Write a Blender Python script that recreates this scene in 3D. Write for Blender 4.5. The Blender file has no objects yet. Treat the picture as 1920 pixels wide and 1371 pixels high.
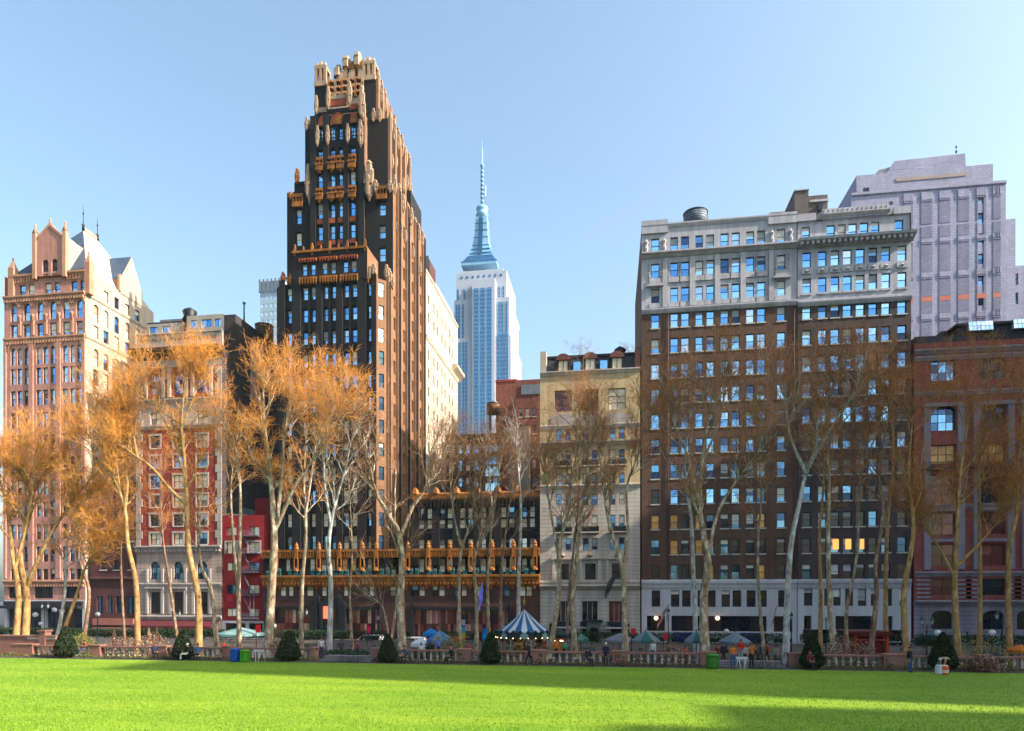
import bpy, bmesh, math, random
import numpy as np
from mathutils import Vector, Matrix
random.seed(7)
SC = bpy.context.scene
COL = SC.collection
R = math.radians
# ------------------------------------------------------------------ camera geometry (photo pixels 1920x1371)
F = 1250.0; TH = R(8.4); CT, ST = math.cos(TH), math.sin(TH); EYE = 5.0; HOR = 1120.0
def tx(px):
    u = (px - 960) / F
    return (u * CT - ST) / (u * ST + CT)
def den(px):
    return (px - 960) / F * ST + CT
def X(px, Y=105.0): return Y * tx(px)
def Z(px, py, Y=105.0): return EYE + Y * (HOR - py) / F / den(px)
def YS(px, x): return x / tx(px)            # depth at which a wall of constant x is met
def pt(px, py, Y): return Vector((X(px, Y), Y, Z(px, py, Y)))
# ------------------------------------------------------------------ objects
ORG = {}
def tag(o, label=None, cat=None, group=None, kind=None):
    if label: o['label'] = label
    if cat: o['category'] = cat
    if group: o['group'] = group
    if kind: o['kind'] = kind
    return o
def thing(name, label, cat, loc=(0, 0, 0), group=None):
    o = bpy.data.objects.new(name, None); COL.objects.link(o)
    o.empty_display_size = .3
    o.location = loc; ORG[o.name] = Vector(loc)
    return tag(o, label, cat, group)
def org(o): return ORG.get(o.name, Vector((0, 0, 0)))
def link(me, name, parent=None, loc=None, rz=0.0):
    o = bpy.data.objects.new(name, me); COL.objects.link(o)
    if parent is not None:
        o.parent = parent
        ORG[o.name] = org(parent)
    if loc is not None:
        o.location = loc; ORG[o.name] = org(o) + Vector(loc)
    if rz: o.rotation_euler = (0, 0, rz)
    return o
def copy_tree(o, parent=None):
    c = o.copy(); COL.objects.link(c)
    if parent is not None: c.parent = parent
    ORG[c.name] = org(o)
    for ch in list(o.children): copy_tree(ch, c)
    return c

class MB:
    """collects faces, becomes ONE mesh object"""
    def __init__(s): s.v = []; s.f = []; s.m = []; s.mats = []; s.sm = []
    def mi(s, mat):
        if mat not in s.mats: s.mats.append(mat)
        return s.mats.index(mat)
    def face(s, pts, mat, smooth=False):
        b = len(s.v); s.v.extend([tuple(p) for p in pts])
        s.f.append(tuple(range(b, b + len(pts)))); s.m.append(s.mi(mat)); s.sm.append(smooth)
    def box(s, x0, x1, y0, y1, z0, z1, mat):
        if x1 < x0: x0, x1 = x1, x0
        if y1 < y0: y0, y1 = y1, y0
        if z1 < z0: z0, z1 = z1, z0
        b = len(s.v)
        s.v += [(x0, y0, z0), (x1, y0, z0), (x1, y1, z0), (x0, y1, z0), (x0, y0, z1), (x1, y0, z1), (x1, y1, z1), (x0, y1, z1)]
        for q in ((0, 1, 5, 4), (1, 2, 6, 5), (2, 3, 7, 6), (3, 0, 4, 7), (4, 5, 6, 7), (3, 2, 1, 0)):
            s.f.append(tuple(b + i for i in q)); s.m.append(s.mi(mat)); s.sm.append(False)
        return s
    def obox(s, c, ax, L, d0, d1, z0, z1, mat):
        """box along a wall: start c (x,y), direction ax, length from L[0] to L[1], depth d0..d1 outward"""
        n = (ax[1], -ax[0]); P = []
        for z in (z0, z1):
            for (a, d) in ((L[0], d1), (L[1], d1), (L[1], d0), (L[0], d0)):
                P.append((c[0] + ax[0] * a + n[0] * d, c[1] + ax[1] * a + n[1] * d, z))
        b = len(s.v); s.v += P
        for q in ((0, 1, 5, 4), (1, 2, 6, 5), (2, 3, 7, 6), (3, 0, 4, 7), (4, 5, 6, 7), (3, 2, 1, 0)):
            s.f.append(tuple(b + i for i in q)); s.m.append(s.mi(mat)); s.sm.append(False)
    def rings(s, rings, mat, cap=True, smooth=False, closed=True):
        """rings: list of equal-length point loops"""
        b = len(s.v); n = len(rings[0])
        for r in rings: s.v.extend([tuple(p) for p in r])
        k = s.mi(mat)
        for i in range(len(rings) - 1):
            for j in range(n if closed else n - 1):
                a = b + i * n + j; c = b + i * n + (j + 1) % n
                s.f.append((a, c, c + n, a + n)); s.m.append(k); s.sm.append(smooth)
        if cap:
            s.f.append(tuple(b + j for j in reversed(range(n)))); s.m.append(k); s.sm.append(False)
            e = b + (len(rings) - 1) * n
            s.f.append(tuple(e + j for j in range(n))); s.m.append(k); s.sm.append(False)
    def lathe(s, c, prof, n, mat, smooth=True, cap=True, rot=0.0):
        rr = []
        for (r, z) in prof:
            r = max(r, 1e-4)
            rr.append([(c[0] + r * math.cos(rot + 2 * math.pi * j / n), c[1] + r * math.sin(rot + 2 * math.pi * j / n), c[2] + z) for j in range(n)])
        s.rings(rr, mat, cap, smooth)
    def tube(s, pts, rad, n, mat, smooth=True):
        pts = [Vector(p) for p in pts]
        if not hasattr(rad, '__len__'): rad = [rad] * len(pts)
        rr = []; up = Vector((0.13, 0.97, 0.21))
        for i, p in enumerate(pts):
            t = (pts[min(i + 1, len(pts) - 1)] - pts[max(i - 1, 0)]).normalized()
            a = t.cross(up)
            if a.length < 1e-3: a = t.cross(Vector((1, 0, 0)))
            a.normalize(); c = t.cross(a)
            rr.append([p + (a * math.cos(2 * math.pi * j / n) + c * math.sin(2 * math.pi * j / n)) * rad[i] for j in range(n)])
        s.rings(rr, mat, True, smooth)
    def sphere(s, c, r, mat, n=10, m=6, sz=1.0):
        s.lathe(c, [(r * math.sin(math.pi * i / m), -r * sz * math.cos(math.pi * i / m)) for i in range(m + 1)], n, mat)
    def mesh(s, name, o=Vector((0, 0, 0))):
        me = bpy.data.meshes.new(name)
        me.from_pydata([(p[0] - o[0], p[1] - o[1], p[2] - o[2]) for p in s.v], [], s.f)
        for m in s.mats: me.materials.append(m)
        me.polygons.foreach_set('material_index', s.m)
        me.polygons.foreach_set('use_smooth', s.sm)
        me.update()
        return me
    def build(s, name, parent=None, loc=None):
        if not s.f: return None
        if parent is None:
            o = Vector(loc) if loc is not None else Vector((0, 0, 0))
            return link(s.mesh(name, o), name, None, o)
        return link(s.mesh(name, org(parent)), name, parent)
    def local(s, name, parent=None, loc=None, rz=0.0):
        """vertices already in local space"""
        return link(s.mesh(name), name, parent, loc, rz)

# ------------------------------------------------------------------ materials
ALB, SATF = .69, 1.16
def nodes_of(m):
    m.use_nodes = True; nt = m.node_tree
    return nt, nt.nodes, nt.links, nt.nodes['Principled BSDF']
def N(nt, t, **kw):
    n = nt.nodes.new(t)
    for k, v in kw.items(): setattr(n, k, v)
    return n
def mixc(nt, fac, a, b, mode='MIX'):
    n = nt.nodes.new('ShaderNodeMix'); n.data_type = 'RGBA'; n.blend_type = mode
    for i, v in ((0, fac), (6, a), (7, b)):
        if hasattr(v, 'is_output'): nt.links.new(v, n.inputs[i])
        else: n.inputs[i].default_value = v if i == 0 else (v[0], v[1], v[2], 1)
    return n.outputs[2]
def noise(nt, vec, scale, detail=4, rough=.6):
    n = N(nt, 'ShaderNodeTexNoise'); n.inputs['Scale'].default_value = scale
    n.inputs['Detail'].default_value = detail; n.inputs['Roughness'].default_value = rough
    nt.links.new(vec, n.inputs['Vector']); return n.outputs['Fac']
def ramp(nt, val, stops, interp='LINEAR'):
    n = N(nt, 'ShaderNodeValToRGB'); cr = n.color_ramp; cr.interpolation = interp
    while len(cr.elements) < len(stops): cr.elements.new(.5)
    for e, (p, c) in zip(cr.elements, stops):
        e.position = p; e.color = (c[0], c[1], c[2], 1) if hasattr(c, '__len__') else (c, c, c, 1)
    nt.links.new(val, n.inputs[0]); return n.outputs[0]
def mapping(nt, vec, scale):
    n = N(nt, 'ShaderNodeMapping'); n.inputs['Scale'].default_value = scale
    nt.links.new(vec, n.inputs['Vector']); return n.outputs[0]
def mat(name, col, rough=.85, var=.22, scale=.35, fine=6.0, streak=.0, metal=0.0, courses=None, brick=None, bump=0.0, spec=.3):
    """stone / brick / paint: base colour broken up by large stains, fine grain, streaks of soot and coursing"""
    m = bpy.data.materials.new(name); nt, nd, lk, P = nodes_of(m)
    tc = N(nt, 'ShaderNodeTexCoord').outputs['Object']
    g_ = sum(col) / 3; col = [max(.004, (g_ + (c - g_) * SATF) * ALB) for c in col]
    lo = [c * (1 - var) for c in col]; hi = [min(1, c * (1 + var)) for c in col]
    f1 = ramp(nt, noise(nt, tc, scale, 5, .65), [(.3, 0.0), (.7, 1.0)])
    c = mixc(nt, f1, lo, hi)
    f2 = ramp(nt, noise(nt, tc, fine, 3, .7), [(.25, 1 - var), (.75, 1 + var * .6)])
    c = mixc(nt, 1.0, c, f2, 'MULTIPLY')
    f4 = ramp(nt, noise(nt, mapping(nt, tc, (.09, .09, .06)), 1.0, 3, .6), [(.35, 1 - var * .7), (.65, 1.0 + var * .3)]); c = mixc(nt, 1.0, c, f4, 'MULTIPLY')
    if streak:
        sv = mapping(nt, tc, (1.3, 1.3, .07))
        f3 = ramp(nt, noise(nt, sv, 1.0, 4, .6), [(.42, 1 - streak), (.62, 1.0)])
        c = mixc(nt, 1.0, c, f3, 'MULTIPLY')
    if brick or courses:
        sp = N(nt, 'ShaderNodeSeparateXYZ'); lk.new(tc, sp.inputs[0])
        ad = N(nt, 'ShaderNodeMath', operation='ADD'); lk.new(sp.outputs[0], ad.inputs[0]); lk.new(sp.outputs[1], ad.inputs[1])
        cb = N(nt, 'ShaderNodeCombineXYZ'); lk.new(ad.outputs[0], cb.inputs[0]); lk.new(sp.outputs[2], cb.inputs[1])
        b = N(nt, 'ShaderNodeTexBrick'); lk.new(cb.outputs[0], b.inputs['Vector'])
        w, h, mo, k = brick if brick else (60.0, courses[0], courses[1], courses[2])
        b.inputs['Scale'].default_value = 1.0; b.inputs['Brick Width'].default_value = w; b.inputs['Row Height'].default_value = h
        b.inputs['Mortar Size'].default_value = mo; b.inputs['Mortar Smooth'].default_value = .3; b.inputs['Bias'].default_value = 0
        b.inputs['Color1'].default_value = (1, 1, 1, 1); b.inputs['Color2'].default_value = (.82, .82, .82, 1) if brick else (1, 1, 1, 1)
        b.inputs['Mortar'].default_value = (k, k, k, 1)
        c = mixc(nt, 1.0, c, b.outputs['Color'], 'MULTIPLY')
    lk.new(c, P.inputs['Base Color'])
    P.inputs['Roughness'].default_value = rough; P.inputs['Metallic'].default_value = metal
    P.inputs['Specular IOR Level'].default_value = spec
    if bump:
        bn = N(nt, 'ShaderNodeBump'); bn.inputs['Strength'].default_value = bump; bn.inputs['Distance'].default_value = .05
        lk.new(noise(nt, tc, fine * 2, 3), bn.inputs['Height']); lk.new(bn.outputs[0], P.inputs['Normal'])
    return m
def rnd01(nt):
    g = N(nt, 'ShaderNodeNewGeometry'); oi = N(nt, 'ShaderNodeObjectInfo')
    a = N(nt, 'ShaderNodeMath', operation='ADD'); nt.links.new(g.outputs['Random Per Island'], a.inputs[0]); nt.links.new(oi.outputs['Random'], a.inputs[1])
    f = N(nt, 'ShaderNodeMath', operation='FRACT'); nt.links.new(a.outputs[0], f.inputs[0]); return f.outputs[0]
def glass(name, cols, metal=.9, rough=.06, spec=.5, wav=.0):
    """window glass: each light takes one of a few tones (bare glass, blind, coated pane, painted-in reflection)"""
    m = bpy.data.materials.new(name); nt, nd, lk, P = nodes_of(m)
    r = rnd01(nt)
    c = ramp(nt, r, [(i / len(cols), k) for i, k in enumerate(cols)], 'CONSTANT')
    tc = N(nt, 'ShaderNodeTexCoord').outputs['Object']
    f = ramp(nt, noise(nt, tc, 1.6, 3, .6), [(.3, .8), (.7, 1.1)])
    lk.new(mixc(nt, 1.0, c, f, 'MULTIPLY'), P.inputs['Base Color'])
    P.inputs['Metallic'].default_value = metal; P.inputs['Roughness'].default_value = rough; P.inputs['Specular IOR Level'].default_value = spec
    if wav:
        bn = N(nt, 'ShaderNodeBump'); bn.inputs['Strength'].default_value = wav; bn.inputs['Distance'].default_value = .1
        lk.new(noise(nt, tc, 1.1, 2), bn.inputs['Height']); lk.new(bn.outputs[0], P.inputs['Normal'])
    return m
def glow(name, col, strength, base=None):
    m = bpy.data.materials.new(name); nt, nd, lk, P = nodes_of(m)
    P.inputs['Base Color'].default_value = (*(base or col), 1)
    P.inputs['Emission Color'].default_value = (*col, 1); P.inputs['Emission Strength'].default_value = strength
    return m
G_SKY = glass('glass_sky', [(.45, .76, .97), (.28, .61, .93), (.58, .83, .98), (.20, .49, .86), (.38, .69, .95), (.14, .36, .68), (.32, .64, .93)])
G_DEEP = glass('glass_deep', [(.14, .30, .48), (.06, .12, .22), (.22, .44, .66), (.03, .05, .09)])
G_CREAM = glass('glass_cream_reflection', [(.86, .70, .48), (.92, .80, .60), (.66, .50, .32), (.80, .62, .42), (.95, .86, .70), (.30, .22, .16)], metal=0, rough=.25)  # warm reflections of sunlit buildings, painted as pane colour
G_DARK = glass('glass_dark', [(.012, .013, .018), (.03, .022, .02), (.05, .03, .022), (.018, .022, .035)], metal=0, rough=.05)
G_AMBER = glass('glass_amber', [(.75, .36, .08), (.55, .26, .08), (.85, .45, .12)], metal=0, rough=.2)  # orange tones paint reflected sunlight into the panes
G_RED = glass('glass_ruby', [(.16, .035, .03), (.10, .02, .02), (.28, .07, .05)], metal=0, rough=.06)
G_PALE = glass('glass_pale', [(.75, .88, 1), (.55, .75, .95), (.9, .95, 1)], metal=.7, rough=.1)
G_SHOP = glass('glass_shopfront', [(.16, .035, .03), (.42, .24, .18), (.08, .02, .02), (.55, .33, .25), (.26, .07, .05), (.03, .02, .02), (.34, .12, .09)], metal=0, rough=.08)  # pink and cream tones paint reflections into the shop glass
G_BLIND = glass('window_blind', [(.62, .60, .55), (.42, .42, .42), (.72, .68, .58), (.30, .31, .33)], metal=0, rough=.5)
GS = dict(shop=G_SHOP, sky=G_SKY, deep=G_DEEP, cream=G_CREAM, dark=G_DARK, amber=G_AMBER, ruby=G_RED, pale=G_PALE)
FR_DARK = mat('frame_dark', (.018, .02, .025), .6, .1)
FR_WHITE = mat('frame_white', (.62, .60, .56), .6, .12)
FR_BROWN = mat('frame_brown', (.07, .035, .025), .6, .15)
FR_TEAL = mat('frame_teal', (.03, .06, .085), .5, .1)
SILL = mat('sill_stone', (.55, .53, .5), .8, .15)
BLACK = mat('black_iron', (.012, .013, .016), .5, .2)
LIT = glow('lamp_warm', (1, .62, .3), 1.5)

# ------------------------------------------------------------------ windows
_wm = {}
def win_meshes(w, h, kind, frame, sill, glass_key, arch, rec, blind=0):
    """local: x centred, z from 0, wall face at y = 0, wall outward is -y"""
    key = (round(w, 2), round(h, 2), kind, frame.name, sill.name if sill else None, glass_key, arch, rec, blind)
    if key in _wm: return _wm[key]
    w = round(w, 2); h = round(h, 2); t = min(.07, w * .07); nx, nz = kind
    f = MB(); p = MB(); y0 = rec - .06; y1 = rec + .05
    f.box(-w / 2, -w / 2 + t, y0, y1, 0, h, frame); f.box(w / 2 - t, w / 2, y0, y1, 0, h, frame)
    f.box(-w / 2 + t, w / 2 - t, y0, y1, 0, t, frame); f.box(-w / 2 + t, w / 2 - t, y0, y1, h - t, h, frame)
    xs = [-w / 2 + t + (w - 2 * t) * i / nx for i in range(nx + 1)]
    zs = [t + (h - 2 * t) * i / nz for i in range(nz + 1)]
    b = t * .42
    for x in xs[1:-1]: f.box(x - b, x + b, y0 + .01, y1 - .01, t, h - t, frame)
    for z in zs[1:-1]: f.box(-w / 2 + t, w / 2 - t, y0 + .004, y1 - .004, z - b, z + b, frame)
    if sill: f.box(-w / 2 - .12, w / 2 + .12, -.1, rec, -.2, -.005, sill)
    g = GS[glass_key]
    for i in range(nx):
        for j in range(nz):
            yy = rec + (.0 if (j == nz - 1) else .015)
            p.face([(xs[i], yy, zs[j]), (xs[i + 1], yy, zs[j]), (xs[i + 1], yy, zs[j + 1]), (xs[i], yy, zs[j + 1])], g)
    if blind: p.face([(-w / 2 + t, rec - .004, h - t - (h - 2 * t) * blind), (w / 2 - t, rec - .004, h - t - (h - 2 * t) * blind), (w / 2 - t, rec - .004, h - t), (-w / 2 + t, rec - .004, h - t)], G_BLIND)
    _wm[key] = (f, p, f.mesh('window'), p.mesh('pane')); return _wm[key]

class Bld:
    """one building: root Empty + wall, roof, trim parts + its windows"""
    def __init__(s, name, label, px, cat='building', group=None, loc=None):
        s.root = thing(name, label, cat, loc, group); s.wins = []; s.front = (1, 0)
    def part(s, mb, name): return mb.build(name, s.root)
    def wall(s, mb, o, ax, W, z0, z1, rows, m, rev=.28):
        """rows: list of (wz0, wz1, [(s0, s1)], opts) sorted upwards; opts: kind, glass, frame, sill, arch"""
        n = (ax[1], -ax[0])
        def q(a0, a1, b0, b1):
            if a1 - a0 < 1e-4 or b1 - b0 < 1e-4: return
            mb.face([(o[0] + ax[0] * a, o[1] + ax[1] * a, z) for a, z in ((a0, b0), (a1, b0), (a1, b1), (a0, b1))], m)
        def P(a, z, d=0.0): return (o[0] + ax[0] * a - n[0] * d, o[1] + ax[1] * a - n[1] * d, z)
        zc = z0
        for (w0, w1, cols, op) in sorted(rows, key=lambda r: r[0]):
            if w0 < zc: w0 = zc + .01
            q(0, W, zc, w0); ac = 0
            arch = op.get('arch')
            for (s0, s1) in sorted(cols):
                q(ac, s0, w0, w1); ac = s1
                rv = op.get('rev', rev)
                ztop = w1 - (s1 - s0) / 2 * (arch if arch else 0)
                mb.face([P(s0, w0), P(s0, w0, rv), P(s0, ztop, rv), P(s0, ztop)], m)
                mb.face([P(s1, w0, rv), P(s1, w0), P(s1, ztop), P(s1, ztop, rv)], m)
                mb.face([P(s0, w0), P(s1, w0), P(s1, w0, rv), P(s0, w0, rv)], m)
                if arch:
                    K = 10; c = (s0 + s1) / 2; r = (s1 - s0) / 2
                    A = [(c - r * math.cos(math.pi * i / K), ztop + r * arch * math.sin(math.pi * i / K)) for i in range(K + 1)]
                    for i in range(K):
                        (a0, h0), (a1, h1) = A[i], A[i + 1]
                        mb.face([P(a0, h0), P(a1, h1), P(a1, w1), P(a0, w1)] if max(abs(w1 - h0), abs(w1 - h1)) > 1e-4 else [P(a0, h0), P(a1, h1), P(a1, w1 + .001)], m)
                        mb.face([P(a0, h0), P(a0, h0, rv), P(a1, h1, rv), P(a1, h1)], m)
                else:
                    mb.face([P(s0, w1), P(s0, w1, rv), P(s1, w1, rv), P(s1, w1)], m)
                if not op.get('blank'):
                    g = op.get('glass', 'sky')
                    if isinstance(g, dict):
                        ks = list(g); g = random.choices(ks, [g[k] for k in ks])[0]
                    s.win(o, ax, (s0 + s1) / 2, w0, s1 - s0, w1 - w0, op.get('kind', (1, 2)), g, op.get('frame', FR_DARK), op.get('sill'), bool(arch), rv)
            q(ac, W, w0, w1); zc = w1
        q(0, W, zc, z1)
    def win(s, o, ax, a, z, w, h, kind, g, frame, sill, arch, rev):
        s.wins.append((o[0] + ax[0] * a, o[1] + ax[1] * a, z, math.atan2(ax[1], ax[0]), w, h, kind, frame, sill, g, arch, rev, random.choice((0, 0, 0, 0, 0, .22, .3, .48, .7)) if g in ('sky', 'deep', 'dark') and kind == (1, 2) and w < 2.5 else 0))
    def finish(s, hide=None, limit=100, panes=True):
        """the 100 windows that show largest become parts with their panes, the rest one part"""
        def score(w):
            x, y, z, rz = w[:4]
            d = math.sqrt(x * x + y * y + (z - EYE) ** 2)
            fx = math.cos(rz - math.pi / 2) * -x + math.sin(rz - math.pi / 2) * -y
            fc = max(0, fx / math.hypot(x, y))
            k = w[4] * w[5] * fc / d ** 2
            if hide and hide(w): k *= .05
            return -k
        ws = sorted(s.wins, key=score); o = org(s.root)
        for w in ws[:limit]:
            x, y, z, rz, ww, hh, kind, fr, sill, g, arch, rev, bl = w
            r = win_meshes(ww, hh, kind, fr, sill, g, arch, rev, bl)
            ob = link(r[2], 'window', s.root, (x - o[0], y - o[1], z - o[2]), rz)
            if panes: link(r[3], 'pane', ob)
            else:
                link(r[3], 'pane', ob)
        rest = ws[limit:]
        if rest:
            mb = MB()
            for w in rest:
                x, y, z, rz, ww, hh, kind, fr, sill, g, arch, rev, bl = w
                r = win_meshes(ww, hh, kind, fr, sill, g, arch, rev, bl)
                c, sn = math.cos(rz), math.sin(rz)
                for src in r[:2]:
                    b = len(mb.v)
                    mb.v += [(x + c * p[0] - sn * p[1], y + sn * p[0] + c * p[1], z + p[2]) for p in src.v]
                    for fc, mi in zip(src.f, src.m):
                        mb.f.append(tuple(b + i for i in fc)); mb.m.append(mb.mi(src.mats[mi])); mb.sm.append(False)
            ob = mb.build('window', s.root); ob['kind'] = 'stuff'
def cornice(mb, o, ax, L, prof, m, ends=0.0):
    """moulding along a wall; prof = [(outward, z)...] bottom to top"""
    n = (ax[1], -ax[0]); pr = [(-.05, prof[0][1])] + list(prof) + [(-.05, prof[-1][1])]
    rr = []
    for k, a in enumerate(L):
        rr.append([(o[0] + ax[0] * (a + (e if k else -e) * ends) + n[0] * e, o[1] + ax[1] * (a + (e if k else -e) * ends) + n[1] * e, z) for e, z in pr])
    mb.rings(rr, m, True)
def cols_px(pairs, x0, Y=105.0): return [(X(a, Y) - x0, X(b, Y) - x0) for a, b in pairs]
# ================================================================== BUILDINGS
GZ = -2.0           # street level, the park stands a little higher
Y0 = 105.0          # building line across the street
def hidden_side(w): return False
PINK = mat('pink_brick', (.66, .35, .295), .85, .14, .25, 5, .22, brick=(.5, .28, .025, .78))
PINK_TRIM = mat('pink_terracotta', (.62, .34, .24), .8, .16, .5, 7, .25)
SUN_CREAM = mat('sunlit_pale_brick', (.62, .52, .43), .85, .10, .2, 5, .2, brick=(.6, .3, .02, .85))  # cream paints sunlight onto the pink tower's right-hand faces
SLATE = mat('slate_roof', (.075, .11, .17), .55, .22, .8, 5, .0, courses=(.35, .05, .65))
LIME = mat('limestone', (.50, .45, .42), .85, .14, .3, 6, .25)
REDB = mat('red_brick', (.36, .065, .055), .85, .18, .3, 6, .15, brick=(.5, .26, .025, .8))
REDS = mat('red_painted_brick', (.34, .030, .035), .8, .15, .3, 6, .15, brick=(.5, .26, .02, .85))
DARKB = mat('dark_party_wall', (.075, .06, .06), .9, .3, .25, 5, .3, brick=(.5, .3, .03, .75))
MAROON = mat('maroon_brick', (.13, .05, .05), .85, .25, .3, 6, .2, brick=(.5, .28, .025, .8))
TAR = mat('roof_tar', (.05, .05, .055), .9, .3, .4, 3)
METAL_GREY = mat('zinc_grey', (.24, .27, .31), .5, .15, .5, 6, .15, metal=.3)
WOOD_TANK = mat('tank_cedar', (.16, .10, .075), .8, .25, 1.2, 9, .35)
AWN_DARK = mat('awning_black', (.02, .02, .026), .8, .2)
AWN_RED = mat('awning_maroon', (.10, .02, .025), .8, .2)
AWN_BLUE = mat('awning_blue', (.025, .02, .20), .8, .15)
SHOP = mat('shop_panel', (.03, .025, .03), .5, .3)
WHITE_STONE = mat('white_stone', (.64, .63, .66), .8, .08, .25, 5, .12)

def rw(px, yt, yb, Y=Y0): return (Z(px, yb, Y), Z(px, yt, Y))

# ------------------------------------------------------------------ A  pink gabled tower at far left
def pink_tower():
    x0, x1 = X(8), X(160); yb = YS(288, x1)
    b = Bld('office_tower', 'tall pink brick tower with gables, arched windows and blue slate roof at far left', 84, 'tower', None, ((x0 + x1) / 2, Y0, GZ))
    W = x1 - x0; fr = FR_DARK
    c6 = cols_px([(20, 31.5), (44, 56), (69, 80), (93, 105), (117.5, 130), (143, 155)], x0)
    c9 = cols_px([(20, 29), (32, 41), (45, 54), (68, 77), (80.5, 90), (94, 103), (117, 127), (131, 140), (143.5, 152)], x0)
    ctop = cols_px([(32.7, 44.4), (49.7, 62), (81, 93), (98.7, 110), (130, 142), (147, 158)], x0)
    zs = Z(84, 556)                # upper cornice
    ztop = Z(84, 512)
    rows = [(*rw(84, 566, 599), c6, dict(arch=1.0, glass='sky')), (*rw(84, 606, 632), c6, dict(glass='sky')),
            (*rw(84, 650, 682), c9, dict(arch=1.0, glass='sky')), (*rw(84, 689, 719), c9, dict(glass='sky'))]
    y = 731
    k = 0
    while y < 1075:
        rows.append((*rw(84, y, y + 28), c9, dict(glass={'deep': 4, 'sky': 1, 'dark': 2} if y > 760 else {'sky': 3, 'deep': 1}))); y += 42
    cb = cols_px([(16, 42), (64, 99), (117, 149)], x0)
    rows.append((*rw(84, 1098, 1122), cb, dict(kind=(3, 1), glass='dark')))
    mb = MB()
    b.wall(mb, (x0, Y0), (1, 0), W, GZ + 6.5, zs, rows, PINK, .35)
    xu0 = X(18); xi = X(163) - xu0
    b.wall(mb, (xu0, Y0 + .35), (1, 0), x1 - xu0, zs, ztop, [(*rw(84, 529, 553), [(a + x0 - xu0, c + x0 - xu0) for a, c in ctop], dict(glass='sky'))], PINK, .3)
    # right side wall, sunlit
    def sc(pxs, w): return [(YS(p, x1) - Y0 - w / 2, YS(p, x1) - Y0 + w / 2) for p in pxs]
    D = yb - Y0
    side = [180, 199, 219, 239, 258]; rs = []
    o = dict(glass={'cream': 5, 'deep': 1}, kind=(1, 2), frame=FR_BROWN)
    for i, (yt, ybm) in enumerate([(566, 599), (606, 632), (650, 682), (689, 719), (731, 759), (773, 801), (815, 843), (857, 885)]):
        rs.append((*rw(84, yt, ybm), sc(side, 1.25), dict(o, arch=1.0 if i in (0, 2) else None)))
    rs.append((*rw(84, 529, 553), sc(side[1:], 1.2), o))
    b.wall(mb, (x1, Y0), (0, 1), D, GZ, ztop, rs, SUN_CREAM, .3)
    mb.face([(x0, yb, GZ), (x0, Y0, GZ), (x0, Y0, ztop), (x0, yb, ztop)], PINK)
    mb.face([(x1, yb, GZ), (x0, yb, GZ), (x0, yb, ztop), (x1, yb, ztop)], PINK)
    # ground floor shop band
    b.wall(mb, (x0, Y0), (1, 0), W, GZ, GZ + 6.5, [(GZ + .3, GZ + 5.2, [(.6, W * .46), (W * .52, W - .6)], dict(kind=(4, 1), glass='dark'))], WHITE_STONE, .5)
    b.part(mb, 'wall')
    t = MB(); A = (x0, Y0); ax = (1, 0)
    for yy, e in ((554, .45), (633, .35), (1090, .5)):
        z = Z(84, yy); cornice(t, A, ax, (0, W), [(e * .3, z - .55), (e * .5, z - .3), (e, z - .1), (e, z + .18), (.1, z + .25)], PINK_TRIM)
        cornice(t, (x1, Y0), (0, 1), (0, D), [(.1, z - .4), (.22, z - .1), (.22, z + .18), (.05, z + .22)], SUN_CREAM)
        n = int(W / .55)
        for i in range(n): t.obox(A, ax, (i * W / n + .12, i * W / n + .38), 0, e * .75, z - .95, z - .5, PINK_TRIM)
    # piers between the three bays and thin mullion shafts
    for p in (8.5, 59, 110, 158.5):
        a = X(p) - x0; t.obox(A, ax, (max(0, a - .45), min(W, a + .45)), -.02, .22, Z(84, 1084), Z(84, 637), PINK)
    for p in (38, 62.5, 87, 111.5, 136): 
        a = X(p) - x0; t.obox(A, ax, (a - .22, a + .22), -.02, .2, Z(84, 627), Z(84, 600), PINK_TRIM)
        t.lathe((X(p), Y0 - .12, Z(84, 603)), [(.16, 0), (.16, .9), (.3, 1.1), (.3, 1.3)], 8, PINK_TRIM)
    # hood mouldings over the arches
    def hood(cx, z, r, rr=.22, col=PINK_TRIM, dep=.2, yy=Y0):
        K = 10
        P = [(cx - r * math.cos(math.pi * i / K), z + r * math.sin(math.pi * i / K)) for i in range(K + 1)]
        Q = [(cx - (r + rr) * math.cos(math.pi * i / K), z + (r + rr) * math.sin(math.pi * i / K)) for i in range(K + 1)]
        t.rings([[(a, yy - dep, h) for a, h in P] , [(a, yy - dep, h) for a, h in Q], [(a, yy + .02, h) for a, h in Q]], col, False, False, False)
    for a, c in c6: hood(x0 + (a + c) / 2, Z(84, 566) - (c - a) / 2, (c - a) / 2 + .35)
    for i in range(3):
        a, c = c9[3 * i][0], c9[3 * i + 2][1]; hood(x0 + (a + c) / 2, Z(84, 655), (c - a) / 2 + .15, .3)
    # corbel arcade under the eaves
    for i in range(26):
        a = X(22) + (X(158) - X(22)) * i / 25
        if X(64) < a < X(123): continue
        t.box(a - .12, a + .12, Y0 + .1, Y0 + .35, Z(84, 526), Z(84, 515), PINK_TRIM)
    cornice(t, (xu0, Y0 + .35), ax, (0, x1 - xu0), [(.1, ztop - .5), (.45, ztop - .25), (.45, ztop + .1), (.05, ztop + .15)], PINK_TRIM)
    # corner pinnacles
    for p in (20, 163):
        x = X(p); t.box(x - .55, x + .55, Y0 - .05, Y0 + 1.05, zs, ztop + 1.4, PINK_TRIM)
        t.lathe((x, Y0 + .5, ztop + 1.4), [(.78, 0), (.1, 1.5), (.18, 1.7), (.02, 2.2)], 4, PINK_TRIM, False, True, math.pi / 4)
    b.part(t, 'stone_trim')
    # front gable
    g = MB(); ga, gb = X(66.5), X(122.5); gm = X(95)
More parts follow.
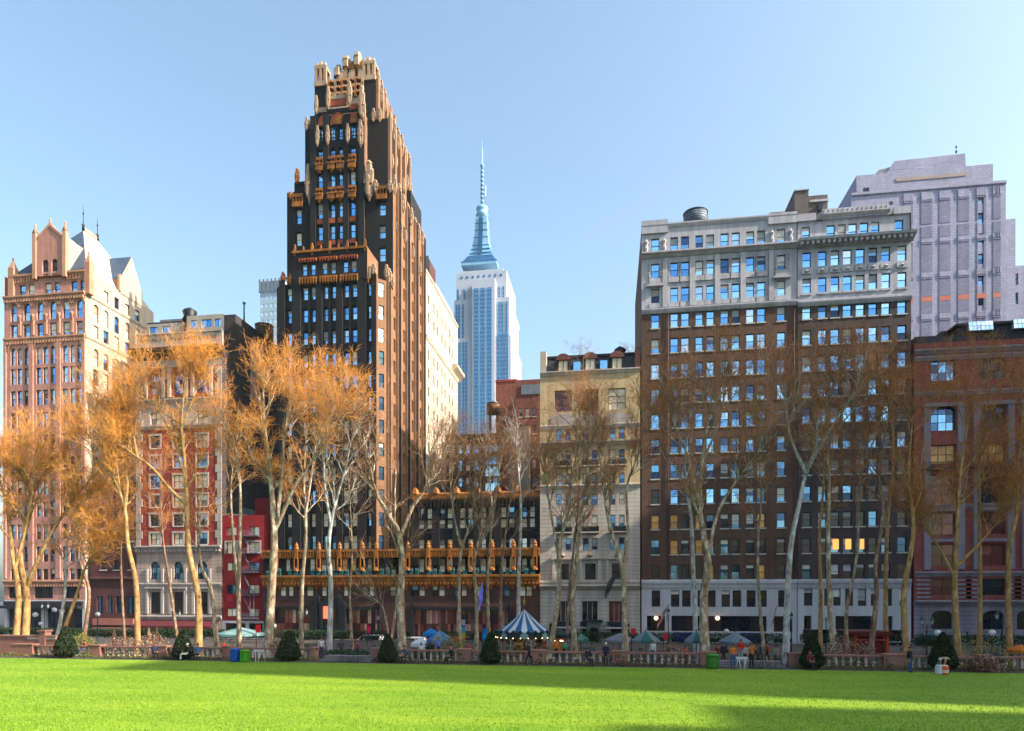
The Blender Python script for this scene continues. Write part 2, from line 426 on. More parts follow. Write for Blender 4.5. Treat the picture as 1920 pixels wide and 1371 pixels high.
    zsh, zpk = Z(95, 446), Z(95, 424); yg = Y0 - .15
    sub = Bld.__new__(Bld); 
    b.wall(g, (ga, yg), ax, gb - ga, ztop - .6, zsh, [(*rw(95, 486, 516, yg), [(X(80.5) - ga, X(92) - ga), (X(98) - ga, X(109) - ga)], dict(arch=1.0, glass='dark'))], PINK, .35)
    w3 = (gb - ga) * .36
    for yy in (yg, yg + 5.5):
        g.face([(gm - w3, yy, zsh), (gm + w3, yy, zsh), (gm, yy, zpk)], PINK)
    g.face([(gm - w3, yg, zsh), (gm, yg, zpk), (gm, yg + 5.5, zpk), (gm - w3, yg + 5.5, zsh)], SLATE)
    g.face([(gm, yg, zpk), (gm + w3, yg, zsh), (gm + w3, yg + 5.5, zsh), (gm, yg + 5.5, zpk)], SUN_CREAM)  # right slope takes the sunlit cream, the left one stays slate
    g.face([(gb, yg, ztop - .6), (gb, yg + 5.5, ztop - .6), (gb, yg + 5.5, zsh), (gb, yg, zsh)], SUN_CREAM)
    g.face([(ga, yg + 5.5, ztop - .6), (ga, yg, ztop - .6), (ga, yg, zsh), (ga, yg + 5.5, zsh)], PINK)
    g.face([(ga, yg, zsh), (gb, yg, zsh), (gb, yg + 5.5, zsh), (ga, yg + 5.5, zsh)], SLATE)
    for x in (ga, gb):
        g.box(x - .35, x + .35, yg - .2, yg + .5, ztop - 1, zsh + 1.0, PINK_TRIM)
        g.lathe((x, yg + .15, zsh + 1.0), [(.5, 0), (.1, 1.1), (.2, 1.35), (.02, 1.8)], 6, PINK_TRIM)
    for sgn in (-1, 1):
        g.rings([[(gm + sgn * w3 * 1.06, yg - .15, zsh - .1), (gm + sgn * w3 * 1.06, yg + .4, zsh - .1), (gm + sgn * w3 * 1.06, yg + .4, zsh + .35), (gm + sgn * w3 * 1.06, yg - .15, zsh + .35)],
                 [(gm, yg - .15, zpk - .1), (gm, yg + .4, zpk - .1), (gm, yg + .4, zpk + .45), (gm, yg - .15, zpk + .45)]], PINK_TRIM)
    g.lathe((gm, yg + .12, zpk + .3), [(.3, 0), (.12, .5), (.25, .75), (.02, 1.1)], 6, PINK_TRIM)
    b.part(g, 'gable')
    # steep hipped roof
    r = MB(); zr = Z(160, 432, 112); xr = (x0 + x1) / 2 + 1.6; za = ztop + .1; e = Y0 + .6
    a0, a1, a2, a3 = (x0 + .6, e, za), (x1 - .3, e, za), (x1 - .3, yb, za), (x0 + .6, yb, za); r0, r1 = (xr, 112, zr), (xr, 115.5, zr)
    r.face([a0, a1, r0], SLATE); r.face([a1, a2, r1, r0], mat('slate_sunlit_side', (.5, .44, .38), .7, .12, .5, 5)); r.face([a2, a3, r1], SLATE); r.face([a3, a0, r0, r1], SLATE)  # right slope: same slate with sunlight painted in as a paler tone
    ro = b.part(r, 'roof')
    f = MB()
    for i in range(9):
        y = 112 + 3.5 * i / 8; f.box(xr - .1, xr + .1, y - .12, y + .12, zr - .1, zr + .75, SUN_CREAM)
    f.box(xr - .12, xr + .12, 111.9, 115.6, zr + .2, zr + .4, SUN_CREAM); f.build('ridge_cresting', ro)
    for y, h in ((112, 4.8), (115.5, 4.4)):
        f = MB(); f.lathe((xr, y, zr), [(.28, 0), (.16, .8), (.3, 1.0), (.07, 1.3), (.06, h * .62), (.2, h * .66), (.05, h * .7), (.015, h)], 8, BLACK); f.build('finial', ro)
    # sunlit side dormer gable
    d = MB(); ya, yc = YS(224, x1), YS(266, x1); ym = YS(243, x1); xs = x1 + .12; zp = Z(243, 480, ym); zd = Z(250, 535, ym)
    b.wall(d, (xs, ya), (0, 1), yc - ya, ztop - .3, zd, [], SUN_CREAM)
    ym = (ya + yc) / 2
    d.face([(xs, ya, zd), (xs, yc, zd), (xs, ym, zp)], SUN_CREAM)
    d.face([(xs, ya, zd), (xs, ym, zp), (xs - 6, ym, zp), (xs - 6, ya, zd)], SLATE); d.face([(xs, ym, zp), (xs, yc, zd), (xs - 6, yc, zd), (xs - 6, ym, zp)], SLATE)
    d.face([(xs - 6, ya, ztop), (xs, ya, ztop - .3), (xs, ya, zd), (xs - 6, ya, zd)], PINK)
    d.box(xs - .3, xs + .15, ya - .3, ya + .3, ztop, zd + .8, PINK_TRIM)
    b.part(d, 'side_gable')
    # awning and shop fascia
    s = MB(); s.box(x0 + .3, x1 - .3, Y0 - 1.4, Y0 - .05, GZ + 5.0, GZ + 5.5, AWN_DARK); s.box(x0 + .3, x1 - .3, Y0 - .5, Y0 - .06, GZ + 5.55, GZ + 6.3, SHOP); b.part(s, 'shop_awning')
    b.finish()
    return b
pink_tower()

# ------------------------------------------------------------------ B  low maroon building
def maroon_house():
    x0, x1 = X(165.5), X(257); yb = Y0 + 16; zt = Z(210, 905); W = x1 - x0
    b = Bld('low_building', 'low dark maroon brick building squeezed between pink tower and red brick block', 0, 'building', None, ((x0 + x1) / 2, Y0, GZ))
    mb = MB(); rows = []
    for i, (yt, ym) in enumerate([(925, 948), (968, 990), (1012, 1034), (1050, 1068)]):
        rows.append((*rw(210, yt, ym), cols_px([(185, 196), (210, 222), (237, 248)], x0), dict(glass={'dark': 2, 'ruby': 2}, frame=FR_BROWN, sill=SILL if i % 2 else None)))
    rows.append((*rw(210, 1118, 1150), cols_px([(178, 190), (197, 208), (214, 230), (235, 250)], x0), dict(glass='deep', kind=(2, 1), frame=FR_BROWN)))
    rows.append((GZ + .3, GZ + 3.0, [(1.2, W - 1.2)], dict(kind=(5, 1), glass='dark')))
    b.wall(mb, (x0, Y0 + .4), (1, 0), W, GZ, zt, rows, MAROON, .3)
    mb.box(x0, x1, Y0 + .75, yb, GZ, zt - .1, DARKB)
    b.part(mb, 'wall')
    t = MB(); cornice(t, (x0, Y0 + .4), (1, 0), (0, W), [(.2, zt - .8), (.5, zt - .4), (.6, zt), (.05, zt + .1)], MAROON)
    z = Z(210, 1085); cornice(t, (x0, Y0 + .4), (1, 0), (0, W), [(.15, z - .4), (.4, z - .1), (.4, z + .2), (.05, z + .3)], MAROON)
    b.part(t, 'cornice')
    s = MB(); pk = mat('pinkish_shopfront', (.36, .15, .12), .8, .2)
    s.box(X(174, Y0 - .6), X(250, Y0 - .6), Y0 - .8, Y0 + .38, Z(210, 1187), Z(210, 1176), pk); s.box(X(174, Y0 - .6), X(250, Y0 - .6), Y0 - .7, Y0 + .38, Z(210, 1172), Z(210, 1160), pk)
    b.part(s, 'shopfront_fascia')
    b.finish()
maroon_house()

# ------------------------------------------------------------------ C  red brick apartment house with quoins
def red_house():
    x0, x1 = X(256), X(416); W = x1 - x0; yb = Y0 + 26; A = (x0, Y0); ax = (1, 0)
    zc = Z(335, 656); zp = Z(335, 624)
    b = Bld('apartment_house', 'red brick apartment house with pale stone quoins, base and heavy dark cornice', 335, 'building', None, ((x0 + x1) / 2, Y0, GZ))
    c3 = cols_px([(282, 300), (325.6, 343), (369, 388.7)], x0)
    gl = {'cream': 3, 'deep': 2, 'dark': 2}
    rows = [(*rw(335, 700, 738), [(a - .1, c + .1) for a, c in c3], dict(kind=(2, 3), glass='deep', arch=.6)),
            (*rw(335, 772, 795), c3, dict(kind=(2, 2), glass=gl))]
    for yt, ym in [(816, 839), (854, 876), (891, 914), (928, 950), (964, 986), (1000, 1021)]:
        rows.append((*rw(335, yt, ym), c3, dict(kind=(2, 2), glass=gl, sill=SILL, frame=FR_BROWN)))
    zb = Z(335, 1025)
    mb = MB(); b.wall(mb, A, ax, W, zb, Z(335, 798), [r for r in rows if r[1] < Z(335, 798)], REDB, .3)
    b.wall(mb, A, ax, W, Z(335, 798), Z(335, 752), [rows[1]], LIME, .35)
    b.wall(mb, A, ax, W, Z(335, 752), Z(335, 688), [rows[0]], REDB, .35); b.wall(mb, A, ax, W, Z(335, 688), zc, [], LIME, .35)
    mb.face([(x1, Y0, GZ), (x1, yb, GZ), (x1, yb, zc), (x1, Y0, zc)], DARKB)
    mb.face([(x0, yb, GZ), (x0, Y0, GZ), (x0, Y0, zc), (x0, yb, zc)], DARKB)
    mb.face([(x1, yb, GZ), (x0, yb, GZ), (x0, yb, zc), (x1, yb, zc)], DARKB)
    mb.face([(x0, Y0, zc), (x1, Y0, zc), (x1, yb, zc), (x0, yb, zc)], TAR)
    mb.box(x0, x1, Y0 + .05, Y0 + .5, zc, zp, LIME)
    b.part(mb, 'wall')
    base = MB()
    rb = [(*rw(335, 1053, 1086), c3, dict(kind=(2, 3), arch=1.0, glass='deep', frame=FR_BROWN)), (*rw(335, 1110, 1151), c3, dict(kind=(2, 2), glass='dark', frame=FR_BROWN)),
          (GZ + .25, GZ + 2.9, [(.8, W * .3), (W * .35, W * .62), (W * .68, W - .8)], dict(kind=(3, 1), glass='dark'))]
    b.wall(base, A, ax, W, GZ, zb, rb, mat('limestone_pinkish', (.50, .38, .33), .85, .14, .3, 6, .25, courses=(.6, .05, .65)), .4)
    b.part(base, 'stone_base')
    t = MB()
    n = 22; z0q, z1q = zb, Z(335, 690)
    for i in range(n):                       # quoins
        h = (z1q - z0q) / n; w = 1.15 if i % 2 else .8
        t.obox(A, ax, (0, w), -.02, .12, z0q + i * h + .03, z0q + (i + 1) * h - .03, LIME); t.obox(A, ax, (W - w, W), -.02, .12, z0q + i * h + .03, z0q + (i + 1) * h - .03, LIME)
    for r in rows[2:]:
        for a, c in r[2]:
            t.obox(A, ax, (a - .28, a), -.02, .08, r[0], r[1], LIME); t.obox(A, ax, (c, c + .28), -.02, .08, r[0], r[1], LIME); t.obox(A, ax, (a - .28, c + .28), -.02, .1, r[1], r[1] + .35, LIME)
    for yy, e in ((750, .5), (799, .3), (1026, .7), (1096, .35), (1157, .4)):
        z = Z(335, yy); cornice(t, A, ax, (0, W), [(e * .3, z - .45), (e * .6, z - .2), (e, z), (e, z + .2), (.05, z + .28)], LIME)
    for i in range(30):
        a = W * (i + .5) / 30; t.obox(A, ax, (a - .12, a + .12), -.02, .5, Z(335, 1026) - .8, Z(335, 1026) - .42, LIME)
    for a, c in c3:                          # arch hoods, pilasters
        for e in (a - .75, c + .35): t.obox(A, ax, (e, e + .4), -.02, .22, Z(335, 1092), Z(335, 1066), LIME)
        for e in (a - .8, c + .35): t.obox(A, ax, (e, e + .45), -.02, .25, Z(335, 1151), Z(335, 1104), LIME)
        t.obox(A, ax, (a - .9, c + .9), -.02, .4, Z(335, 1104), Z(335, 1101), LIME)
        for e in (a - 1.0, c + .45): t.obox(A, ax, (e, e + .55), -.02, .3, Z(335, 745), Z(335, 690), LIME)
    b.part(t, 'stone_trim')
    t = MB(); dk = mat('cornice_copper_dark', (.06, .045, .045), .7, .2)
    cornice(t, (x0 - .5, Y0), ax, (0, W + 1.0), [(.2, zc - 1.6), (.35, zc - 1.1), (.9, zc - .7), (1.5, zc - .35), (1.55, zc + .05), (.05, zc + .15)], dk)
    for i in range(26):
        a = W * (i + .5) / 26; t.obox(A, ax, (a - .14, a + .14), .3, 1.1, zc - 1.0, zc - .55, dk)
    b.part(t, 'cornice')
    t = MB()                                  # pierced roof parapet
    for i in range(20):
        a = W * .06 + W * .86 * i / 19 + (.25 if i % 7 == 6 else 0)
        for k in range(6):
            an = k * math.pi / 3
            t.box(x0 + a + .2 * math.cos(an) - .06, x0 + a + .2 * math.cos(an) + .06, Y0 - .02, Y0 + .1, zp - 1.0 + .2 * math.sin(an) - .06, zp - 1.0 + .2 * math.sin(an) + .06, DARKB)
    cornice(t, (x0, Y0 + .05), ax, (0, W), [(.05, zp - .2), (.2, zp - .1), (.2, zp + .12), (.02, zp + .15)], LIME)
    b.part(t, 'parapet')
    # roof penthouses and flues
    t = MB(); hx0, hx1, hx2 = X(276, 110), X(345, 110), X(398, 110)
    ph = mat('penthouse_render', (.40, .37, .33), .85, .12)
    zq = Z(335, 605, 110)
    b.wall(t, (hx0, 110), (1, 0), hx1 - hx0, zc, zq, [(zq - 1.7, zq - .5, [(.5, 2.0), (3.0, 4.6)], dict(kind=(2, 1), glass='sky'))], ph, .2)
    t.box(hx0 - .15, hx1 + .15, 110.2, 116, zq, zq + .4, TAR)
    b.wall(t, (X(350, 109), 109), (1, 0), X(420, 109) - X(350, 109), zc, zq + .6, [(zq - 1.6, zq - .2, [(.8, 2.0), (2.8, 4.8), (5.4, 6.6)], dict(kind=(2, 1), glass='sky'))], ph, .2)
    t.box(X(350, 109), x1 - .15, 109.4, yb - .5, zc, zq + .55, DARKB)
    t.box(X(300, 112), X(350, 112), 112, 117, zq, zq + 1.6, METAL_GREY)
    t.lathe((X(356, 111), 111, zq + .6), [(1.4, 0), (1.0, .9), (1.3, 1.7), (.2, 2.4)], 7, BLACK)
    b.part(t, 'penthouse')
    t = MB(); xp = x1 - .6; yp = Y0 + 8; t.tube([(xp, yp, zq), (xp, yp, zq + 4.0)], .16, 8, METAL_GREY); t.lathe((xp, yp, zq + 4.0), [(.3, 0), (.3, .25), (.05, .4)], 8, METAL_GREY); b.part(t, 'flue_pipe')
    t = MB(); t.obox((x1, Y0), (0, 1), (9, 12), 0, .25, zc - 6, zc + 5, METAL_GREY); b.part(t, 'vent_duct')
    s = MB(); za = Z(335, 1163)
    s.rings([[(x0 + .6, Y0, za), (x1 - .6, Y0, za), (x1 - .6, Y0 - 2.2, za - .9), (x0 + .6, Y0 - 2.2, za - .9)], [(x0 + .6, Y0, za - .15), (x1 - .6, Y0, za - .15), (x1 - .6, Y0 - 2.2, za - 1.35), (x0 + .6, Y0 - 2.2, za - 1.35)]], AWN_RED)
    b.part(s, 'awning')
    b.finish()
red_house()

# water tank on the roof behind the red house
def water_tank(label, px, ytop, ybot, Y, wpx, wood, cone=True, cat='water tank'):
    r = wpx / 2 / F * Y / den(px); zt, zb = Z(px, ytop, Y), Z(px, ybot, Y); x = X(px, Y)
    o = thing('water_tank', label, cat, (x, Y, zb - 3))
    m = MB(); m.lathe((x, Y, zb), [(r, 0), (r * .97, zt - zb)], 20, wood)
    t = m.build('tank', o)
    m = MB()
    for i in range(6):
        z = zb + (zt - zb) * (i + .5) / 6; m.lathe((x, Y, z), [(r + .03, -.05), (r + .05, 0), (r + .03, .05)], 20, BLACK, True, False)
    m.build('hoop', t)
    m = MB()
    m.lathe((x, Y, zt), [(r * 1.05, 0), (r * .1, r * (.5 if cone else .12)), (.05, r * (.55 if cone else .14))], 20, METAL_GREY); m.build('roof', o)
    for i in range(4):
        a = math.pi / 4 + i * math.pi / 2; m = MB(); cx, cy = x + r * .75 * math.cos(a), Y + r * .75 * math.sin(a)
        m.box(cx - .12, cx + .12, cy - .12, cy + .12, zb - 3.4, zb, BLACK); m.build('leg', o)
    return o
water_tank('dark wooden rooftop water tank behind the red brick house at left', 495.5, 611, 640, 120, 33, WOOD_TANK, False)

# ------------------------------------------------------------------ E  small red house with fire escape
def fire_escape_house():
    Y = Y0 + .2; x0, x1 = X(416.5, Y), X(496.5, Y); W = x1 - x0; A = (x0, Y); ax = (1, 0); zt = Z(455, 969, Y); zb = Z(455, 1164, Y); yb = Y + 18
    b = Bld('low_building', 'small bright red building with grey iron fire escape and white shopfront', 455, 'building', None, ((x0 + x1) / 2, Y, GZ))
    c2 = cols_px([(425, 443.5), (467, 486)], x0, Y); gl = {'cream': 3, 'deep': 1}
    rows = [(*rw(455, yt, ym, Y), c2, dict(kind=(2, 1), glass=gl, frame=FR_DARK)) for yt, ym in ((988, 1004), (1017, 1038), (1055, 1070), (1097, 1113), (1141, 1156))]
    mb = MB(); b.wall(mb, A, ax, W, zb, zt, rows, REDS, .25)
    mb.face([(x1, Y, GZ), (x1, yb, GZ), (x1, yb, zt), (x1, Y, zt)], REDS); mb.face([(x0, yb, GZ), (x0, Y, GZ), (x0, Y, zt), (x0, yb, zt)], REDS)
    mb.face([(x0, Y + .5, zt - .4), (x1, Y + .5, zt - .4), (x1, yb, zt - .4), (x0, yb, zt - .4)], TAR); mb.box(x0, x1, Y + .01, Y + .4, zt - .05, zt + .25, REDS)
    mb.box(X(478, Y + 6), X(524, Y + 6) , Y + 6, Y + 9, zt - 1, Z(500, 934, Y + 6), REDS)
    b.part(mb, 'wall')
    s = MB(); b.wall(s, A, ax, W, GZ, zb, [(GZ + .2, GZ + 2.6, [(.5, W * .55), (W * .62, W - .4)], dict(kind=(3, 1), glass='dark'))], WHITE_STONE, .4); b.part(s, 'shopfront')
    m = MB(); za = Z(455, 1186, Y)
    m.box(X(428, Y + 8), X(475, Y + 8), Y + 5, Y + 10, zt - .4, Z(450, 957, Y + 8), METAL_GREY); m.box(X(432, Y + 4), X(460, Y + 4), Y + 3, Y + 4.6, zt + .5, zt + .9, WHITE_STONE); b.part(m, 'roof_unit')
    fe = MB(); IR = mat('iron_grey', (.16, .19, .24), .6, .15)
    xa, xb = X(456, Y), X(488.5, Y)
    zl = [Z(455, y, Y) for y in (1160, 1116, 1074, 1038, 1006)]
    for i, z in enumerate(zl):
        fe.box(xa, xb, Y - 1.0, Y - .02, z - .05, z + .05, IR)
        for zz in (z + .5, z + .95): fe.tube([(xa, Y - .02, zz), (xa, Y - 1, zz), (xb, Y - 1, zz), (xb, Y - .02, zz)], .03, 4, IR)
        for k in range(12): fe.box(xa + (xb - xa) * k / 11 - .015, xa + (xb - xa) * k / 11 + .015, Y - 1.02, Y - .98, z, z + .95, IR)
        if i < 4:
            d = (zl[i + 1] - z)
            for off in (-.75, -.4): fe.tube([(xa + (xb - xa) * .75, Y + off, z), (xa + .2, Y + off, z + d)], .045, 4, IR)
            for k in range(9):
                f = (k + .5) / 9; fe.box(xa + (xb - xa) * .75 + (xa + .2 - xa - (xb - xa) * .75) * f - .1, xa + (xb - xa) * .75 + (xa + .2 - xa - (xb - xa) * .75) * f + .1, Y - .75, Y - .4, z + d * f - .02, z + d * f + .02, IR)
    for xx in (X(474, Y), X(481, Y)): fe.box(xx - .03, xx + .03, Y - .9, Y - .85, zl[0] - .05, zl[1] + .8, IR)
    b.part(fe, 'fire_escape')
    for r in rows[1:2]:
        for a, c in r[2]: t = MB(); t.obox(A, ax, (a - .35, c + .35), -.02, .1, r[1], r[1] + .3, LIME); t.obox(A, ax, (a - .35, a - .05), -.02, .09, r[0], r[1], LIME); t.obox(A, ax, (c + .05, c + .35), -.02, .09, r[0], r[1], LIME); b.part(t, 'window_surround')
    b.finish()
fire_escape_house()
# ------------------------------------------------------------------ F  black and gold setback tower
BLKB = mat('black_brick', (.013, .0095, .011), .8, .25, .3, 6, .2, brick=(.6, .32, .02, .8))
SUN_TAN = mat('tan_brick_pier', (.33, .18, .108), .85, .18, .3, 6, .2, brick=(.6, .3, .02, .8))  # the black brick again, with sunlight painted in as tan
GOLD = mat('gilded_terracotta', (.46, .18, .052), .5, .36, .9, 7, .4, metal=.1)
GOLDP = mat('pale_gilt_stone', (.46, .33, .235), .6, .22, 1.0, 8, .2)
TEAL = mat('planter_teal', (.02, .10, .11), .6, .3, 1, 8)
RUST = mat('rust_terracotta', (.36, .09, .04), .7, .2, 1, 8)
BASEB = mat('base_brown_granite', (.085, .036, .030), .6, .3, .25, 5, .25, courses=(.9, .03, .75))
def gothic_tower():
    b = Bld('skyscraper', 'black brick setback tower with gold crown and pinnacles, tallest near building', 640, 'skyscraper', None, (-45.5, Y0, GZ))
    ax = (1, 0); AX = (0, 1)
    XL, XR = X(525), X(706); SX = X(724, 106.2); CH = 1.2     # front block edges, side plane
    YB = 128.5
    z1 = Z(640, 526); zb = Z(640, 1034); zlow = Z(640, 1078)
    cc = [(537.7, 548), (566.4, 577.4), (582.5, 593), (604.7, 615), (620.6, 631), (643, 654), (659, 669.6), (689, 700.4)]
    cols = cols_px(cc, XL)
    wall = MB(); W = XR - XL
    rows = []
    for i, y in enumerate([534, 576, 618.5, 661, 703.5, 746, 789, 832, 876, 919, 962, 1004.5]):
        g = {'sky': 1} if y < 720 else ({'sky': 2, 'cream': 5} if y < 800 else {'cream': 6, 'deep': 1, 'sky': 1})
        rows.append((*rw(620, y, y + 25.5), cols, dict(glass=g, frame=FR_DARK)))
    b.wall(wall, (XL, Y0), ax, W, zb, z1, rows, BLKB, .45)
    # chamfered corner with a window strip
    q = .7071; L = CH / q
    crow = [(r[0], r[1], [(L * .25, L * .8)], dict(glass='sky' if k < 8 else {'sky': 2, 'deep': 1}, frame=FR_DARK)) for k, r in enumerate(rows)]
    b.wall(wall, (XR, Y0), (q, q), L, zb, z1, crow, SUN_TAN, .2)
    b.wall(wall, (XL - CH, Y0 + CH), (q, -q), L, zb, z1, [], BLKB, .2)
    SX = XR + CH; SL = XL - CH
    YF = 109.8                                    # shaft front plane
    z2 = Z(640, 352, YF)
    # right side of the block and shaft, sunlit
    D = YB - Y0 - CH
    zrows = [(r[0], r[1]) for r in rows]
    pitch = zrows[0][0] - zrows[1][0]
    sidecols = [(1.0, 2.0), (3.9, 4.9), (6.6, 7.6), (9.3, 10.3), (11.9, 12.9), (14.5, 15.5), (17.2, 18.2), (19.8, 20.8)]
    srow = []
    for k in range(-10, 12):
        zz0 = zrows[0][0] - pitch * k; zz1 = zz0 + (zrows[0][1] - zrows[0][0])
        if zz0 < zb: continue
        cs = sidecols if zz1 < z1 else [c for c in sidecols if c[0] > YF - Y0 - CH + .5]
        if zz1 > z2 - 1.5: continue
        srow.append((zz0, zz1, cs, dict(glass={'deep': 3, 'dark': 2, 'sky': 1}, rev=.35)))
    lowr = [r for r in srow if r[1] < z1]; upr = [r for r in srow if r[1] >= z1]
    b.wall(wall, (SX, Y0 + CH), AX, D, zb, z1, lowr, SUN_TAN)
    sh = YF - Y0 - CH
    b.wall(wall, (SX, YF), AX, YB - YF, z1, z2, [(r[0], r[1], [(a - sh, c - sh) for a, c in r[2]], r[3]) for r in upr if r[0] > z1 + .3], SUN_TAN)
    wall.face([(SL, YB, zb), (SL, Y0 + CH, zb), (SL, Y0 + CH, z1), (SL, YB, z1)], BLKB)
    wall.face([(SL, YB, z1), (SL, YF, z1), (SL, YF, z2), (SL, YB, z2)], BLKB)
    wall.face([(SX, YB, zb), (SL, YB, zb), (SL, YB, z2), (SX, YB, z2)], BLKB)
    wall.face([(XL, Y0, z1), (XR, Y0, z1), (SX, Y0 + CH, z1), (SX, YF, z1), (SL, YF, z1), (SL, Y0 + CH, z1)], TAR)
    wall.face([(SL, YF, z2), (SX, YF, z2), (SX, YB, z2), (SL, YB, z2)], TAR)
    # shaft front (level 2)
    c2 = [(X(p, YF) - SL, X(r, YF) - SL) for p, r in ((555, 565.5), (597, 607), (619.5, 630), (636, 646), (658, 668), (711, 723))]
    r2 = []
    mid = c2[1:5]
    for (yt, ym) in ((324, 351), (378, 409), (422, 450)):
        r2.append((*rw(640, yt, ym, YF), mid, dict(glass='sky')))
    z2b = [(*rw(560, 392, 420, YF), c2[:1], dict(glass='sky')), (*rw(560, 436, 461, YF), c2[:1], dict(glass='sky'))]
    z2c = [(*rw(717, 378, 404, YF), c2[5:], dict(glass='sky')), (*rw(717, 422, 447, YF), c2[5:], dict(glass='sky')), (*rw(717, 464, 490, YF), c2[5:], dict(glass='sky'))]
    xm0, xm1 = X(586, YF), X(684, YF)
    b.wall(wall, (SL, YF), ax, xm0 - SL, z1, z2, [(r[0], r[1], [(a, c) for a, c in r[2]], r[3]) for r in z2b], BLKB, .35)
    zct = Z(640, 215, 109.5)
    r2.append((*rw(640, 277, 294, 109.5), mid, dict(glass='sky', kind=(2, 2))))
    r2.append((*rw(640, 232, 262, 109.5), mid, dict(glass='sky', kind=(2, 4), arch=.8)))
    b.wall(wall, (xm0, YF - .4), ax, xm1 - xm0, z1, zct, [(r[0], r[1], [(a + SL - xm0, c + SL - xm0) for a, c in r[2]], r[3]) for r in r2], BLKB, .4)
    for xx, s in ((xm0, -1), (xm1, 1)):
        pts = [(xx, YF - .4, z1), (xx, YF + 3, z1), (xx, YF + 3, zct), (xx, YF - .4, zct)]
        wall.face(pts if s > 0 else pts[::-1], BLKB if s < 0 else SUN_TAN)
    b.wall(wall, (xm1, YF), ax, SX - xm1, z1, z2, [(r[0], r[1], [(a + SL - xm1, c + SL - xm1) for a, c in r[2]], r[3]) for r in z2c], BLKB, .35)
    # central projecting bay of the front block
    zb1 = Z(620, 470); xa, xb2 = X(550), X(690)
    cb = [(X(a) - xa, X(c) - xa) for a, c in cc[1:7]]
    b.wall(wall, (xa, Y0 - .35), ax, xb2 - xa, z1 - .02, zb1, [(*rw(620, 492, 515), cb, dict(glass='sky'))], BLKB, .45)
    wall.box(xa, xa + .4, Y0 - .34, YF, z1, zb1, BLKB); wall.face([(xb2, Y0 - .35, z1), (xb2, YF, z1), (xb2, YF, zb1), (xb2, Y0 - .35, zb1)], SUN_TAN)
    wall.face([(xa, Y0 - .35, zb1), (xb2, Y0 - .35, zb1), (xb2, YF, zb1), (xa, YF, zb1)], TAR)
    # level 3, 4 and the crown core
    Y3 = 111.0; x3a, x3b = X(572, Y3), X(727, Y3); z3 = Z(640, 231, Y3); y3e = 124
    def block(x0, x1, y0, y1, a, c, side=True):
        wall.box(x0, x1, y0, y1, a, c, BLKB)
    block(x3a, x3b, Y3, y3e, z2, z3)
    b.wall(wall, (x3b + .01, Y3), AX, y3e - Y3, z2, z3, [(z2 + 2 + 3.6 * k, z2 + 4.1 + 3.6 * k, [(1.2, 2.0), (4.0, 4.8), (6.8, 7.6), (9.6, 10.4)], dict(glass='deep', rev=.3)) for k in range(3)], BLKB)
    Y4 = 112.5; x4a, x4b = X(590, Y4), X(705, Y4); z4 = Z(640, 156, Y4)
    block(x4a, x4b, Y4, 122.5, z3, z4)
    block(X(550, YF), xm0 - .05, YF + .35, 116, z2 - .02, Z(565, 338, YF))
    block(x3b - 1.0, SX - .3, 121, YB - .4, z2, z2 + 5.5); block(SL + 1, x3b, 124, YB - .4, z2, z2 + 7)
    b.part(wall, 'wall')
    # piers: black in front, sunlight painted tan on the right side
    p = MB()
    for pp in (529, 556.5, 599, 637, 679, 703):
        a = X(pp); hw = .75 if pp in (556.5, 679) else .55
        p.obox((0, Y0), ax, (max(a - hw, XL), min(a + hw, XR)), -.02, .3, zb, z1 + .6, BLKB)
    for pp in (580, 617.8, 656.5): p.obox((0, Y0), ax, (X(pp) - .18, X(pp) + .18), -.02, .14, zb, z1, BLKB)
    edges = [0] + [v for c in sidecols for v in c] + [D]
    for k in range(0, len(edges), 4):
        a, c = edges[k] + .1, edges[k + 1] - .1
        zt = z1 if c < YF - Y0 - CH else z2
        p.obox((SX, Y0 + CH), AX, (max(a, .06), c), -.02, .45, zb, zt + (.8 if k % 8 == 0 else .2), SUN_TAN)
        for cc_ in (a + .25, c - .45): p.obox((SX, Y0 + CH), AX, (cc_, cc_ + .2), .44, .62, zb, zt, BLKB)
    for k in range(5):
        a = .2 + k * 2.8; p.obox((x3b, Y3), AX, (a, a + .9), -.02, .4, z2, z3 + .5, SUN_TAN)
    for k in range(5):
        a = .2 + k * 2.3; p.obox((x4b, Y4), AX, (a, a + .8), -.02, .4, z3, z4 + .4, SUN_TAN)
    for pp in (590, 614, 651, 680): p.obox((0, YF - .4), ax, (X(pp, YF) - .5, X(pp, YF) + .5), -.02, .35, zb1, zct - (0 if pp != 651 else .5), BLKB)
    b.part(p, 'pier')
    # ---- gold work
    def pin(x, y, z, w, h, m=GOLDP, name='pinnacle'):
        """stepped gothic pinnacle: shaft, shoulders, cap"""
        o = MB(); e = w * .41
        def fin(dx, dy, ww, za, zz):      # a pipe with a rounded, stepped cap and a tapered foot
            o.box(x + dx - ww, x + dx + ww, y + dy - ww, y + dy + ww, z + za, z + zz, m)
            o.lathe((x + dx, y + dy, z + zz), [(ww * 1.35, 0), (ww * 1.3, ww * .5), (ww * .85, ww * 1.0), (ww * .35, ww * 1.5)], 6, m, False)
            o.lathe((x + dx, y + dy, z + za), [(ww * .2, -ww * 1.6), (ww * 1.1, -.01)], 4, m, False, True, math.pi / 4)
        fin(0, 0, e * .52, -h * .42, h * .40); fin(-e * .62, -.04, e * .34, -h * .30, h * .16); fin(e * .62, -.04, e * .34, -h * .34, h * .20); fin(0, -e * .62, e * .30, -h * .40, h * .05); fin(e * .5, e * .55, e * .3, -h * .2, h * .28)
        o.box(x - e * .95, x + e * .95, y - e * .8, y + e * .8, z - h * .12, z - h * .02, m)
        return b.part(o, name)
